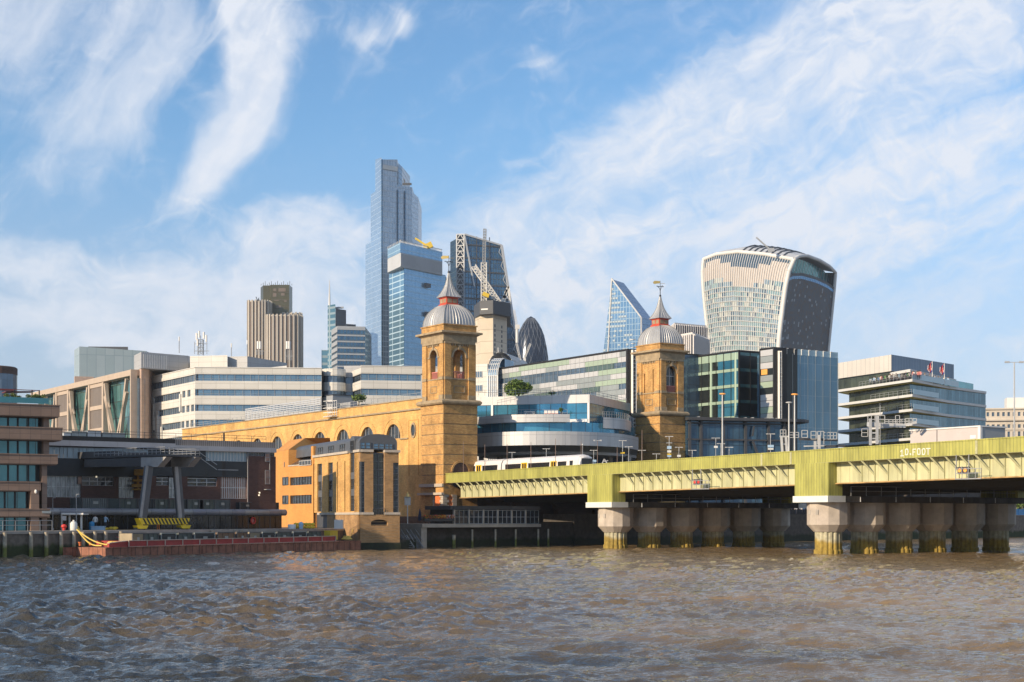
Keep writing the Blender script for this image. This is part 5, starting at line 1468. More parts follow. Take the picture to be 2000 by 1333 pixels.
# --- curved tiered metal and glass building over the tracks
t = thing('tiered_building', 'curved metallic tiered building with terraces between the two towers', 'office building', (*pp(1090, 275), 9))
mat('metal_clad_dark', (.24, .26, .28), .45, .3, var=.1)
cells('metal_clad', (.50, .50, .50), (.46, .46, .46), (.27, .27, .28), 2.1, 2.9, .03, .45, .25, var=.06, scale=.2)
cells('blue_glass', (.05, .22, .36), (.08, .29, .44), (.05, .08, .11), 1.9, 3.6, .06, .08, .5, var=.25, wob=.05)
def arcpts(pts, n=6):
    """plan curve through (px, depth) points, smoothed"""
    q = [Vector(pp(*p)) for p in pts]; out = []
    for i in range(len(q) - 1):
        p0, p1, p2, p3 = q[max(0, i - 1)], q[i], q[i + 1], q[min(len(q) - 1, i + 2)]
        for k in range(n):
            s_ = k / n; out.append(.5 * ((2 * p1) + (p2 - p0) * s_ + (2 * p0 - 5 * p1 + 4 * p2 - p3) * s_ ** 2 + (3 * p1 - p0 - 3 * p2 + p3) * s_ ** 3))
    return out + [q[-1]]
def shell(mb, crv, z0, z1, inset=0.0, z0b=None, back=14):
    pts = [tuple(c) for c in crv]; a, b_ = pts[0], pts[-1]
    poly = pts + [(b_[0] - 3, b_[1] + back), (a[0] + 2, a[1] + back)]
    mb.prism(poly, z0, z1)
C0 = arcpts([(929, 253), (985, 247.5), (1060, 245.5), (1140, 247), (1210, 253), (1247, 264)])
C1 = arcpts([(929, 257), (985, 251.5), (1060, 249.5), (1140, 251), (1200, 256), (1240, 267)])
zt0, zt1 = zz(843, 246), zz(870, 246)
shell(s := MB(), C0, zt1, zt0); s.build('lower_parapet', 'metal_clad', t)
s = MB()
for k, (dz, ins) in enumerate(((0, .0), (.55, .012), (.62, .03))):
    pass
Cs = arcpts([(929, 258), (985, 254), (1060, 252), (1140, 253), (1205, 258), (1243, 268)])
shell(s, Cs, zt1 - 1.2, zt1 + .01); s.build('soffit_wall', 'grey_cladding', t)
s = MB(); lo_ = [tuple(c) for c in C0]; hi_ = [tuple(c) for c in Cs]
for i in range(len(lo_) - 1): s.add([(*lo_[i], zt1), (*lo_[i + 1], zt1), (*hi_[i + 1], zt1 - .75), (*hi_[i], zt1 - .75)], [(0, 1, 2, 3)])
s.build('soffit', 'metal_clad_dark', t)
shell(s := MB(), C1, zt0, zz(825, 250)); s.build('glass_band', 'blue_glass', t)
z11, z12 = zz(826, 250), zz(811, 250)
C1L = arcpts([(929, 255), (985, 249.8), (1060, 248), (1113, 248.2)])
shell(s := MB(), C1L, z11, z12, back=10); s.build('middle_parapet', 'metal_clad', t)
C1R = arcpts([(1178, 252.5), (1205, 254.5), (1226, 259), (1233, 266)])
shell(s := MB(), C1R, zz(836, 252), zz(815, 252), back=8); s.build('middle_parapet', 'metal_clad', t)
U0, U1, U2 = pp(929, 262), pp(1150, 256), pp(1229, 276)
z2a, z2b, z2c = zt0, zz(787.5, 256), zz(771, 256)
MB().prism([U0, pp(1113, 256.8), pp(1150, 256), U2, (U2[0], 290), (U0[0], 290)], z2a + .01, z2b).build('upper_glass', 'blue_glass', t)
MB().prism([(U0[0], U0[1] - .25), (U1[0] + .1, U1[1] - .3), (U2[0] + .2, U2[1] - .1), (U2[0], 291), (U0[0], 291)], z2b, z2c).build('upper_parapet', 'metal_clad', t)
WU = Wall.pts(U0, U1)
for px in (962, 1150): MB().wbox(WU, WU.u(px) - .18, WU.u(px) + .18, z2a, z2b, .02, .3).build('corner_post', 'pale_metal', t)
s = MB()
s.wbox(WU, WU.u(1113), WU.L, z11 + .5, z11 + 1.0, .02, .3)
s.build('transom', 'pale_metal', t)
def rail(parent, pts, z, h=1.05, m='grey_paint', sp=1, name='railing', r=.03):
    f = MB()
    for q in pts[::sp]: f.tube((q[0], q[1], z), (q[0], q[1], z + h), r, n=4)
    for zz_ in (h, h * .55): f.path([(q[0], q[1], z + zz_) for q in pts], r, 4)
    f.build(name, m, parent)
rail(t, [Vector(pp(px, 253.5 - 0 * px)) for px in range(1000, 1112, 9)], z12, 1.1)
rail(t, [Vector(c) + Vector((0, .5)) for c in C1R], zz(815, 252), 1.0)
rail(t, [Vector(pp(px, 258)) for px in range(935, 1150, 12)], z2c, .9); rail(t, [Vector(U1).lerp(Vector(U2), k / 10) + Vector((-.4, .6)) for k in range(11)], z2c, .9)
for k in range(9): q = pp(940 + k * 36, 262); MB().tube((*q, 9.3), (*q, zt1 - 1), .45, n=8).build('column', 'concrete', t)
# things on its terraces
wt = thing('picnic_table', 'white terrace table with benches on the curved terrace', 'table', (*pp(1034, 253), z12))
f = MB(); c_ = Vector((*pp(1034, 253), z12)); f.box(c_.x - .9, c_.x + .9, c_.y - .4, c_.y + .4, z12 + .7, z12 + .78); f.build('table_top', 'white_paint', wt)
for s_ in (-1, 1):
    f = MB(); f.beam(c_ + Vector((s_ * .5, 0, .7)), c_ + Vector((s_ * .8, 0, 0)), .1); f.build('leg', 'white_paint', wt)
f = MB(); f.box(c_.x - .9, c_.x + .9, c_.y - .95, c_.y - .7, z12 + .42, z12 + .48); f.build('bench', 'white_paint', wt)
for k, px in enumerate((1066, 1073, 1080, 1087)):
    lab = 'row of identical red and white terrace chairs beside the potted palm'
    ch = thing('terrace_chair', lab, 'chair', (*pp(px, 253), z12), 'red terrace chairs')
    x, y = pp(px, 253)
    MB().box(x - .25, x + .25, y - .25, y + .25, z12 + .4, z12 + .46).build('seat', 'red_paint_pale', ch)
    MB().box(x - .25, x + .25, y + .25, y + .3, z12 + .46, z12 + .95).build('backrest', 'white_paint', ch)
    for sx in (-1, 1): MB().beam((x + sx * .22, y - .2, z12), (x + sx * .22, y - .2, z12 + .4), .04).build('leg', 'white_paint', ch)

# --- leafy crown maker: thousands of small leaf faces spread through uneven lumps
def foliage(mb, c, rx, ry, rz, n, size, rnd, lumps=9):
    cs = []
    for _ in range(lumps):
        d = Vector((rnd.gauss(0, 1), rnd.gauss(0, 1), rnd.gauss(0, .8)))
        d = d.normalized() * rnd.uniform(.25, .68); cs.append((Vector((d.x * rx, d.y * ry, d.z * rz)), rnd.uniform(.38, .62)))
    for k in range(n):
        o, r = rnd.choice(cs); d = Vector((rnd.gauss(0, 1), rnd.gauss(0, 1), rnd.gauss(0, 1))).normalized() * (rnd.random() ** .35) * r
        p = Vector(c) + o + Vector((d.x * rx, d.y * ry, d.z * rz)); s_ = size * rnd.uniform(.6, 1.3)
        a = Vector((rnd.gauss(0, 1), rnd.gauss(0, 1), rnd.gauss(0, 1))).normalized(); b_ = a.cross(Vector((rnd.gauss(0, 1), rnd.gauss(0, 1), rnd.gauss(0, 1)))).normalized()
        mb.cur = rnd.choice((0, 0, 1, 2)); mb.add([p - a * s_, p + b_ * s_ * .5, p + a * s_, p - b_ * s_ * .5], [(0, 1, 2, 3)])
LEAF = ['leaf_dark', 'leaf_mid', 'leaf_light']
mat('leaf_dark', (.045, .085, .012), .6, var=.2); mat('leaf_mid', (.085, .15, .018), .6, var=.2); mat('leaf_light', (.16, .23, .03), .6, var=.2); mat('bark', (.10, .07, .045), .9)
def bush(name, label, cat, c, rx, rz, n, size, trunk=.5, seed=1, group=None):
    t = thing(name, label, cat, (c[0], c[1], c[2] - rz - trunk), group)
    rnd = random.Random(seed); m = MB(); foliage(m, c, rx, rx, rz, n, size, rnd, 26); m.build('crown', LEAF, t, uv=False)
    m = MB(); b0 = Vector((c[0], c[1], c[2] - rz - trunk)); m.tube(b0, b0 + Vector((0, 0, trunk + rz * .8)), .14 * rx ** .5, .06, 6)
    for k in range(5): a = k * 1.3; m.tube(b0 + Vector((0, 0, trunk + rz * .3)), Vector(c) + Vector((math.cos(a) * rx * .5, math.sin(a) * rx * .5, rz * .2)), .06, .02, 5)
    m.build('trunk', 'bark', t); return t
bush('round_shrub', 'round leafy green tree on the roof terrace beside the left tower', 'tree', (*pp(1013, 268), zz(758, 268)), 2.5, 1.55, 9000, .2, .3, 3)
bush('small_palm', 'small spiky green shrub poking over the brick wall', 'shrub', (*pp(701, 275), zz(778, 275)), 1.3, .95, 1500, .16, .4, 5)
bush('potted_palm', 'small potted palm on the terrace beside the red chairs', 'shrub', (*pp(1096, 253.5), zz(801, 253.5)), .45, .5, 350, .1, .3, 6)
bush('roof_plant_bush', 'low yellow green shrub on the upper roof of the tiered building', 'shrub', (*pp(1078, 263), zz(768, 263)), .9, .35, 500, .1, .2, 8)

# --- green glass office right of the right tower
t = thing('green_glass_office', 'dark framed green glass office with an attached plain blue glass wing', 'office building', (*pp(1450, 300), 2.7))
cells('green_glass', (.08, .15, .11), (.14, .22, .16), (.03, .04, .035), 2.6, 60, .05, .1, .35, var=.4, scale=.3, wob=.05)
mat('green_spandrel', (.31, .41, .32), .4, .1, var=.08); mat('room_dark', (.02, .025, .025), .3, .2, var=.4, scale=.5)
B = Vector(pp(1443, 290)); WGl = Wall.pts(B + Vector((-.552, .834)) * 12.8, B); WGr = Wall.pts(B, B + edir * 5.8); zT = zz(687, 290); fh = 3.0
MB().wbox(WGl, 0, WGl.L, 2.7, zT, -10, -.3).build('glazing', 'room_dark', t)
MB().wbox(WGr, .05, WGr.L, 2.7, zT, -6, -.1).build('side_glazing', 'blue_glass', t)
rnd = random.Random(3)
for k in range(6):
    z = zT - .1 - k * fh
    s = MB(); s.wbox(WGl, 0, WGl.L, z - (1.35 if k == 0 else .55), z, -.28, .0); s.build('spandrel', 'green_spandrel', t)
    s = MB(); z1 = z - (1.4 if k == 0 else .6)
    for j in range(6):
        if rnd.random() < .45: s.wbox(WGl, j * 2.13, j * 2.13 + 2.1, z1 - rnd.uniform(.8, 2.0), z1, -.28, -.1)
    if s.v: s.build('blind', 'panel_dark', t)
    s = MB(); s.wbox(WGr, .1, WGr.L - .1, z - .6, z, -.08, .02); s.build('side_spandrel', 'panel_mid_green' if 'panel_mid_green' in MATS else mat('panel_mid_green', (.10, .20, .20), .2, .3, var=.2).name, t)
    for px in (1388, 1436): MB().tube(WGl.p(WGl.u(px), z - fh, -.2), WGl.p(WGl.u(px), z, -.2), .32, n=8).build('column', 'green_spandrel', t)
f = MB()
for j in range(7): f.wbox(WGl, j * 2.13 - .04, j * 2.13 + .04, 9, zT, .01, .1)
for j in range(3): f.wbox(WGr, j * 2.8, j * 2.8 + .12, 9, zT, .03, .1)
f.wbox(WGl, -.3, WGl.L + .15, zT, zT + .3, -10, .15); f.wbox(WGr, .16, WGr.L, zT, zT + .28, -6, .14); f.wbox(WGl, WGl.L - .05, WGl.L + .2, 9, zT, -.2, .14)
f.build('dark_frame', 'black', t)
q = B + Vector((-.552, .834)) * 12.8; Wq = Wall.pts(q + Vector((-.834, -.552)) * 2.5 + Vector((-1.5, 2)), q); 
MB().wbox(Wall.pts(pp(1334, 301), pp(1358, 301)), 0, 2.42, 2.7, zT - .6, -8, 0).build('grey_bay', 'grey_glass', t)
# banded fin between the two glass walls
B2 = Vector(pp(1511, 283)); Wb2 = Wall.pts(B2 + Vector((-.552, .834)) * 3.6, B2); zT2 = zz(680.5, 283)
MB().wbox(Wb2, 0, Wb2.L, 2.7, zT2, -6, -.1).build('fin_glazing', 'room_dark', t)
for nm, sel in (('panel_pale', (0, 2, 7, 8, 14)), ('panel_green', (5, 9, 12, 15)), ('panel_mid', (1, 4, 10, 13))):
    for k in sel: z = zT2 - .15 - k * 1.18; MB().wbox(Wb2, .1, Wb2.L - .2, z - 1.1, z, -.08, .03).build(nm, nm, t)
f = MB(); f.wbox(Wb2, -.1, Wb2.L + .02, zT2, zT2 + .25, -6, .12); f.wbox(Wb2, Wb2.L - .05, Wb2.L + .3, 9, zT2 + .2, -3, .15); f.wbox(Wb2, -.15, .02, 9, zT2, -3, .1); f.build('dark_frame', 'black', t)
# plain blue curtain wall wing with glass parapet and climbing ladder
B3 = B2 + edir * .55; Wc3 = Wall.pts(B3, B3 + edir * 17.0); L3 = Wc3.u(1637); zT3 = zz(690, 283)
cells('curtain_glass', (.10, .19, .26), (.12, .215, .29), (.26, .32, .36), 2.15, 3.0, .035, .07, .55, var=.12, scale=.1, wob=.05)
MB().wbox(Wc3, 0, L3, 2.7, zT3, -5, 0).build('curtain_wall', 'curtain_glass', t)
f = MB()
for j in range(9): u = .3 + j * (L3 - .4) / 8; f.wbox(Wc3, u - .04, u + .04, 10, zT3 + .1, .0, .03)
f.build('mullion', 'panel_mid', t)
gp_ = mat('clear_glass', (.30, .42, .48), .08, .2, var=.05)
MB().wbox(Wc3, .2, L3, zT3 + .02, zT3 + 1.1, -.12, -.05).build('glass_parapet', 'clear_glass', t)
f = MB()
for j in range(8): u = .8 + j * (L3 - 1) / 8; f.wbox(Wc3, u, u + .45, zT3 + 1.0, zT3 + 1.12, -.04, .1); f.wbox(Wc3, u, u + .08, zT3, zT3 + 1.0, -.04, .08)
f.build('parapet_bracket', 'white_paint', t)
f = MB(); 
for u in (.25, .75): f.wbox(Wc3, u - .04, u + .04, 10, zT3 + .4, .2, .8)
for k in range(34): f.wbox(Wc3, .29, .71, 10.5 + k * .7, 10.58 + k * .7, .25, .75)
f.build('ladder', 'white_paint', t)
s = MB(); s.wbox(Wb2, .3, 1.9, zT2 - 4.7, zT2 - 3.7, -.06, .04); s.build('lit_window', mat('warm_window', (.5, .25, .05), .4, emit=(1, .45, .1), estr=.35), t)

# --- low dark glass pavilion at the foot of the towers
t = thing('glass_pavilion', 'low dark blue glass pavilion with steel canopy behind the bridge', 'pavilion', (*pp(1440, 274), 2.7))
WL = Wall.pts(pp(1341, 270), pp(1532, 275)); zT = zz(823, 272)
cells('pavilion_glass', (.03, .08, .14), (.06, .13, .20), (.02, .03, .045), 1.15, 3.4, .05, .08, .4, var=.4, wob=.05)
MB().wbox(WL, 0, WL.L, 2.7, zT, -10, 0).build('glazing', 'pavilion_glass', t)
f = MB()
for px in (1346, 1368, 1412, 1455, 1500, 1530): f.wbox(WL, WL.u(px) - .2, WL.u(px) + .2, 2.7, zT, .0, .5)
for y in (858, 826): f.wbox(WL, 0, WL.L, zz(y + 3, 272), zz(y, 272), .1, .42)
f.beam(WL.p(WL.u(1470), zz(832, 272), .6), WL.p(WL.u(1467), zz(852, 272), .6), .25); f.beam(WL.p(WL.u(1468), zz(862, 272), .6), WL.p(WL.u(1478), zz(890, 272), .6), .35)
f.build('steel_frame', 'dark_steel', t)
s = MB(); cv = [WL.p(u, 0, 1.4).to_2d() for u in np.linspace(-.2, WL.L, 8)] + [Vector(pp(1555, 274)), Vector(pp(1572, 275.5)), Vector(pp(1580, 277.5)), Vector(pp(1560, 282))]
s.prism([tuple(c_) for c_ in cv] + [tuple(WL.p(WL.L, 0, -9).to_2d()), tuple(WL.p(0, 0, -9).to_2d())], zT + .02, zT + .55); s.build('canopy', 'dark_steel', t)
s = MB()
rnd = random.Random(2)
for k in range(26): u = rnd.uniform(1, WL.L); s.wbox(WL, u, u + rnd.uniform(.1, .5), zT + .55, zT + .55 + rnd.uniform(.1, .35), -2 - rnd.random() * 3, -1.6)
s.build('roof_clutter', 'pale_metal', t)

MB().wbox(Wc3, -2, L3 + .2, 2.7, 9.5, .1, .5).build('base_wall', mat('shade_dark', (.06, .05, .045), .85, var=.3), t)  # added dark strip along the wing's foot, its colour standing for shade
# --- terraced office at the right with people on its top deck
t = thing('terraced_office', 'terraced glass office with projecting white slabs and grey rooftop box at right', 'office building', (*pp(1780, 315), 2.7))
C = Vector(pp(1782, 300)); dLf = Vector((-.34, .94)).normalized(); dRt = Vector((.62, .78)).normalized()
Ea, Eb = C + dLf * 27.5, C + dRt * 38
WTl = Wall.pts(Ea, C); WTr = Wall.pts(C, Eb)
floors = [31.25, 28.3, 25.45, 22.65, 19.8, 17.0, 14.1, 11.2]
mat('slab_edge', (.60, .60, .58), .5, var=.06); mat('slab_edge_shade', (.42, .46, .50), .5, var=.06); mat('soffit_yellow', (.48, .42, .12), .6, .1, var=.25, scale=.3)
cells('office_glass', (.05, .14, .19), (.13, .26, .33), (.05, .08, .10), .75, 60, .06, .1, .45, var=.25, scale=.4, bias=-.1)
cells('terrace_glass', (.045, .055, .035), (.08, .095, .065), (.03, .035, .03), 2.2, 60, .06, .12, .25, var=.5, scale=.35)
R1 = Ea + Vector((2.8, .6)); R2 = C + Vector((.3, 3.2)); R3 = Vector(pp(1848, 316.8)); R4 = Eb + Vector((-.05, .35)); bk = [(Eb.x - 2, Eb.y + 8), (Ea.x + 8, Ea.y + 12)]
for k, z in enumerate(floors):
    zl = floors[k + 1] if k + 1 < len(floors) else 2.7
    MB().prism([tuple(R1), tuple(R2), (R2.x + .4, R2.y + 9), (R1.x + 6, R1.y + 6)], zl, z - .5).build('left_glazing', 'terrace_glass' if k < 5 else 'shade_dark', t)  # lower floors, left and right, coloured dark to stand for shade
    MB().prism([(R2.x + .03, R2.y), tuple(R3), tuple(R4), (R4.x - 6, R4.y + 5), (R2.x + .5, R2.y + 8)], zl, z - .5).build('right_glazing', 'office_glass' if k < 5 else 'shade_dark', t)
    cc = C + Vector((.15, 0)) * k
    MB().prism([tuple(Ea), tuple(C), tuple(R3 + Vector((.35, -.55))), tuple(Eb)] + bk, z - .50, z - .0).build('floor_slab', 'slab_edge', t)
    MB().prism([tuple(Ea + Vector((.5, .3))), tuple(C + Vector((.1, .7))), tuple(R3 + Vector((0, -.1))), tuple(Eb + Vector((-.4, .3)))] + bk, z - .62, z - .505).build('soffit', 'soffit_yellow', t)
    if k > 0 and k < 5:
        Wg = Wall.pts(C + Vector((.3, .35)), C + Vector((.3, .35)) + dRt * 12.2)
        MB().wbox(Wg, 0, Wg.L, z + .02, z + 1.0, -.04, .02).build('glass_balustrade', 'clear_glass', t)
        Wg = Wall.pts(Ea + (C - Ea) * .45 + Vector((.4, .2)), C + Vector((0, .5))); rail(t, [Wg.p(u, 0).to_2d() for u in np.linspace(0, Wg.L, 10)], z, 1.0, 'grey_paint')
MB().prism([tuple(Ea + Vector((4, 3))), tuple(C + Vector((1, 5))), tuple(Eb + Vector((-4, 3))), *bk], 2.7, floors[0] - .7).build('core', 'city_dark', t)
# rooftop boxes
P0, P1, P2 = Vector(pp(1636, 326)), Vector(pp(1741, 309)), Vector(pp(1863, 329))
cells('white_roof_panel', (.64, .60, .54), (.60, .56, .50), (.34, .33, .31), 1.55, 4.2, .05, .5, .1, var=.05); cells('blue_roof_panel', (.09, .14, .20), (.11, .16, .23), (.20, .25, .30), 1.15, 60, .05, .35, .3, var=.1)
zr = zz(693, 309)
MB().prism([tuple(P0), (P1.x - .02, P1.y), (P1.x - .02, P1.y + 20), (P0.x + 6, P0.y + 8)], floors[0] + 2.4, zr).build('roof_box_left', 'white_roof_panel', t)
MB().prism([tuple(P1), tuple(P2), (P2.x - 2, P2.y + 7), (P1.x, P1.y + 20)], floors[0] + 2.4, zr + .01).build('roof_box_right', 'blue_roof_panel', t)
MB().prism([tuple(P1), tuple(Vector(pp(1778, 302))), tuple(Vector(pp(1868, 325))), tuple(P2 + Vector((0, 2))), tuple(P1 + Vector((0, 6)))], zz(727.5, 303), zz(722, 303)).build('roof_slab', 'slab_edge', t)
MB().prism([(P0.x + .3, P0.y + .8), (P1.x, P1.y + 1.2), (P1.x, P1.y + 18), (P0.x + 6, P0.y + 8)], floors[0], floors[0] + 2.39).build('top_glazing', 'terrace_glass', t)
MB().prism([(P1.x + .03, P1.y + 1.25), (P2.x, P2.y + 1.2), (P2.x - 2, P2.y + 7), (P1.x + .03, P1.y + 18)], floors[0], floors[0] + 2.38).build('top_glazing', 'terrace_glass', t)
W5 = Wall.pts(C + Vector((.2, .5)), Eb + Vector((-.3, .4)))
MB().wbox(W5, 0, W5.L * .62, floors[0] + .02, floors[0] + 1.15, -.05, .0).build('glass_balustrade', 'clear_glass', t)
MB().wbox(W5, W5.L * .45, W5.L * .97, floors[0] + .02, floors[0] + 1.7, -2.2, -2.0).build('glass_screen', 'garden_glass', t)
W6 = Wall.pts(Ea + (C - Ea) * .3 + Vector((.3, .3)), C + Vector((0, .5))); rail(t, [W6.p(u, 0).to_2d() for u in np.linspace(0, W6.L, 16)], floors[0], 1.0, 'grey_paint')
for px, lab in ((1821, 'left limp red white and blue flag on a pole on the terraced office'), (1844.5, 'right limp red white and blue flag on a pole on the terraced office')):
    d = 309 if px < 1830 else 313
    fp = thing('flag_pole', lab, 'flag', (*pp(px, d), floors[0]), 'flags on the terraced office')
    zb_, zt_ = floors[0], zz(706 if px < 1830 else 710, d)
    x, y = pp(px, d); MB().tube((x, y, zb_), (x, y, zt_), .09, .05, 8).build('pole', 'white_paint', fp)
    m = MB(); nU, nV = 8, 14
    def fpnt(i, j):
        u, v = i / nU, j / nV
        return Vector((x - .08 - u * (.75 + .2 * math.sin(v * 5)) - .12 * math.sin(u * 9 + v * 3), y + .16 * math.sin(u * 14 + v * 2), zt_ - .15 - v * 2.0 - u * u * .75))
    for i in range(nU):
        for j in range(nV):
            u, v = (i + .5) / nU * 2 - 1, (j + .5) / nV * 2 - 1
            m.cur = 1 if min(abs(u), abs(v)) < .13 else 0 if min(abs(u), abs(v)) < .26 else (1 if abs(abs(u) - abs(v)) < .07 else 0 if abs(abs(u) - abs(v)) < .22 else 2)
            m.add([fpnt(i, j), fpnt(i + 1, j), fpnt(i + 1, j + 1), fpnt(i, j + 1)], [(0, 1, 2, 3)], True)
    m.build('flag', ['white_paint', 'flag_red' if 'flag_red' in MATS else mat('flag_red', (.38, .04, .05), .7).name, 'flag_blue' if 'flag_blue' in MATS else mat('flag_blue', (.02, .04, .22), .7).name], fp)

# --- pale stone building at the far right
t = thing('stone_office', 'pale classical stone building at the far right edge', 'office building', (*pp(1990, 490), 2.7))
cells('portland', (.55, .49, .41), (.52, .46, .38), (.40, .35, .29), 1.8, .9, .02, .8, var=.12, scale=.2)
W_ = Wall.pts(pp(1922, 488), pp(2060, 484)); z_ = lambda y: zz(y, 486); hol = []
for k in range(14):
    px = 1927 + k * 10.2; a, b_ = W_.u(px), W_.u(px + 5)
    hol += [(a, b_, z_(813), z_(805)), (a, b_, z_(854), z_(843))]
    hol.append((W_.u(px) if k % 2 == 0 else W_.u(px), W_.u(px + (5.5)), z_(836), z_(829)))
s = MB(); wall_holes(s, W_, 0, W_.L, 2.7, z_(800), hol, .6); s.wbox(W_, 0, W_.L, 2.7, z_(800), -10, -.6); s.build('wall', 'portland', t)
for h in hol: MB().wbox(W_, h[0], h[1], h[2], h[3], -.58, -.45).build('window', 'mid_glass', t)
s = MB(); s.wbox(W_, 0, W_.L, z_(822), z_(819), .0, .8); s.wbox(W_, 0, W_.L, z_(800), z_(797), -1, .5); s.wbox(W_, 0, W_.L, z_(840), z_(838.5), .0, .3); s.build('cornice', 'portland', t)
MB().wbox(W_, W_.u(1968), W_.L, z_(797), z_(776), -8, -2).build('roof_block', 'white_paint', t)
# ================================================================ people
def person_mesh(pose, cols):
    """one continuous body grown from a skeleton, clothes told apart by height"""
    me = bpy.data.meshes.new('person')
    J = {'hip': (0, 0, .95), 'chest': (0, 0, 1.28), 'sho': (0, 0, 1.42), 'neck': (0, 0, 1.5), 'head': (0, -.02, 1.62), 'top': (0, -.01, 1.74)}
    lr = .17 if pose == 'walk' else .02
    for s_, n in ((-1, 'l'), (1, 'r')):
        J['hj' + n] = (s_ * .1, 0, .9); J['kn' + n] = (s_ * .11, -lr * s_ * .7 - .02, .5); J['an' + n] = (s_ * .11, lr * s_ * .9, .08); J['to' + n] = (s_ * .12, lr * s_ * .9 - .16, .03)
        J['sh' + n] = (s_ * .19, 0, 1.4)
        if pose == 'drink' and n == 'r': J['el' + n] = (s_ * .26, -.08, 1.15); J['ha' + n] = (s_ * .12, -.3, 1.3)
        elif pose == 'bend': J['el' + n] = (s_ * .24, -.2, 1.15); J['ha' + n] = (s_ * .2, -.4, .95)
        else: J['el' + n] = (s_ * .26, .03, 1.12); J['ha' + n] = (s_ * .25, -.1, .86)
    rad = {'hip': .15, 'chest': .16, 'sho': .13, 'neck': .055, 'head': .095, 'top': .07, 'hj': .095, 'kn': .06, 'an': .042, 'to': .04, 'sh': .065, 'el': .045, 'ha': .038}
    E = [('hip', 'chest'), ('chest', 'sho'), ('sho', 'neck'), ('neck', 'head'), ('head', 'top')]
    for n in 'lr': E += [('hip', 'hj' + n), ('hj' + n, 'kn' + n), ('kn' + n, 'an' + n), ('an' + n, 'to' + n), ('sho', 'sh' + n), ('sh' + n, 'el' + n), ('el' + n, 'ha' + n)]
    ks = list(J); me.from_pydata([J[k] for k in ks], [(ks.index(a), ks.index(b_)) for a, b_ in E], [])
    o = bpy.data.objects.new('person_tmp', me); COL.objects.link(o)
    md = o.modifiers.new('skin', 'SKIN'); 
    for i, k in enumerate(ks):
        r = rad.get(k) or rad[k[:2]]; me.skin_vertices[0].data[i].radius = (r, r * (.75 if k in ('chest', 'hip', 'sho') else 1))
        me.skin_vertices[0].data[i].use_root = (k == 'hip')
    sb = o.modifiers.new('sub', 'SUBSURF'); sb.levels = 1
    out = bpy.data.meshes.new_from_object(o.evaluated_get(bpy.context.evaluated_depsgraph_get()))
    bpy.data.objects.remove(o)
    out.materials.clear()
    for c in cols: out.materials.append(MATS[c])
    for p in out.polygons:
        z = p.center.z; x = abs(p.center.x); p.use_smooth = True
        p.material_index = 0 if z > 1.49 or (x > .2 and z < .95) or (x > .2 and pose == 'drink' and z < 1.2) else (1 if z > .93 else (2 if z > .09 else 3))
    return out
mat('skin', (.50, .30, .21), .6); mat('hair', (.05, .03, .02), .7); mat('shoe', (.03, .025, .02), .6)
CLOTH = {'white': (.70, .69, .66), 'blue': (.10, .20, .40), 'navy': (.02, .03, .07), 'black': (.02, .02, .02), 'pink': (.60, .22, .20), 'grey': (.22, .22, .22), 'green': (.10, .32, .08), 'orange': (.85, .22, .03), 'lightblue': (.35, .50, .65), 'red': (.5, .03, .03)}
for k, c in CLOTH.items(): mat('cloth_' + k, c, .8, var=.1)
mat('trousers', (.035, .04, .06), .8)
PM_ = {}
def person(loc, rz, shirt, pose, label, group=None, legs='trousers'):
    key = (shirt, pose, legs)
    if key not in PM_: PM_[key] = person_mesh(pose, ['skin', 'cloth_' + shirt, legs, 'shoe'])
    o = bpy.data.objects.new('person', PM_[key]); COL.objects.link(o); o.location = loc; o.rotation_euler = (0, 0, rz); ORG[o.name] = Vector(loc)
    tag(o, label, 'person', group)
    if 'hair' not in PM_:
        m = MB(); m.ball((0, .015, 1.66), .105, 8, 1, 1.05, 1.05); h = m.build('hair', 'hair'); PM_['hair'] = h.data; bpy.data.objects.remove(h)
    h = bpy.data.objects.new('hair', PM_['hair']); COL.objects.link(h); h.parent = o; h.location = (0, .015, 1.66 - .105 * 1.05); ORG[h.name] = Vector(loc)
    return o

# ================================================================ brown stone office at the left edge
t = thing('stone_fronted_office', 'brown stone office with teal windows and roof garden at the left edge', 'office building', (*pp(40, 172), BANKZ))
cells('brown_stone', (.235, .16, .12), (.205, .14, .105), (.13, .09, .07), 1.12, .95, .022, .65, var=.14, scale=.5)
cells('teal_window', (.05, .17, .21), (.08, .23, .27), (.02, .03, .03), 1.0, 60, .04, .08, .45, var=.3, scale=.3, wob=.05)
KB = Vector(pp(97, 170)); WB = Wall.pts(KB + Vector((-.87, -.5)) * 17, KB); z_ = lambda y: zz(y, 170); ub = lambda px: WB.u(px)
U_ = WB.L
MB().wbox(WB, 0, ub(88), BANKZ, z_(790), -12, -1.3).build('core', 'city_dark', t)
for (y0, y1, pe, off, lip) in ((794, 815, 116.5, .9, 0), (838, 860, 122, .9, 1), (890, 907, 113, .6, 0), (943.5, 959, 80, .35, 0), (996, 1009, 97, .5, 0)):
    s = MB(); s.wbox(WB, 0, WB.u(pe, off), z_(y1), z_(y0), -3, off)
    s.wbox(WB, 0, WB.u(pe, off) + .06, z_(y0), z_(y0) + .12, -3.05, off + .08); s.wbox(WB, 0, WB.u(pe, off) - .1, z_(y1) - .1, z_(y1), -2.9, off - .12); s.build('floor_band', 'brown_stone', t)
for i, (y0, y1, pe) in enumerate(((815, 838, 79), (860, 890, 78), (907, 943.5, 74), (959, 996, 55), (1009, 1040, 55))):
    edges = [-207, -180, -150, -120, -90, -60, -30, -12, 18.5, 37.5, 58, pe] if i < 3 else [-207, -150, -100, -50, -15, 12, 32, pe]
    for a, b_ in zip(edges, edges[1:]):
        window(t, WB, ub(a) + .05, ub(b_) - .05, z_(y1) + .12, z_(y0) - .1, -.75, 'teal_window', 'black', 1, 1, .1)
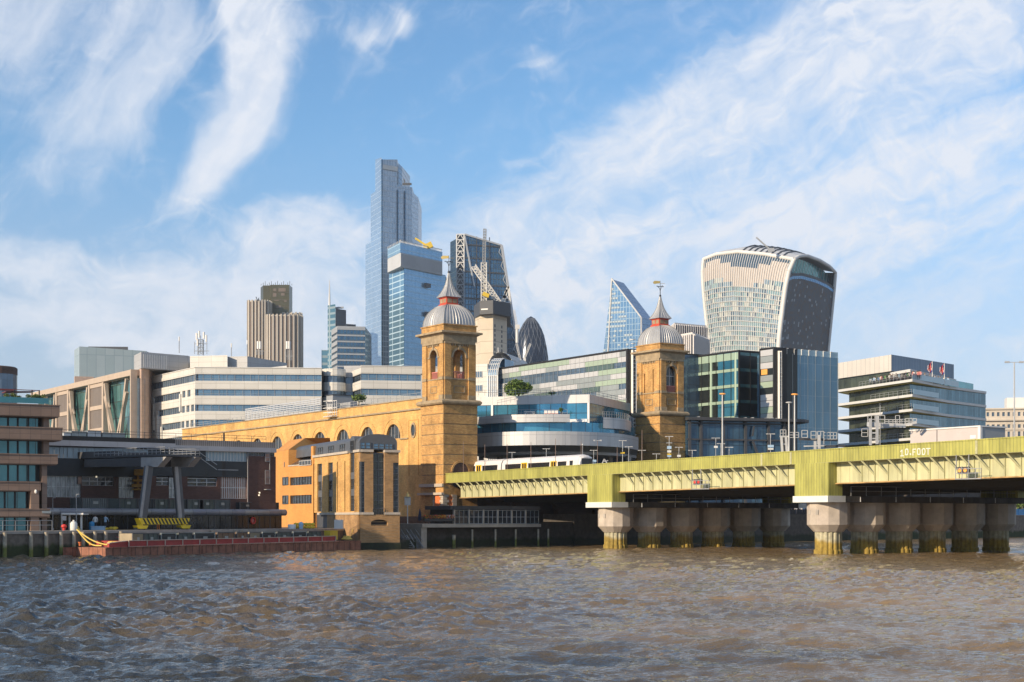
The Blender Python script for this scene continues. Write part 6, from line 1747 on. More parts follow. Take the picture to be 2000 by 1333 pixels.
for px0, px1, y0, y1, o0, o1 in ((85, 96, 794, 890, -1.2, .0), (82, 92, 890, 1040, -1.2, .0), (59, 75, 959, 1040, -.8, .34), (75, 97, 1009, 1012, -.8, .2)):
    MB().wbox(WB, ub(px0), ub(px1), z_(y1), z_(y0) - .02, o0, o1).build('column', 'brown_stone', t)
s = MB(); s.wbox(WB, 0, WB.u(95, .4), z_(790), z_(779), .35, .42); s.build('glass_balustrade', 'teal_glass_clear' if mat('teal_glass_clear', (.05, .20, .24), .1, .3, var=.15) else '', t)
s = MB(); rnd = random.Random(4)
for k in range(26): q = WB.p(rnd.uniform(ub(8), WB.u(92, 0)), z_(776) - .05, rnd.uniform(-.6, 0)); foliage(s, q, .45, .35, .38, 150, .07, rnd, 3)
s.build('roof_planting', ['grass_a' if mat('grass_a', (.10, .13, .03), .7) else '', 'grass_b' if mat('grass_b', (.17, .19, .06), .7) else '', 'leaf_mid'], t, uv=False)
s = MB(); mat('oxide_red', (.18, .03, .025), .6)
for px in (-20, 30, 65, 79): s.wbox(WB, ub(px), ub(px) + .12, z_(780), z_(762), -.9, -.78)
s.build('pergola_post', 'dark_steel', t)
s = MB(); s.wbox(WB, ub(-30), ub(80), z_(763.5), z_(762.3), -.95, -.75); s.wbox(WB, ub(-30), ub(30), z_(765.5), z_(763.5), -.9, -.7)
s.hexa([WB.p(ub(15), z_(768), -.9), WB.p(ub(72), z_(765), -.9), WB.p(ub(72), z_(765), -3), WB.p(ub(15), z_(768), -3), WB.p(ub(15), z_(766.5), -.9), WB.p(ub(72), z_(764.2), -.9), WB.p(ub(72), z_(764.2), -3), WB.p(ub(15), z_(766.5), -3)]); s.build('pergola_roof', 'oxide_red', t)
s = MB(); q = WB.p(ub(68), z_(961), .45); s.ball(q, .16, 8, 1, .6, 1.5); s.build('floodlight', 'white_paint', t)
s = MB(); s.wbox(WB, ub(80), ub(97), z_(1003), z_(998.5), .52, .57); s.build('name_sign', 'panel_mid', t)
r_ = [QW.p(u, 0, -.8).to_2d() for u in np.arange(QW.u(-10), QW.u(115), 1.6)]
g = thing('quay_railing', 'thin grey metal railing along the quay before the brown office', 'railing', QW.p(QW.u(50), BANKZ, -.8)); rail(g, r_, BANKZ, 1.1, 'grey_paint')

# ================================================================ dark wharf depot
t = thing('wharf_depot', 'long shadowed brick and dark metal wharf depot with pale roof band', 'depot', (*pp(320, 195), BANKZ))
WW = Wall(84, 183.5, 538, 201.7); uw = WW.u; z_ = lambda px, y: WW.z(px, y)
Zt = WW.z(330, 858); zl = lambda y: CZ + (H0 - y) * .0642          # heights read at the middle of the front
WLn = WW.L
MB().wbox(WW, 0, WLn, BANKZ, Zt - .3, -6, -.6).build('core', 'city_dark', t)
mat('dark_panel', (.020, .026, .032), .5, .1, var=.15); cells('fascia_white', (.40, .40, .42), (.37, .37, .39), (.3, .3, .3), 3, 60, .03, .6, var=.1)
cells('corrugated', (.30, .27, .25), (.26, .235, .215), (.16, .14, .13), .28, 60, .06, .8, var=.2)
mat('window_curtain', (.30, .38, .42), .3, .1, var=.25, scale=1.5, stretch=(3, 3, .3))
s = MB(); s.wbox(WW, uw(118), uw(341), Zt - .55, Zt, -6, .15); s.build('black_fascia', 'black', t)
s = MB(); s.wbox(WW, uw(341), WLn, Zt - .75, Zt, -6, .1); s.build('corrugated_fascia', 'corrugated', t)
s = MB(); s.wbox(WW, uw(84), uw(341), Zt - 1.22, Zt - .552, -6, .3); s.wbox(WW, uw(341), WLn, Zt - 1.35, Zt - .752, -6, .3); s.build('white_fascia', 'fascia_white', t)
zb0 = Zt - 1.36
# upper curtained windows at left
for a, b_ in ((97, 118), (118, 133), (133, 156), (156, 186), (186, 214), (214, 242), (242, 262), (262, 290)): window(t, WW, uw(a), uw(b_), zb0 - 1.35, zb0 - .02, -.25, 'window_curtain', 'grey_paint', 2, 1, .05)
s = MB(); s.wbox(WW, 0, uw(290), zb0 - 3.5, zb0 - 1.35, -.6, .12); s.wbox(WW, uw(290), uw(402), zb0 - 3.3, zb0, -.6, .02); s.wbox(WW, uw(402), uw(482), zb0 - 3.3, zb0 - 1.25, -.6, .06); s.build('metal_panel', 'dark_panel', t)
mat('window_pale', (.30, .33, .34), .2, .2, var=.6, scale=2.2, stretch=(1.5, 1.5, .5)); mat('window_pink', (.34, .20, .15), .5, .0, var=.55, scale=1.4)
window(t, WW, uw(402), uw(482), zb0 - 1.25, zb0 - .02, -.2, 'window_curtain', 'white_paint', 13, 1, .07)
s = MB(); s.wbox(WW, uw(434), uw(440), zb0 - 3.3, zb0 - 1.25, .062, .09); s.build('recess', 'black', t)
zm = zb0 - 3.5
for a, b_, z0, z1, gl, n in ((92, 158, zm - 2.55, zm - .02, 'window_pale', 7), (160, 222, zm - 1.1, zm - .02, 'glass_dark', 4), (232, 262, zm - 2.55, zm - .02, 'window_pale', 4), (330, 352, zm - 2.55, zm - .02, 'window_pale', 3), (305, 330, zm - .95, zm - .02, 'glass_dark', 2), (366, 424, zm - 1.0, zm - .02, 'glass_dark', 3), (431, 482, zm - 2.55, zm + .25, 'window_pink', 12)):
    window(t, WW, uw(a), uw(b_), z0, z1, -.22, gl, 'panel_pale' if gl != 'window_pink' else 'white_paint', n, 2, .075)
holesW = [(uw(92), uw(158), zm - 2.55, zm + .2), (uw(160), uw(222), zm - 1.1, zm + .2), (uw(232), uw(262), zm - 2.55, zm + .2), (uw(330), uw(352), zm - 2.55, zm + .2), (uw(305), uw(330), zm - .95, zm + .2), (uw(366), uw(424), zm - 1.0, zm + .2), (uw(431), uw(482), zm - 2.55, zm + .26)]
s = MB(); wall_holes(s, WW, 0, uw(482.5), BANKZ + 2.2, zb0 - 3.22, holesW, .3, off=.0)
s.wbox(WW, uw(482.5), WLn, BANKZ + 2.2, zb0 - .5, -.6, .1); s.build('brick_wall', 'dark_brick' if False else 'depot_brick' if cells('depot_brick', (.13, .06, .045), (.10, .045, .035), (.09, .06, .05), .45, .15, .012, .85, var=.25, off=.5) else '', t)
window(t, WW, uw(484), uw(536), zb0 - .5, zb0 - .03, -.1, 'glass_dark', 'grey_paint', 5, 1, .05)
for a, b_, y0, y1 in ((517, 526, 881, 897), (517, 526, 915, 943)): window(t, WW, uw(a), uw(b_), zl(y1), zl(y0), .14, 'window_pink', 'grey_paint', 1, 2, .05)
s = MB(); s.wbox(WW, uw(482.5), uw(483.3), BANKZ + 2.4, zb0, .1, .2); s.wbox(WW, uw(525.5), uw(526.2), zl(943), zb0 - .5, .1, .2); s.wbox(WW, uw(515), uw(524), zl(955), zl(953.5), .1, .8); s.build('downpipe', 'grey_paint', t)
s = MB()
for px, y in ((505, 961), (504, 966), (186.5, 934)): q = WW.p(uw(px), zl(y), .3); s.ball(q, .12, 6)
s.build('wall_lamp', mat('lamp_lit', (.8, .75, .6), .5, emit=(1, .85, .6), estr=.5), t)
s = MB(); s.wbox(WW, uw(152), uw(159), zm - .95, zm - .03, -.12, .03); s.build('orange_panel', 'window_pink', t)
# roof clutter
for i, (a, b_, h, m_, lab) in enumerate(((142, 156, .5, 'pale_metal', 'low pale vent box at the left end of the depot roof'), (157, 186, .7, 'panel_mid', 'wide grey plant box on the depot roof before the trusses'), (189, 215, .8, 'pale_metal', 'pale plant box near the middle of the depot roof'), (218, 262, .65, 'panel_mid', 'long grey plant box on the depot roof below the pink stone block'))):
    pb = thing('roof_plant_box', lab, 'plant box', WW.p(uw(a), Zt, -3), 'plant boxes on the depot roof')
    MB().wbox(WW, uw(a), uw(b_), Zt, Zt + h, -5, -3).build('casing', m_, pb); MB().wbox(WW, uw(a) - .05, uw(b_) + .05, Zt + h, Zt + h + .08, -5.1, -2.9).build('lid', 'grey_paint', pb)
rail(t, [WW.p(u, 0, -.3).to_2d() for u in np.arange(uw(122), WLn, 2.1)], Zt, .75, 'dark_steel', r=.025)
MB().tube(WW.p(uw(444), Zt, -1), WW.p(uw(444), Zt + 1.1, -1), .12, n=6).build('flue', 'black', t)
# ground floor: dark hoarding, tubular canopy and a row of stored containers on the deck above it
s = MB(); s.wbox(WW, 0, uw(160), BANKZ, BANKZ + 2.2, -.5, .3); s.build('ground_floor', 'brown_dark' if mat('brown_dark', (.06, .045, .04), .8) else '', t)
ho = thing('hoarding', 'long black glazed hoarding under a tubular canopy on the quay', 'hoarding', QW.p(30, BANKZ, -6))
HW = Wall.pts(QW.p(QW.u(160), 0, -7).to_2d(), QW.p(QW.u(612), 0, -5.5).to_2d()); hl = HW.L; hz = 4.9
MB().wbox(HW, 0, hl, BANKZ, hz - .4, -.2, 0).build('screen', 'hoard_glass' if cells('hoard_glass', (.010, .012, .016), (.016, .018, .022), (.03, .03, .035), 2.4, 60, .05, .15, .1, var=.3) else '', ho)
s = MB(); n = 8
s.tube(HW.p(0, hz - .1, .6), HW.p(hl, hz - .1, .6), .42, n=14); s.build('canopy_tube', 'canopy_metal' if cells('canopy_metal', (.20, .20, .24), (.30, .30, .30), (.1, .1, .1), 2.2, 60, .03, .45, .3, var=.2) else '', ho)
for k in range(20): MB().tube(HW.p(k * hl / 19.5 + .3, BANKZ, .5), HW.p(k * hl / 19.5 + .3, hz - .4, .5), .05, n=5).build('post', 'dark_steel', ho)
MB().wbox(HW, 0, hl, hz - .1, hz + .1, -5.5, .2).build('deck', 'dark_steel', ho)
# containers: ribbed steel boxes; one maker, many copies
mat('cont_green', (.075, .095, .085), .55, .1, var=.25); mat('cont_grey', (.14, .16, .16), .55, .1, var=.25); mat('cont_dark', (.03, .035, .04), .55, .1, var=.25); mat('cont_beige', (.36, .30, .20), .6, var=.25); mat('cont_rust', (.20, .12, .07), .7, var=.4)
mat('cont_frame', (.10, .10, .10), .6)
def container(style, m_, L=2.9, Wd=2.2, H=1.5):
    c = thing('waste_container', 'x', 'container', (0, 0, 0))
    W_ = Wall.pts((0, 0), (L, 0)); W_.n = Vector((0, -1))
    b_ = MB(); b_.wbox(W_, .06, L - .06, .05, H - .04, -Wd + .05, -.06)
    if style == 'ribs':
        k = .15
        while k < L - .15: b_.wbox(W_, k, k + .1, .1, H - .1, -.06, .02); k += .24
    if style == 'bars':
        for z in (.35, .75, 1.1): b_.wbox(W_, .1, L - .1, z, z + .14, -.06, .02)
    if style == 'plain':
        for k in (.9, 1.9): b_.wbox(W_, k, k + .06, .1, H - .1, -.06, .0)
    b_.build('body', m_, c)
    f = MB()
    for u in (0, L - .1): f.wbox(W_, u, u + .1, 0, H, -.1, .03); f.wbox(W_, u, u + .1, 0, H, -Wd, -Wd + .1)
    f.wbox(W_, .1, L - .1, 0, .1, -.1, .025); f.wbox(W_, .1, L - .1, H - .08, H, -.1, .025); f.wbox(W_, .1, L - .1, H - .08, H, -Wd, -Wd + .08); f.build('frame', 'cont_frame' if style != 'bars' else 'panel_mid', c)
    l = MB(); l.wbox(W_, L * .42, L * .62, H * .5, H * .72, .021, .03); l.build('label_plate', 'panel_mid', c)
    return c
styles = {('ribs', 'cont_beige'): None, ('plain', 'cont_green'): None, ('bars', 'cont_dark'): None, ('plain', 'cont_dark'): None, ('plain', 'cont_rust'): None, ('ribs', 'cont_grey'): None}
def put_container(key, loc, ang, label, group, sc=(1, 1, 1)):
    if styles[key] is None:
        c = container(*key); styles[key] = c; c.location = loc; c.rotation_euler = (0, 0, ang); c['label'] = label; c['group'] = group; c.scale = sc
        return c
    return copy_tree(styles[key], None, loc, ang, label, group, sc)
# ================================================================ barge
t = thing('barge', 'long rusty red river barge with open hold moored at the wharf', 'barge', (*pp(450, 180), 0))
BG = Wall(206, 161, 705, 196); bL = BG.L
cells('rust_hull', (.33, .14, .085), (.26, .105, .065), (.11, .05, .035), 1.05, 60, .06, .75, var=.45, scale=1.4); mat('barge_red', (.36, .04, .035), .6, var=.35, scale=1.0); mat('barge_pale', (.52, .40, .32), .6, var=.3)
bw = 6.2
A0, A1 = BG.p(0, 0, 0).to_2d(), BG.p(bL, 0, 0).to_2d(); bn = -BG.n
bow = Vector(pp(176, 163.5)); 
s = MB(); s.prism([tuple(A0), tuple(A1), tuple(A1 + bn * bw), tuple(A0 + bn * (bw - 1) - BG.t * 1.2), tuple(bow + bn * 3.0 - BG.t * .3), tuple(bow)], -.6, 0, [.97, 1.17, 1.17, .97, .97, .97]); s.build('hull', 'rust_hull', t)
s = MB(); s.wslope(BG, .05, bL - .05, .91, 1.01, 1.11, 1.21, -.1, .1)
k = 1.0
while k < bL: s.wslope(BG, k, k + .12, .0, .9, .0, .9, .0, .08); k += 2.6
s.build('rubbing_strake', 'rust_hull', t)
c0, c1 = BG.u(258), BG.u(662)
s = MB(); s.wslope(BG, c0, c1, 0.97, 1.62, 1.17, 1.79, -.9, -.6); s.wslope(BG, c0, c1, 0.97, 1.62, 1.17, 1.79, -bw + .3, -bw + .6); s.wbox(BG, c0, c0 + .3, 0.95, 1.62, -bw + .6, -.9)
s.wslope(BG, BG.u(222), c0, .97, 1.4, .97, 1.62, -1.0, -.7); s.build('coaming', 'barge_red', t)
s = MB(); s.wslope(BG, c0, c1, 1.62, 1.69, 1.79, 1.86, -.95, -.52)
n = 13
for k in range(n + 1): u = c0 + (c1 - c0) * k / n; dz = .2 * (u - c0) / (c1 - c0); s.wbox(BG, u, u + .09, 0.98 + dz, 1.64 + dz, -.6, -.5)
s.wslope(BG, BG.u(222), c0, 1.4, 1.46, 1.62, 1.68, -1.05, -.62); s.wslope(BG, c0, c1, 0.98, 1.05, 1.18, 1.24, -.6, -.5); s.build('coaming_rail', 'barge_pale', t)
s = MB(); q = Vector((*(bow + bn * 2.5), 1.12))
for k in range(3): c_ = q + Vector((.9 * k + .6, .8 * k, 0)); s.lathe((c_.x, c_.y, 1.1), [(.16, 0), (.13, .3), (.2, .36), (.2, .42)], 8)
s.build('bollard', 'orange_brick', t)
# coiled rope on the bow
mat('rope_yellow', (.68, .50, .12), .8, var=.2); mat('rope_red', (.35, .05, .06), .8)
def ropes(name, label, pts_list, r, m_):
    o = MB()
    for a, b_, sag in pts_list:
        a, b_ = Vector(a), Vector(b_); pts = [a.lerp(b_, k / 12) - Vector((0, 0, sag * math.sin(math.pi * k / 12))) for k in range(13)]; o.path(pts, r, 5)
    return tag(o.build(name, m_), label, 'rope')
qb = QW.p(QW.u(150, 1.0), BANKZ + .12, 1.0); bw_ = Vector((*pp(208, 163.2), 1.15))
ropes('mooring_rope', 'upper of two yellow mooring ropes sagging from quay to barge bow', [(qb, bw_ + Vector((.3, 0, .05)), .35)], .075, 'rope_yellow')
ropes('mooring_rope', 'lower slacker yellow mooring rope from quay to barge bow', [(qb + Vector((.1, 0, -.05)), bw_ + Vector((-.5, .0, .02)), .6)], .075, 'rope_yellow')
ropes('mooring_rope', 'dark red mooring line slanting from quay to barge coaming', [(Vector((*pp(195, 176), BANKZ)), Vector((*pp(245, 168), 1.8)), .12)], .035, 'rope_red')
ropes('mooring_rope', 'yellow rope hanging at the stern of the barge beside the brick building', [(Vector((*pp(690, 201), BANKZ + .2)), Vector((*pp(683, 197.5), 1.45)), .2)], .06, 'rope_yellow')
def heap(name, label, c, r, m_):
    o = MB(); rnd = random.Random(int(c.x * 10)); 
    for k in range(7):
        rr = r * (1 - k * .08); pts = [c + Vector((rr * math.cos(a) * 1.2 + rnd.uniform(-.05, .05), rr * .7 * math.sin(a), .05 + k * .06 + rnd.uniform(-.02, .04))) for a in np.linspace(0, 2 * math.pi, 12)]
        o.path(pts, .05, 5)
    tag(o.build(name, m_), label, 'rope')
heap('rope_coil', 'yellow rope heaped on the barge bow', Vector((*pp(222, 164.5), 1.13)), .8, 'rope_yellow')
heap('rope_coil', 'yellow rope coil on the barge stern deck', Vector((*pp(677, 196.3), 1.33)), .55, 'rope_yellow')
heap('rope_coil', 'yellow rope coil at the quay edge above the barge bow', Vector((*pp(146, 172), BANKZ)), .5, 'rope_yellow')
# containers carried in the hold
angB = math.atan2(BG.t.y, BG.t.x)
row = [(258, ('ribs', 'cont_beige'), 'narrow beige ribbed container at the bow end of the barge hold'), (281, ('plain', 'cont_green'), 'plain green container with white marks, second from the barge bow'), (314, ('bars', 'cont_dark'), 'dark container with horizontal bars below the crane'), (348, ('plain', 'cont_green'), 'dull green container right of the dark barred one below the crane'),
       (379, ('bars', 'cont_dark'), 'dark barred container just right of the crane base'), (424, ('plain', 'cont_rust'), 'brownish open container between two pale posts in the hold'), (462, ('plain', 'cont_rust'), 'rust brown container left of the beige ribbed one'), (487, ('ribs', 'cont_beige'), 'beige ribbed container in the middle of the barge hold'),
       (512, ('bars', 'cont_dark'), 'dark barred container right of the middle beige one'), (541, ('plain', 'cont_green'), 'grey green container with yellow plate toward the stern'), (572, ('bars', 'cont_dark'), 'last dark barred container toward the stern'), (602, ('plain', 'cont_green'), 'stern end green container in the barge hold')]
for i, (px, key, lab) in enumerate(row):
    nx = row[i + 1][0] if i + 1 < len(row) else 630
    u0 = BG.u(px, -1.1); u1 = BG.u(nx, -1.1); L = min(u1 - u0 - .35, 3.6); L = max(L, 1.6)
    q = BG.p(u0 + .1, 1.35, -1.15)
    put_container(key, (q.x, q.y, .86), angB, lab, 'containers in the barge hold', (L / 2.9, 1, 1.06))
yb_ = BG.p(BG.u(645, -1.2), 1.35, -1.2); o = MB(); W_ = Wall.pts(yb_.to_2d(), (yb_ + Vector((*BG.t, 0)) * 1.6).to_2d()); o.wbox(W_, 0, 1.45, 1.35, 2.45, -1, 0); o.wbox(W_, -.05, 1.5, 2.45, 2.52, -1.05, .05); o.wbox(W_, .3, .38, 1.35, 2.45, 0, .04)
tag(o.build('yellow_bin', 'yellow_paint'), 'bright yellow steel bin at the stern end of the hold', 'bin')
# containers stored on the deck above the hoarding
angH = math.atan2(HW.t.y, HW.t.x)
for px, key, lab in ((160, ('ribs', 'cont_grey'), 'grey ribbed container at the left end of the upper row'), (233, ('plain', 'cont_green'), 'green container left of the crane legs in the upper row'), (269, ('plain', 'cont_dark'), 'dark container behind the left crane leg'), (299, ('plain', 'cont_green'), 'green container right of the left crane leg'), (329, ('plain', 'cont_green'), 'green container with pale label between the crane legs'), (366, ('plain', 'cont_green'), 'green container right of the right crane leg'),
                     (389, ('plain', 'cont_green'), 'dull green container second right of the crane'), (419, ('ribs', 'cont_grey'), 'grey container with blue plate right of the crane'), (468, ('plain', 'cont_dark'), 'first of the black containers left of the orange building'), (492, ('plain', 'cont_dark'), 'middle of the black containers left of the orange building'), (516, ('plain', 'cont_dark'), 'rightmost black container beside the orange building')):
    q = HW.p(HW.u(px, -1), 0, -1.0); put_container(key, (q.x, q.y, hz + .11), angH, lab, 'containers stored on the upper deck', (.93 if key[0] != 'ribs' else 1.3 if px < 200 else .93, 1, .95 if px < 460 else .75))

# ================================================================ wharf crane
t = thing('gantry_crane', 'dark wharf gantry crane with slanting legs and striped yellow base', 'crane', (*pp(320, 183), BANKZ))
cells('hazard', (.80, .55, .02), (.80, .55, .02), (.80, .55, .02), 1, 1, .0, .5, var=.1)
QB = Wall.pts(QW.p(QW.u(262), 0, -1.6).to_2d(), QW.p(QW.u(378), 0, -1.6).to_2d()); cl = QB.L
u1_, u2_ = QB.u(272), QB.u(371); zq_ = lambda y: QB.z(320, y); b0, b1 = zq_(1024.5), zq_(1012.5)
s = MB(); s.wpoly(QB, [(u1_ + .35, b0), (u2_ - .25, b0), (u2_, b1), (u1_, b1)], -.8, 0); s.build('base_beam', 'hazard', t)
s = MB(); k = u1_ + .5
while k < u2_ - .75:
    s.wpoly(QB, [(k + .45, b0 + .03), (k + .72, b0 + .03), (k + .27, b1 - .03), (k, b1 - .03)], .0, .012); k += .56
s.build('black_stripe', 'black', t)
for px in (278, 362):
    u = QB.u(px); s = MB(); s.wpoly(QB, [(u - .85, b0 - .12), (u + .85, b0 - .12), (u + .6, b0 - .5), (u - .6, b0 - .5)], -.7, .1); s.wbox(QB, u - .2, u + .2, b0 - .12, b0 + .02, -.6, -.1)
    bo = s.build('bogie', 'hazard', t)
    for du in (-.7, .0, .8):
        s = MB(); a = QB.p(u + du, b0 - .62, -.5); b_ = QB.p(u + du, b0 - .62, -.1); s.tube(a, b_, .24, n=12); s.build('wheel', 'dark_steel', bo)
g = zq_(897)
def leg(pb, yb, pt, yt, w, dz, m_, off):
    a = QB.p(QB.u(pb), zq_(yb), off); b_ = QB.p(QB.u(pt), QB.z(pt, yt), off)
    s = MB(); s.beam(a, b_, w, dz); s.build('leg', m_, t)
    s = MB(); d = Vector((*QB.n, 0)) * .28; e = Vector((*QB.t, 0)); s.beam(a - e * w * .5 + d, b_ - e * w * .5 + d, .18, .5); s.build('leg_flange', 'leg_lit_side' if 'leg_lit_side' in MATS else mat('leg_lit_side', (.34, .33, .32), .6, var=.2).name, t)  # flange on the leg's left side coloured paler to stand for sunlight
leg(283.5, 1012, 296, 911, .82, .7, 'steel_leg' if mat('steel_leg', (.10, .105, .115), .5, .2, var=.2) else '', -.45)
leg(358, 1012, 350, 912, .72, .7, 'steel_leg', -.45)
# twin girders across the quay, reaching from over the barge back into the depot
gd = -QB.n
for pe, yt, yb, name in ((331, 893, 912, 'girder'), (389, 893, 912, 'girder')):
    e = Vector(pp(pe, QB.d(pe) - 3)); zt_, zb_ = zz(yt, e.y), zz(yb, e.y)
    G = Wall.pts(e, e + gd * 24); G.n = QB.t.copy() * -1
    s = MB(); s.wpoly(G, [(0, zt_), (1.4, zb_), (4.2, zb_ + .02), (4.2, zt_ + .02)], -.5, .5); s2 = MB(); s2.wpoly(G, [(4.2, zt_), (4.2, zb_ + .1), (14, zb_ + .2), (14, zt_)], -.48, .48); s2.build('rear_girder', 'dark_steel', t); s.build(name, 'girder_grey' if 'girder_grey' in MATS else mat('girder_grey', (.32, .31, .30), .6, var=.25, scale=1.0).name, t)
e0, e1 = Vector(pp(322, QB.d(322) - 2.2)), Vector(pp(390, QB.d(390) - 2.2)); zp_ = zz(891, e0.y)
pl_ = [tuple(e0), tuple(e1), tuple(e1 + gd * 15), tuple(e0 + gd * 15)]
MB().prism(pl_, zp_, zp_ + .25).build('platform', 'dark_steel', t)
MB().prism([tuple(e0 + gd * 9), tuple(e1 + gd * 9), tuple(e1 + gd * 15), tuple(e0 + gd * 15)], zp_ + .26, zp_ + .8).build('trolley_house', 'dark_steel', t)
s = MB()
def fence_run(a, b_, h=.85):
    n = max(2, int((Vector(b_) - Vector(a)).length / .7))
    for k in range(n + 1): q = Vector(a).lerp(Vector(b_), k / n); s.tube((q.x, q.y, zp_ + .2), (q.x, q.y, zp_ + .2 + h), .035, n=4)
    for f_ in (.35, .7, 1): s.tube((a[0], a[1], zp_ + .2 + h * f_), (b_[0], b_[1], zp_ + .2 + h * f_), .035, n=4)
fence_run(e0, e1); fence_run(e0, e0 + gd * 12); fence_run(e1, e1 + gd * 5); s.build('railing', 'grey_paint', t)
s = MB(); e2 = e1 + QB.t * .8
for f_ in (0, .6): s.beam((e1.x, e1.y, zp_ + f_), (e2.x + 1.3, e2.y + .9, zp_ - 1.4 + f_), .08)
s.beam((e1.x + 1.9, e1.y + 1.6, zp_ - 1.4), (e1.x + 4.0, e1.y + 3, zp_ - 1.4), .3, .08); s.build('access_ladder', 'grey_paint', t)
s = MB(); q = Vector(pp(276, 190))
for k, (w_, h0_, h1_) in enumerate(((1.5, 917, 929), (1.9, 937, 941), (2.1, 946, 952), (2.0, 955, 958))): s.box(q.x - w_ / 2, q.x + w_ / 2, q.y - .6, q.y + .6, zz(h1_, 190), zz(h0_, 190))
s.box(q.x - .5, q.x - .3, q.y - .2, q.y + .2, zz(958, 190), zz(917, 190)); s.box(q.x + .3, q.x + .5, q.y - .2, q.y + .2, zz(958, 190), zz(912, 190)); s.build('lifting_spreader', 'rust_yellow' if mat('rust_yellow', (.42, .21, .03), .6, var=.4, scale=1.5) else '', t)

# ================================================================ small things on the quay
person((*pp(186, 176), BANKZ), R(200), 'white', 'stand', 'person in a white top beside the blue drum on the quay')
person((*pp(206, 177), BANKZ), R(160), 'lightblue', 'bend', 'person in a pale blue top leaning over equipment on the quay')
person((*pp(309, 180.5), BANKZ - .15), R(170), 'orange', 'bend', 'worker in orange overalls bending below the crane base', legs='cloth_orange')
def obj1(name, label, cat, mb, m_, group=None): return tag(mb.build(name, m_), label, cat, group)
mat('plastic_blue', (.03, .25, .50), .4, var=.1); mat('plastic_red', (.60, .04, .03), .4); mat('plastic_yellow', (.75, .50, .03), .5)
q = pp(179, 175.5); m = MB(); m.lathe((*q, BANKZ), [(.3, 0), (.32, .05), (.3, .3), (.32, .34), (.3, .6), (.32, .64), (.3, .92), (.1, .95), (.1, 1.0)], 12); obj1('plastic_drum', 'blue plastic drum on the quay at left', 'drum', m, 'plastic_blue')
q = pp(192, 175); m = MB(); m.box(q[0] - .7, q[0] + .7, q[1] - .4, q[1] + .4, BANKZ, BANKZ + .38); m.box(q[0] - .75, q[0] + .75, q[1] - .45, q[1] + .45, BANKZ + .38, BANKZ + .45); obj1('storage_crate', 'pale blue lidded crate beside the blue drum', 'crate', m, 'cloth_lightblue')
q = pp(218, 177); m = MB(); rnd = random.Random(1)
for k in range(9): m.ball((q[0] + rnd.uniform(-.7, .7), q[1] + rnd.uniform(-.3, .3), BANKZ + .12 + .1 * (k % 2)), .25, 7, 1.3, 1, .6)
obj1('tarpaulin_heap', 'low heap of yellow tarpaulin on the quay left of the crane', 'tarpaulin', m, 'plastic_yellow')
sh_t = thing('quay_hut', 'small white framed shelter with ragged canopy near the left quay edge', 'shelter', (*pp(141, 173), BANKZ))
m = MB(); a = Vector(pp(121, 172)); 
for px in (121, 136, 159): q = pp(px, 173); m.box(q[0] - .09, q[0] + .09, q[1] - .09, q[1] + .09, BANKZ, BANKZ + 1.75)
m.build('post', 'white_paint', sh_t)
m = MB(); q0, q1 = pp(119.5, 172.3), pp(163, 172.3); m.box(q0[0], q1[0], 172.2, 174.5, BANKZ + 1.76, BANKZ + 1.86)
for k in range(16): x = q0[0] + k * (q1[0] - q0[0]) / 16; m.ball((x + .1, 172.3, BANKZ + 1.82), .13, 6)
m.build('canopy', 'white_paint', sh_t)
m = MB(); q = pp(124, 172); m.box(q[0] - .25, q[0] + .25, q[1], q[1] + .3, BANKZ + 1.1, BANKZ + 1.6); m.build('notice_board', 'panel_pale', sh_t)
q = pp(125, 170.5); m = MB(); m.ball((q[0], q[1], BANKZ + .45), .3, 10, 1.1, 1, .8); m.tube((q[0], q[1], BANKZ), (q[0], q[1], BANKZ + .3), .18, n=8); obj1('red_buoy', 'red buoy sitting below the white shelter', 'buoy', m, 'plastic_red')
q = pp(144, 170.5); m = MB(); m.lathe((*q, BANKZ), [(.38, 0), (.4, .1), (.4, .75), (.28, .95), (.12, 1.0), (.12, 1.15)], 12); obj1('white_drum', 'white rounded drum under the shelter on the quay', 'drum', m, 'pier_white')
lb = thing('life_ring', 'red and white life ring on the black hoarding', 'life ring', HW.p(HW.u(492.5), 3.9, .1))
m = MB(); c_ = HW.p(HW.u(492.5), 3.75, .18); e = Vector((*HW.t, 0)); pts = [c_ + e * .38 * math.cos(a) + Vector((0, 0, .38 * math.sin(a))) for a in np.linspace(0, 2 * math.pi, 17)]; m.path(pts, .12, 8); m.build('ring', 'plastic_red', lb)
m = MB(); m.wpoly(HW, [(HW.u(492.5) + .25 * math.cos(a), 3.75 + .25 * math.sin(a)) for a in np.linspace(0, 2 * math.pi, 12, endpoint=False)], .02, .1); m.build('back_plate', 'cloth_pink', lb)
q = pp(570, 192); m = MB(); m.lathe((*q, BANKZ), [(.5, 0), (.5, .5), (.42, .58)], 14); obj1('white_tub', 'round white tub on the quay right of the life ring', 'tub', m, 'white_paint')
for i, (px, lab) in enumerate(((578, 'left of the two yellow sack piles on the quay'), (598, 'right of the two yellow sack piles on the quay'))):
    q = pp(px, 193); m = MB()
    for k in range(6): m.ball((q[0] + .42 * (k % 3), q[1], BANKZ + .22 + .36 * (k // 3)), .3, 8, 1.0, .8, .7)
    obj1('sack_pile', lab, 'sacks', m, 'plastic_yellow', 'yellow sack piles')
q = pp(588, 192.2); m = MB(); m.ball((q[0], q[1], BANKZ + .55), .3, 8, 1, .6, 1.2); m.lathe((q[0], q[1], BANKZ), [(.26, 0), (.26, .5)], 8); obj1('blue_tank', 'small pale blue tank between the yellow sacks', 'tank', m, 'cloth_lightblue')
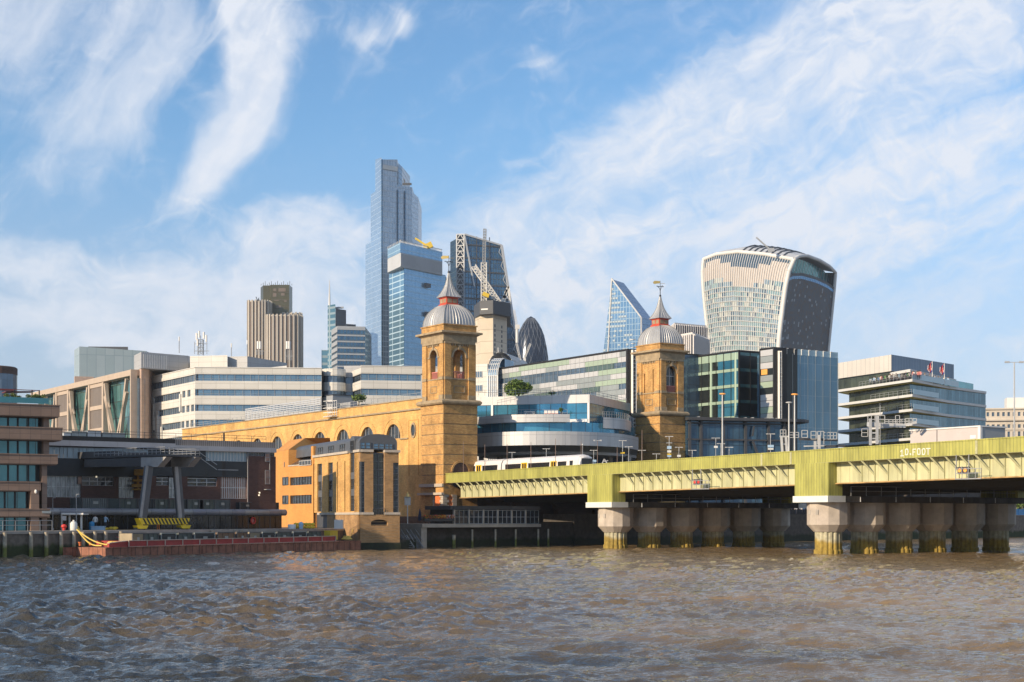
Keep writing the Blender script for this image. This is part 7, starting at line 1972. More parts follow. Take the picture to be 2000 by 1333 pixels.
q = pp(662, 196); m = MB(); m.box(q[0] - .55, q[0] + .55, q[1] - .5, q[1] + .5, BANKZ + .1, BANKZ + 1.15); m.box(q[0] - .6, q[0] + .6, q[1] - .55, q[1] + .55, BANKZ, BANKZ + .1); m.box(q[0] - .12, q[0] + .12, q[1] - .52, q[1] - .5, BANKZ + .5, BANKZ + .9); obj1('pallet_tank', 'white cube tank on the quay left of the brick building', 'tank', m, 'panel_pale')
for px, h, lab in ((103, 3.6, 'left of the two thin grey posts before the brown office'), (149, 4.0, 'taller thin grey post behind the white shelter')):
    m = MB(); q = pp(px, 172); m.tube((*q, BANKZ), (*q, BANKZ + h), .06, .04, 6); m.tube((q[0], q[1], BANKZ + h), (q[0] + .3, q[1], BANKZ + h + .05), .04, n=5); m.lathe((*q, BANKZ), [(.13, 0), (.13, .2), (.06, .3)], 8); obj1('quay_post', lab, 'post', m, 'grey_paint', 'thin posts on the quay')

# ================================================================ orange brick building and the barrel roofed brick building
t = thing('orange_building', 'bright orange brick building with sloping glass and long dark windows', 'building', (*pp(575, 210), BANKZ))
cells('orange_facing', (.62, .29, .075), (.56, .25, .06), (.50, .22, .05), .45, .15, .008, .8, var=.14, scale=.3, off=.5)
vdir = Vector((-.40, .917)); K2 = Vector(pp(609.5, 214)); K1 = K2 + vdir * 0
WO = Wall.pts(Vector(pp(537, 233.5)), Vector(pp(563.5, 226)))       # chimney-like left block
WOr = Wall.pts(Vector(pp(563.5, 226)), Vector(pp(612, 217.2)))
zo = lambda px, y, W_=WOr: W_.z(px, y)
zA = WO.z(563, 879)
s = MB(); s.wbox(WO, 0, WO.L, BANKZ, zA, -6, 0)
s.build('chimney_wall', 'orange_facing', t)
s = MB(); q0, q1 = WO.p(0, zA + .01, 0), WO.p(WO.L, zA + .01, 0); b_ = Vector((1.9, 4.2, 1.95)); b2 = Vector((1.6, 4.2, 1.95))
s.add([q0, q1, q1 + b_, q0 + b2, q1 + Vector((3.0, 7, 0)), q0 + Vector((3.0, 8, 0)), q1 + Vector((5.6, 4, 1.95)), q1 + Vector((5.6, 7, 0))], [(0, 1, 2, 3), (1, 4, 2), (0, 3, 5), (2, 6, 7, 4), (1, 2, 6, 7)]); s.build('sloping_roof', 'orange_facing', t)
zt_ = zo(575, 910); hO = [(WOr.u(551 if False else 566), WOr.u(609), zo(600, 947), zo(600, 931)), (WOr.u(566), WOr.u(609), zo(600, 984), zo(600, 967))]
s = MB(); wall_holes(s, WOr, 0, WOr.L, BANKZ, zt_, hO, .35); s.wbox(WOr, 0, WOr.L, BANKZ, zt_ - .1, -6, -.4)
s.wbox(WOr, WOr.L - .9, WOr.L, zt_, zo(600, 873), -6, 0); s.wbox(WOr, WOr.u(590), WOr.L - .9, zo(600, 881), zo(600, 873), -6, -3.2); s.build('wall', 'orange_facing', t)
for h in hO: window(t, WOr, h[0] - .02, h[1] + .02, h[2] - .02, h[3] + .02, -.25, 'glass_dark', 'dark_steel', 8, 1, .09)
for yy0, yy1 in ((931, 947), (967, 984)): window(t, WO, WO.u(552.5), WO.L, WO.z(560, yy1 + .5), WO.z(560, yy0 + 1.5), .03, 'glass_dark', 'dark_steel', 2, 1, .08)
s = MB(); zA2 = zo(600, 881); s.add([WOr.p(0, zt_ + .02, 0), WOr.p(WOr.L - .92, zt_ + .02, 0), WOr.p(WOr.L - .92, zA2, -3.2), WOr.p(1.5, zA2, -3.2)], [(0, 1, 2, 3)]); s.build('sloping_glass', 'dark_slate' if cells('dark_slate', (.05, .045, .045), (.09, .075, .065), (.16, .13, .11), .9, .9, .05, .3, .2, var=.3) else '', t)
s = MB(); s.wpoly(WO, [(WO.u(555.5) + .22 * math.cos(a), WO.z(555.5, 908) + .42 * math.sin(a)) for a in np.linspace(0, 2 * math.pi, 14, endpoint=False)], .01, .03); s.build('oval_window', 'glass_dark', t)
s = MB(); s.wbox(WOr, 0, WOr.L - .9, zt_ - .05, zt_ + .12, -.2, .1); s.build('sill', 'pale_concrete', t)
window(t, WOr, WOr.u(586), WOr.u(609), zo(600, 909), zo(600, 900), .1, 'glass_dark', 'white_paint', 4, 1, .05)

t = thing('barrel_roofed_building', 'golden brick riverside building with tall windows and dark barrel roof', 'building', (*pp(735, 205), 0))
KK = Vector(pp(703.5, 198)); WKl = Wall.pts(KK + vdir * 21.4, KK); fdir = Vector((.917, .40)); WKr = Wall.pts(KK, KK + fdir * 5.25); zk = lambda y: zz(y, 198)
cells('river_brick', (.66, .38, .115), (.52, .28, .08), (.40, .28, .14), .45, .15, .012, .85, var=.25, scale=.6, off=.5)
cells('river_brick_dark', (.42, .24, .10), (.32, .18, .075), (.30, .22, .13), .45, .15, .012, .85, var=.3, scale=.7, off=.5)
zp0, zp1 = zk(1001), zk(883)
lh = []
for a, b_ in ((619.5, 629), (640.5, 650), (658, 660.2), (672.5, 674.6), (683, 692)): lh.append((WKl.u(a), WKl.u(b_), zp0 + .15, zk(905) + .5))
lh[4] = (lh[4][0], lh[4][1], zp0 + .15, zp1 - .01)
s = MB(); wall_holes(s, WKl, 0, WKl.L - .75, zp0, zp1, lh, .35); s.build('side_wall', 'river_brick', t)
for i, h in enumerate(lh):
    window(t, WKl, h[0] - .02, h[1] + .02, h[2], h[3], -.25, 'glass_dark', 'dark_steel', 3 if h[1] - h[0] > 1 else 1, 9, .07)
    if h[1] - h[0] > 1:
        s = MB()
        for z in (zk(935), zk(968)): s.wbox(WKl, h[0], h[1], z, z + .9, -.24, -.15)
        s.build('spandrel_panel', 'panel_slate' if 'panel_slate' in MATS else mat('panel_slate', (.11, .115, .125), .5, .1).name, t)
s = MB(); s.prism([tuple(KK + fdir * .4 + vdir * .5), tuple(KK + fdir * 4.9 + vdir * .5), tuple(KK + fdir * 4.9 + vdir * 34), tuple(KK + fdir * .4 + vdir * 34)], BANKZ, zp1 - .05); s.build('core', 'city_dark', t)
s = MB(); s.prism([tuple(KK + vdir * 21.4), tuple(KK + vdir * 21.4 + fdir * 5.2), tuple(KK + vdir * 36 + fdir * 5.2), tuple(KK + vdir * 36)], BANKZ, zp1 - .4); s.build('rear_wing', 'river_brick', t)
s = MB(); s.prism([(-19.0, 237.2), (-25.4, 248.2), (-29.5, 246.0), (-23.3, 235.0)], BANKZ, 16.2); s.build('added_shadow_block', 'river_brick', t)  # added block, hidden from view, that casts the shadow on the station wall
# front piers and the glass between
fr = lambda px: WKr.u(px)
s = MB()
for a, b_ in ((712.5, 729), (751, 768)): s.wbox(WKr, fr(a), fr(b_), zp0, zp1, -.7, .0)
s.build('front_pier', 'river_brick_dark', t)
s = MB(); s.wbox(WKl, WKl.u(692), WKl.u(700.5), zp0, zp1, -.7, .0); s.build('side_pier', 'river_brick', t)
s = MB(); s.wbox(WKr, .0, fr(712.5), zk(902), zp1, -.7, .0); s.build('corner_lintel', 'river_brick_dark', t)
window(t, WKr, .05, fr(712.5), zp0, zk(902), -.15, 'glass_dark', 'panel_slate', 1, 10, .07); window(t, WKl, WKl.u(700.5), WKl.L - .02, zp0, zk(902), -.15, 'glass_dark', 'panel_slate', 1, 10, .07)
window(t, WKr, fr(729), fr(751), zk(1008), zp1 - .2, -.35, 'front_glass' if cells('front_glass', (.03, .04, .045), (.06, .065, .05), (.02, .02, .02), .7, 1.9, .04, .08, .3, var=.4, wob=.05) else '', 'panel_slate', 2, 8, .08)
window(t, WKr, fr(768), WKr.L, zp0, zk(903), -.2, 'glass_dark', 'panel_slate', 1, 9, .08); s = MB(); s.wbox(WKr, fr(768), WKr.L, zk(903), zp1, -.7, 0); s.build('corner_lintel', 'river_brick_dark', t)
s = MB(); s.wbox(WKl, 0, WKl.u(681.5), zp1, zp1 + .32, -.8, .2); s.wbox(WKl, WKl.u(692), WKl.L + .15, zp1, zp1 + .32, -.8, .2); s.wbox(WKr, .16, fr(729), zp1, zp1 + .32, -.8, .2); s.wbox(WKr, fr(751), WKr.L + .15, zp1, zp1 + .32, -.8, .2)
s.wbox(WKl, WKl.u(622), WKl.L + .15, zp0 - .3, zp0, -.8, .22); s.wbox(WKr, .23, fr(729), zp0 - .3, zp0, -.8, .22); s.wbox(WKr, fr(751), WKr.L + .15, zp0 - .3, zp0, -.8, .22); s.build('stone_band', 'pale_concrete', t)
# dark roof: lean barrel along the side with dormers, full arched gable at the river end
zr0 = zp1 + .32; Rr = 2.55; cxx = 2.62
arch = [(cxx + Rr * math.cos(a), zk(862) + 1.0 * math.sin(a)) for a in np.linspace(0, math.pi, 13)]
mat('roof_slate', (.10, .105, .115), .45, .2, var=.15)
s = MB(); s.wpoly(WKr, [(cxx - Rr, zr0), (cxx + Rr, zr0)] + arch, -1.2, -.45); s.build('gable', 'roof_slate', t)
s = MB(); arch2 = [(cxx + (Rr - .12) * math.cos(a), zk(862) + .9 * math.sin(a)) for a in np.linspace(0, math.pi, 13)]
vs = [WKr.p(u, z, -1.15) for u, z in [(cxx - Rr + .05, zr0)] + arch2[::-1] + [(cxx + Rr - .05, zr0)]]; d3 = Vector((*vdir, 0)) * 33
n = len(vs); s.add(vs + [v + d3 for v in vs], [tuple(range(n)), tuple(range(n, 2 * n))] + [(i, (i + 1) % n, n + (i + 1) % n, n + i) for i in range(n)]); s.build('barrel_roof', 'roof_slate', t)
for a, b_ in ((705.5, 714.5), (716, 725), (731, 741), (742, 752), (754, 761), (762, 768)): window(t, WKr, fr(a), fr(b_), zr0 + .15, zk(864) - (.0 if a < 730 else .15), -.4, 'sky_glass', 'roof_slate', 1, 2, .08)
s = MB(); s.wbox(WKl, .2, WKl.L - 1.5, zr0 - .1, zr0 + 1.15, -1.2, -.2); s.build('attic_wall', 'roof_slate', t)
for a, b_ in ((619.5, 628), (640, 649), (662, 671)): window(t, WKl, WKl.u(a), WKl.u(b_), zr0 + .1, zr0 + 1.0, -.15, 'glass_dark', 'dark_steel', 2, 2, .07)
s = MB(); u_ = WKl.u(687.5); s.wpoly(WKl, [(u_ - .95, zr0 - .3), (u_ + .95, zr0 - .3), (u_ + .95, zr0 + 1.3)] + [(u_ + .95 * math.cos(a), zr0 + 1.3 + .6 * math.sin(a)) for a in np.linspace(.3, math.pi - .3, 6)] + [(u_ - .95, zr0 + 1.3)], -1.2, -.05); s.build('bay_dormer', 'roof_slate', t)
window(t, WKl, u_ - .6, u_ + .6, zr0 + .0, zr0 + 1.25, .0, 'glass_dark', 'dark_steel', 3, 2, .07)
# base standing in the river
s = MB(); bh = (fr(724), fr(757), zk(1027), zk(1014.5)); wall_holes(s, WKr, -.05, WKr.L + .1, .9, zp0 - .3, [(*bh, 'arch')] if False else [bh], .6, off=.12); s.wbox(WKr, 0, WKr.L + .05, .9, zp0 - .35, -5, -.5); s.wbox(WKl, WKl.u(640), WKl.L - .7, .9, zp0 - .32, -3, .1); s.build('base_wall', 'river_brick_dark', t)
s = MB(); s.wpoly(WKr, [(bh[0], bh[3]), (bh[0], bh[3] - .4)] + [((bh[0] + bh[1]) / 2 - (bh[1] - bh[0]) / 2 * math.cos(a), bh[3] - .4 + .35 * math.sin(a)) for a in np.linspace(.1, math.pi - .1, 7)] + [(bh[1], bh[3] - .4), (bh[1], bh[3])], -.3, .11); s.build('arch_head', 'river_brick_dark', t)
s = MB(); s.wbox(WKr, bh[0], bh[1], bh[2], bh[3], -.48, -.45); s.build('void', 'black', t)
s = MB()
for k in range(7): s.wbox(WKr, -.04, WKr.L + .09, 1.3 + k * .38, 1.33 + k * .38, .121, .135)
s.build('joint', 'stone_trim', t)
s = MB(); s.wbox(WKr, -.1, WKr.L + .2, -1, .9, -6, .3); s.wbox(WKl, WKl.u(650), WKl.L + .1, -1, .9, -3, .25); s.build('footing', 'weedy_dark', t)
rail(t, [WKr.p(u, 0, .1).to_2d() for u in np.linspace(fr(728), fr(752), 7)], zk(1008), .9, 'dark_steel')
# ================================================================ riverside terrace and restaurant below the left tower
TW = Wall(812, 212, 1046, 224.5); z_ = lambda y: CZ + (H0 - y) * .0735; L = TW.L
t = thing('river_terrace', 'concrete river terrace with weed-covered wall beneath the station', 'terrace', TW.p(L / 2, 0, 0))
s = MB(); s.wbox(TW, 0, TW.u(878), z_(1030), z_(1023), -8, 1.6); s.wbox(TW, 0, .9, -1, z_(1030), -6, 1.4); s.build('terrace_slab', 'pale_concrete', t)
MB().wbox(TW, .9, L, -1, z_(1030) - .02, -8, 0).build('river_wall', 'weedy_dark', t)
s = MB(); W2 = Wall.pts(TW.p(L, 0, 0).to_2d(), (9.0, 231.0)); s.wbox(W2, 0, W2.L + 6, -1, z_(1020), -3, 0); s.build('dark_wall', 'weedy_dark', t)
r_ = [TW.p(u, 0, 1.4).to_2d() for u in np.linspace(.2, TW.u(876), 12)]; rail(t, r_, z_(1023), .9, 'dark_steel')
rs = thing('restaurant_pavilion', 'low dark riverside pavilion with white framed windows under the bridge', 'pavilion', TW.p(TW.u(960), z_(1023), 0))
ua, ub_ = TW.u(878), TW.u(1044)
MB().wbox(TW, ua, ub_, z_(1030), z_(1024), -5, 1.55).build('floor_edge', 'pale_concrete', rs)
MB().wbox(TW, ua - .8, ub_, z_(996), z_(989), -5, 1.3).build('roof', 'dark_steel', rs)
MB().wbox(TW, ua + .1, ub_ - .1, z_(1024), z_(996), -5, .5).build('interior', 'black', rs)
for k in range(6):
    a = ua + k * (ub_ - ua) / 6; window(rs, TW, a + .12, a + (ub_ - ua) / 6 - .12, z_(1023), z_(997.5), 1.1, 'glass_dark', 'panel_mid' if k % 5 == 0 else 'panel_pale', 3, 2, .06)
    MB().wbox(TW, a - .1, a + .1, z_(1024), z_(996), .9, 1.25).build('mullion_post', 'pale_concrete', rs)
for i, px in enumerate((869, 905, 950, 989.5, 1033.5, 1053)):
    q = TW.p(TW.u(px), 0, 2.2); m = MB(); m.tube((q.x, q.y, -1), (q.x, q.y, z_(1034) if i else z_(1044)), .15 if i else .25, .13 if i else .25, 8)
    tag(m.build('fender_pile', 'weedy_timber'), 'slim pale mooring pile standing in front of the restaurant wall', 'pile', 'slim piles before the restaurant')
# flower boxes along the terrace rail
fb = thing('flower_box', 'long planter of orange red and white flowers on the terrace edge', 'planter', TW.p(TW.u(840), z_(1023), 1.2))
MB().wbox(TW, .5, TW.u(876), z_(1023) + .35, z_(1023) + .75, 1.1, 1.5).build('trough', 'dark_steel', fb)
for c_, v in (('flower_orange', (.75, .22, .02)), ('flower_red', (.50, .02, .05)), ('flower_white', (.75, .65, .65)), ('flower_yellow', (.75, .45, .05))): mat(c_, v, .7)
m = MB(); rnd = random.Random(6); u1 = TW.u(876)
for k in range(1500):
    f_ = rnd.random(); q = TW.p(.5 + f_ * (u1 - .5), z_(1023) + .75 + rnd.random() * .45, 1.0 + rnd.random() * .6)
    m.cur = rnd.choice((0, 1, 4, 4) if f_ < .4 else (0, 3, 1, 4)) if f_ < .7 else rnd.choice((1, 2, 4, 0)); s_ = .07
    a = Vector((rnd.gauss(0, 1), rnd.gauss(0, 1), rnd.gauss(0, 1))).normalized(); b_ = a.orthogonal().normalized(); m.add([q - a * s_, q + b_ * s_, q + a * s_, q - b_ * s_], [(0, 1, 2, 3)])
m.build('flowers', ['flower_orange', 'flower_red', 'flower_white', 'flower_yellow', 'leaf_mid'], fb, uv=False)
sg = thing('pub_sign', 'white rectangular sign board on a pole with gold finial', 'sign', (*pp(796, 214), BANKZ))
q = Vector(pp(796, 214)); W_ = Wall.pts(q + Vector((-.42, 0)), q + Vector((.42, .1)))
m = MB(); m.tube((q.x, q.y, BANKZ - .3), (q.x, q.y, z_(988)), .07, n=8); m.build('pole', 'white_paint', sg)
m = MB(); m.wbox(W_, 0, W_.L, z_(988), z_(972), -.06, .06); m.build('board', 'panel_pale', sg)
m = MB(); m.wbox(W_, .1, W_.L - .1, z_(986), z_(974), .065, .075); m.build('board_panel', 'white_paint', sg)
m = MB(); m.lathe((q.x, q.y, z_(972)), [(.42, 0), (.25, .12), (.2, .35), (.05, .5), (.08, .6), (.01, .75)], 8); m.build('finial', 'gilt', sg)
for i, (px, lab) in enumerate(((820, 'left closed dark parasol behind the flower box'), (842, 'right closed dark parasol beside the orange brick tower base'))):
    pa = thing('closed_parasol', lab, 'parasol', (*pp(px, 222), BANKZ), 'closed parasols'); x, y = pp(px, 222)
    MB().tube((x, y, BANKZ), (x, y, BANKZ + 2.7), .04, n=6).build('pole', 'dark_steel', pa); MB().lathe((x, y, BANKZ), [(.28, 1.0), (.3, 1.2), (.16, 2.2), (.03, 2.75)], 8).build('canopy', 'cloth_navy', pa)
st_ = thing('river_stairs', 'grey timber stairs descending to the water beside the brick building', 'stairs', (*pp(795, 209), 0))
for k_, (px, dd) in enumerate(((783, 208), (801, 211))):
    m = MB(); a = Vector(pz(px, 1046, dd)); b_ = Vector(pz(px + 15, 1070, dd - 1))
    for o in (0, .75): m.beam(a + Vector((o, 0, 0)), b_ + Vector((o, 0, 0)), .1, .14); m.beam(a + Vector((o, 0, .8)), b_ + Vector((o, 0, .8)), .06)
    for j in range(7): q = a.lerp(b_, j / 6); m.beam(q, q + Vector((.75, 0, 0)), .2, .05); m.tube(q, q + Vector((0, 0, .8)), .03, n=4)
    m.build('flight', 'grey_paint', st_)
MB().prism([pp(779, 203), pp(813, 210), pp(813, 225), pp(779, 220)], -1, 1.2).build('landing', 'weedy_dark', st_)
# low boundary wall and dark building between barrel-roofed building and tower
m = MB(); m.prism([pp(778, 221), pp(850, 235), pp(850, 236), pp(778, 222)], BANKZ, BANKZ + 1.6); o = m.build('alley_wall', 'depot_brick'); tag(o, 'low dark brick wall in the shaded alley by the sign', 'wall')

# ================================================================ things standing on the bridge
DZ = lambda u: zf(u) - .1
def on_bridge(px, off): u = BW.u(px, -off); return BW.p(u, DZ(u), -off), u, BW.d(px, -off)
# the train
t = thing('passenger_train', 'white commuter train with yellow doors leaving the station on the bridge', 'train', on_bridge(1050, 6)[0])
TR_ = Wall.pts(BW.p(-30, 0, -5.2).to_2d(), BW.p(60, 0, -5.2).to_2d()); zr = DZ(BW.u(1100)) + .15
z0t = TR_.z(1140, 911) - 1.3; ztop_ = TR_.z(1140, 886.5)
uN = TR_.u(1131); cars = [(uN - 20.3, uN), (uN - 40.9, uN - 20.6), (uN - 61.5, uN - 41.2)]
mat('train_white', (.68, .65, .62), .35, var=.06, scale=.8); mat('train_window', (.02, .025, .03), .1, .2); mat('train_yellow', (.80, .48, .01), .4, var=.05); mat('train_orange', (.62, .25, .03), .4); mat('train_blue', (.08, .12, .30), .4)
def carprof(zb_, zt__): return [(0, zb_), (-.02, zb_ + 1.6), (-.10, zt__ - .75), (-.34, zt__ - .3), (-.9, zt__ - .06), (-1.4, zt__), (-1.9, zt__ - .06), (-2.46, zt__ - .3), (-2.7, zt__ - .75), (-2.78, zb_ + 1.6), (-2.8, zb_)]
for i, (a, b_) in enumerate(cars):
    pf = carprof(z0t, ztop_); secs_ = [(a, 1, 0), (b_ - (.9 if i == 0 else 0), 1, 0)] + ([(b_ - .25, .97, -.12), (b_, .92, -.4)] if i == 0 else [])
    m = MB(); vs = []
    for u, k_, dz in secs_:
        for o, z in pf: vs.append(TR_.p(u, z + (dz if z > ztop_ - .8 else 0), -1.4 + (o + 1.4) * k_))
    n = len(pf); fs = [tuple(range(n)), tuple(range(len(vs) - n, len(vs)))]
    for j in range(len(secs_) - 1): fs += [(j * n + k, j * n + (k + 1) % n, (j + 1) * n + (k + 1) % n, (j + 1) * n + k) for k in range(n)]
    m.add(vs, fs); car = m.build('carriage', 'train_white', t)
    zw0, zw1 = z0t + 1.55, z0t + 2.4
    zw1 = ztop_ - .95; zw0 = zw1 - .85
    doors = [a + 6.2, a + 13.9]
    for dd in doors:
        m = MB(); m.wbox(TR_, dd - .75, dd + .75, z0t + .3, zw1 + .12, -.12, .03); dr_ = m.build('door', 'train_yellow', car)
        m = MB(); m.wbox(TR_, dd - .5, dd - .08, zw0 - .25, zw1, .031, .04); m.wbox(TR_, dd + .08, dd + .5, zw0 - .25, zw1, .031, .04); m.build('door_glass', 'train_window', dr_)
    for wa, wb in ((a + 1.0, doors[0] - 1.0), (doors[0] + 1.1, doors[1] - 1.1), (doors[1] + 1.1, b_ - (3.2 if i == 0 else 1.0))):
        m = MB(); m.wbox(TR_, wa, wb, zw0, zw1, -.12, .02); m.build('window', 'train_window', car)
    if i == 0:
        m = MB(); m.wbox(TR_, b_ - 2.3, b_ - 1.6, zw0 - .1, zw1 + .05, -.12, .03); m.build('cab_window', 'train_window', car)
        E = Wall.pts(TR_.p(b_ + .02, 0, -.35).to_2d(), TR_.p(b_ + .02, 0, -2.45).to_2d()); E.n = TR_.t.copy()
        m = MB(); m.wbox(E, .1, E.L - .1, ztop_ - 1.45, ztop_ - .6, -.3, .03); m.build('windscreen', 'train_window', car)
        m = MB(); m.wbox(E, .0, E.L, z0t + .2, ztop_ - 1.5, -.3, .04); m.build('cab_end', 'train_orange', car)
    m = MB(); m.wbox(TR_, a + .2, b_ - .4, z0t - .6, z0t, -2.5, -.2); m.build('underframe', 'city_dark', car)
# posts: (pixel x, top y, offset across the deck, kind, label)
mat('post_brown', (.22, .15, .12), .7); mat('post_grey', (.42, .43, .44), .45, .2); mat('post_white', (.52, .52, .51), .45, .1)
POSTS = [
 (905, 862, 1.0, 'pole', 'thin brown pole in front of the left tower arch'), (947, 868, 1.0, 'pole', 'thin brown pole before the rear train carriage'), (990.5, 868, 1.0, 'pole', 'thin brown pole before the middle of the train'),
 (1037, 864, 1.0, 'pole', 'thin brown pole before the first yellow door of the leading carriage'), (1085, 857, 1.0, 'pole', 'thin brown pole before the long window of the leading carriage'), (1135, 863, 9.5, 'pole', 'thin brown pole rising behind the train cab roof'), (1205.5, 874, 9.5, 'pole', 'short thin brown pole between two platform lamps'),
 (1254, 840, 1.0, 'pole', 'tall thin brown pole before the left side of the right tower'),
 (1000, 884, 9.5, 'tee', 'low white platform lamp above the rear carriages'), (1067, 877, 9.5, 'tee', 'white t shaped lamp above the leading carriage'), (1138, 869, 9.5, 'mast', 'slim white pole above the train cab'), 
 (1159.5, 880, 9.5, 'teesign', 'platform lamp with blue sign just right of the train cab'), (1167, 861, 5, 'twin', 'brown lamp post with twin floodlight heads right of the train'), (1216, 861, 9.5, 'teesign2', 'platform lamp with yellow sign left of the right tower'), (1228, 873, 9.5, 'tee', 'plain platform lamp next to the yellow signed one'),
 (1253.5, 880, 13, 'tee', 'short platform lamp at the left corner of the right tower'), (1282, 887, 13, 'tee', 'very short t lamp before the right tower corner'), (1307, 853, 13, 'signs', 'tall post with stacked blue and yellow signs before the right tower'), (1326, 874, 13, 'teebox', 'short t lamp with a white box before the right tower face'),
 (1352, 880, 13, 'teebox', 'short t lamp with a white box right of the right tower'), (1398, 856, 13, 'teebox', 'medium t lamp with small plate before the glass pavilion'), (1408, 867, 16, 'tee', 'slim t lamp just left of the tall orange lamp'), (1424, 874, 16, 'tee', 'slim low t lamp just right of the tall orange lamp'),
 (1411, 770, 10, 'orange', 'tall white lamp post with orange lit head at the pavilion'), (1505, 848, 10, 'teesign', 'lamp post with blue and yellow sign at the pavilion right end'),
 (1541, 787, 10, 'flat', 'tall lamp post with flat white head left of the orange one'), (1552, 771, 10, 'orange', 'tall white lamp post with orange lit head before the curtain wall'), (1719, 790, 18, 'mast', 'thin mast with a small dark head above the signal gantry'), (1981, 708, 26, 'twin2', 'very tall lamp post with two heads at the far right')]
mat('lamp_orange', (.75, .32, .06), .5, emit=(1, .4, .08), estr=.3)
for px, yt, off, kind, lab in POSTS:
    q, u, d = on_bridge(px, off); zt_ = zz(yt, d); h = zt_ - q.z
    nm = 'pole' if kind in ('pole', 'mast') else 'platform_lamp' if kind[:3] in ('tee', 'sig') else 'street_lamp'
    T = thing(nm, lab, 'pole' if nm == 'pole' else 'lamp post', q, {'pole': 'thin poles on the bridge', 'platform_lamp': 'platform lamps on the bridge', 'street_lamp': 'tall lamp posts on the bridge'}[nm])
    bm_ = 'post_brown' if kind == 'pole' or kind == 'twin' else 'post_white' if kind in ('orange', 'flat', 'signs', 'teesign2') else 'post_grey'
    r = .07 if kind in ('orange', 'flat') else .11 if kind == 'twin2' else .045
    if kind in ('orange', 'flat'): r = .12
    m = MB(); m.tube(q, q + Vector((0, 0, h)), r, r * .7, 8); m.tube(q, q + Vector((0, 0, .5)), r * 1.7, r * 1.5, 8); m.build('post', bm_, T)
    e = Vector((*BW.t, 0)); x_ = Vector((1, 0, 0))
    top = q + Vector((0, 0, h))
    if kind[:3] == 'tee' or kind == 'signs':
        m = MB(); w = .42; m.beam(top - x_ * w, top + x_ * w, .09, .07); m.beam(top - Vector((0, 0, .5)), top, .07)
        for s_ in (-1, 1): m.box(top.x + s_ * w - .14, top.x + s_ * w + .14, top.y - .1, top.y + .1, top.z - .05, top.z + .04)
        if kind == 'signs': c_ = top - Vector((0, 0, .9)); m.beam(c_ - x_ * w, c_ + x_ * w, .09, .07)
        m.build('lamp_arm', 'post_white', T)
    def plate(dz, m_, w=.38, hh=.32): c_ = top + Vector((0, -.08, dz)); return MB().box(c_.x - w, c_.x + w, c_.y - .04, c_.y, c_.z - hh / 2, c_.z + hh / 2).build('sign_plate', m_, T)
    if kind == 'teesign': plate(-1.55, 'cloth_lightblue'); plate(-1.9, 'pier_white', .35, .2)
    if kind == 'teesign2': plate(-1.75, 'plastic_yellow', .3, .2)
    if kind == 'signs': plate(-1.55, 'cloth_lightblue', .3, .4); plate(-2.1, 'pier_white', .28, .3); plate(-2.5, 'plastic_yellow', .28, .15); plate(-2.75, 'cloth_lightblue', .28, .25)
    if kind == 'teebox': plate(-1.2, 'pier_white', .25, .28)
    if kind == 'orange' or kind == 'flat':
        m = MB(); m.ball((top.x, top.y, top.z + .02), .3, 10, 1.45, .8, .38); m.build('lamp_head', 'lamp_orange' if kind == 'orange' else 'post_white', T)
    if kind in ('twin', 'twin2'):
        w = .45 if kind == 'twin' else .85
        for s_ in (-1, 1):
            m = MB(); m.beam(top, top + x_ * s_ * w, .07); c_ = top + x_ * s_ * w; m.box(c_.x - .3 * w, c_.x + .3 * w, c_.y - .15, c_.y + .15, c_.z - .08, c_.z + .12); m.build('lamp_head', 'post_grey', T)
    if kind == 'mast': MB().ball(tuple(top), .14, 8).build('head', 'dark_steel' if px > 1200 else 'post_white', T)
# signal gantries with caged ladders and platforms
def gantry(label, items, loc, rails, off=17):
    T = thing('signal_gantry', label, 'signal gantry', loc, 'signal gantries on the bridge')
    for nm, m_, segs, w in items:
        m = MB()
        for (x0, y0, x1, y1) in segs:
            d = BW.d(x0, -off); m.beam(Vector(pz(x0, y0, d)), Vector(pz(x1, y1, d)), w)
        m.build(nm, m_, T)
    for (x0, y0, x1, y1, n) in rails:
        d = BW.d(x0, -off); d2 = d + .9
        for dd in (d, d2):
            m = MB()
            for k in range(n + 1): x = x0 + (x1 - x0) * k / n; m.beam(Vector(pz(x, y0, dd)), Vector(pz(x, y1, dd)), .07)
            for y in (y0, (y0 + y1) / 2, y1): m.beam(Vector(pz(x0, y, dd)), Vector(pz(x1, y, dd)), .07)
            m.build('cage_rail', 'post_white', T)
    return T
gantry('tall twin legged signal gantry with long platform before the terraced office', [('column', 'post_grey', [(1700, 870, 1700, 818), (1713, 868, 1713, 812)], .3), ('platform_beam', 'louvre_grey', [(1694, 829, 1768, 832)], .5), ('platform_beam', 'post_white', [(1695, 833, 1730, 834), (1770, 829, 1790, 826)], .25), ('cross_brace', 'post_grey', [(1700, 846, 1713, 846)], .18), ('cross_brace', 'post_grey', [(1700, 857, 1713, 857)], .18)],
       on_bridge(1706, 18)[0], [(1695, 811, 1709, 828, 2), (1716, 812, 1728, 827, 1), (1749, 812, 1757, 828, 1), (1768, 818, 1790, 829, 3), (1683, 838, 1695, 853, 1), (1728, 820, 1768, 828, 5)])
gantry('low white signal gantry frame beside the two tall lamp posts', [('column', 'post_white', [(1528, 884, 1526, 854), (1537, 883, 1535, 854)], .28), ('platform_beam', 'post_white', [(1523, 853, 1540, 853), (1526, 868, 1537, 868)], .2)], on_bridge(1531, 17)[0], [(1524, 840, 1535, 853, 2), (1540, 845, 1560, 855, 2)])
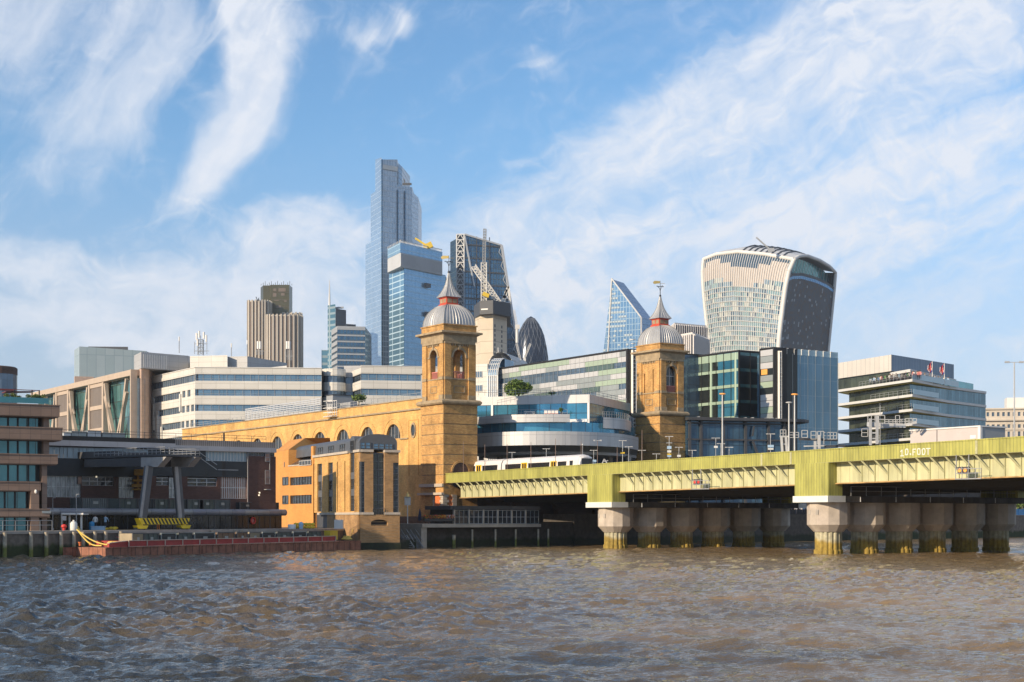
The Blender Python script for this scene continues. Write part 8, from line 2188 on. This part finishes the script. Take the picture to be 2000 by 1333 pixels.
gantry('cluster of white signal cages before the plain blue curtain wall', [('column', 'post_white', [(1592, 878, 1592, 862), (1600, 877, 1600, 850)], .3), ('platform_beam', 'dark_steel', [(1560, 858, 1636, 860), (1610, 873, 1650, 871)], .3), ('cross_brace', 'post_white', [(1570, 872, 1612, 871)], .15)], on_bridge(1600, 17)[0], [(1566, 841, 1577, 855, 1), (1584, 843, 1594, 858, 1), (1597, 843, 1609, 868, 2), (1609, 845, 1634, 858, 4)])
# small lineside items behind the parapet
ts = thing('lineside_frame', 'small white a frame bracket on the deck between train and right tower', 'bracket', on_bridge(1181, 9)[0]); d = BW.d(1181, -9); m = MB(); m.beam(pz(1176, 906, d), pz(1180, 897, d), .14); m.beam(pz(1180, 897, d), pz(1186, 906, d), .14); m.beam(pz(1178, 902, d), pz(1188, 900, d), .08); m.build('frame', 'post_white', ts)
# tarpaulined trailers at the right end
t = thing('site_cabin', 'long pale grey site cabin standing on the bridge deck at right', 'cabin', on_bridge(1860, 22)[0])
TC = Wall(1778, BW.d(1778, -20), 1914, BW.d(1914, -20)); zc0, zc1 = TC.z(1778, 870), TC.z(1778, 842.5); zc2 = TC.z(1914, 838.5)
mat('cabin_grey', (.50, .45, .43), .7, var=.06)
for a, b_ in ((0, TC.u(1830) - .06), (TC.u(1830) + .06, TC.L)): m = MB(); m.wbox(TC, a, b_, zc0 - 1, zc1, -4.5, 0); m.build('panel', 'cabin_grey', t)
m = MB(); m.wbox(TC, -.1, TC.L + .15, zc1, zc1 + .16, -4.6, .12); m.wbox(TC, TC.L - .25, TC.L + .12, zc0 - 1, zc1, -.3, .08); m.build('roof_edge', 'white_paint', t)
TE = Wall.pts(TC.B + Vector((.13, -.0)), TC.B + edir * 4.4); m = MB(); m.wbox(TE, 0, TE.L, zc0 - 1, zc1 - .02, -.3, 0); m.build('end_wall', 'grey_paint', t)
m = MB(); m.wbox(TC, TC.u(1895), TC.u(1906), zc0 + .4, zc0 + .8, .005, .03); m.build('notice', 'white_paint', t)
# signals hung on the girder: dark box with round lenses in a small cage
mat('signal_red', (.5, .04, .03), .4, emit=(1, .1, .05), estr=.25)
for px, lens, lab in ((1368, 'signal_red', 'hanging signal cage with red lenses under the left span'), (1888, 'lamp_orange', 'hanging signal cage with amber lenses under the right span')):
    u = BW.u(px); T = thing('river_signal', lab, 'signal', BW.p(u, zb(u), .3), 'signals hung on the bridge')
    z0 = zb(u) + .42; m = MB(); m.wbox(BW, u - .75, u + .55, z0, z0 + .72, .1, .5); m.build('box', 'dark_steel', T)
    for du in (-.45, .25):
        m = MB(); c_ = BW.p(u + du, z0 + .38, .5); m.tube(c_, c_ + Vector((*BW.n, 0)) * .06, .21, n=12); m.build('lens', lens, T)
    m = MB()
    for du in (-.9, -.1, .7, 1.6, 2.3):
        m.wbox(BW, u + du, u + du + .06, zb(u) - .1, zb(u) + (1.2 if du < 1 else .9), .6, .66)
    for dz in (-.1, .45, .9): m.wbox(BW, u - .9, u + 2.36, zb(u) + dz, zb(u) + dz + .06, .6, .66)
    m.wbox(BW, u - .95, u + 2.4, zb(u) - .14, zb(u) - .1, -.9, .66)
    for du in (-.9, .7): m.wbox(BW, u + du, u + du + .07, zb(u) + .9, zf(u), .5, .58)
    m.build('cage', 'grey_paint', T)

# ================================================================ people
rnd = random.Random(12)
names = list(CLOTH); W6 = Wall.pts(Ea + (C - Ea) * .3, C)
shirts = ['white', 'blue', 'white', 'navy', 'lightblue', 'black', 'pink', 'white', 'grey', 'lightblue', 'green']
for k in range(44):
    f_ = k / 43; px = 1687 + f_ * 92; u = W6.u(px); row_ = rnd.choice((.9, 1.5, 2.2)) ; sh_ = rnd.choice(shirts) if px < 1764 else rnd.choice(('pink', 'red', 'pink', 'white'))
    q = W6.p(u, floors[0] + .02, -row_)
    person((q.x, q.y, q.z), rnd.uniform(0, 6.28), sh_, rnd.choice(('stand', 'drink', 'stand')), 'person in a %s top in the crowd on the top terrace' % {'lightblue': 'pale blue'}.get(sh_, sh_), 'people on the top terrace')
for k in range(16):
    W7 = Wall.pts(C + Vector((.3, .8)), Eb); px = 1784 + k * 5.2 + rnd.uniform(-1, 1); sh_ = rnd.choice(('white', 'lightblue', 'white', 'grey')); q = W7.p(W7.u(px), floors[0] + .02, -rnd.choice((.5, 1.0)))
    person((q.x, q.y, q.z), rnd.uniform(0, 6.28), sh_, 'stand', 'person in a %s top behind the glass balustrade of the top terrace' % {'lightblue': 'pale blue'}.get(sh_, sh_), 'people behind the glass balustrade')
for k in range(17):
    px = 1533 + k * 4.6 if k < 15 else 1976 + (k - 15) * 7; sh_ = rnd.choice(('white', 'pink', 'white', 'black', 'lightblue')); q = (FQ if px < 1668 else FQ2).p((FQ if px < 1668 else FQ2).u(px), 4.72, -.9 - rnd.random())
    person((q.x, q.y, q.z), rnd.uniform(0, 6.28), sh_, 'stand', 'distant person in a %s top on the far embankment' % {'lightblue': 'pale blue'}.get(sh_, sh_), 'people on the far embankment')
m = MB(); W_ = Wall.pts(FQ2.p(FQ2.u(1972), 0, -1.5).to_2d(), FQ2.p(FQ2.u(2030), 0, -1.5).to_2d()); m.wbox(W_, 0, W_.L, 4.72, 6.0, -.1, 0)
for k in range(6): m.wbox(W_, k * W_.L / 6, k * W_.L / 6 + .1, 4.72, 6.2, 0, .08)
tag(m.build('blue_barrier', 'plastic_blue'), 'blue panel barrier on the far embankment at the right edge', 'barrier')
bush('embankment_tree', 'green tree glimpsed beyond the right bridge pier', 'tree', (*pp(1992, 400), 9.5), 7, 4.2, 5000, .4, 2.6, 9)
bush('embankment_tree', 'small bright tree seen over the pier cap behind the nearer bridge pier', 'tree', (*pp(1655, 287.5), zz(968, 287.5)), 2.2, 1.6, 1800, .25, 2.4, 10)
# ================================================================ river air: a thin even haze round everything
hz_ = MB(); hz_.box(-1200, 1500, -60, 2300, -2.2, 330)
m_ = bpy.data.materials.new('haze'); m_.use_nodes = True; m_.node_tree.nodes.clear()
pv = m_.node_tree.nodes.new('ShaderNodeVolumePrincipled'); ou = m_.node_tree.nodes.new('ShaderNodeOutputMaterial')
pv.inputs['Color'].default_value = (.86, .93, 1, 1); pv.inputs['Density'].default_value = .00008; pv.inputs['Anisotropy'].default_value = .2
m_.node_tree.links.new(pv.outputs[0], ou.inputs['Volume'])
ho_ = hz_.build('haze', m_, uv=False); ho_['kind'] = 'stuff'; ho_['label'] = 'thin pale haze over the river and city'
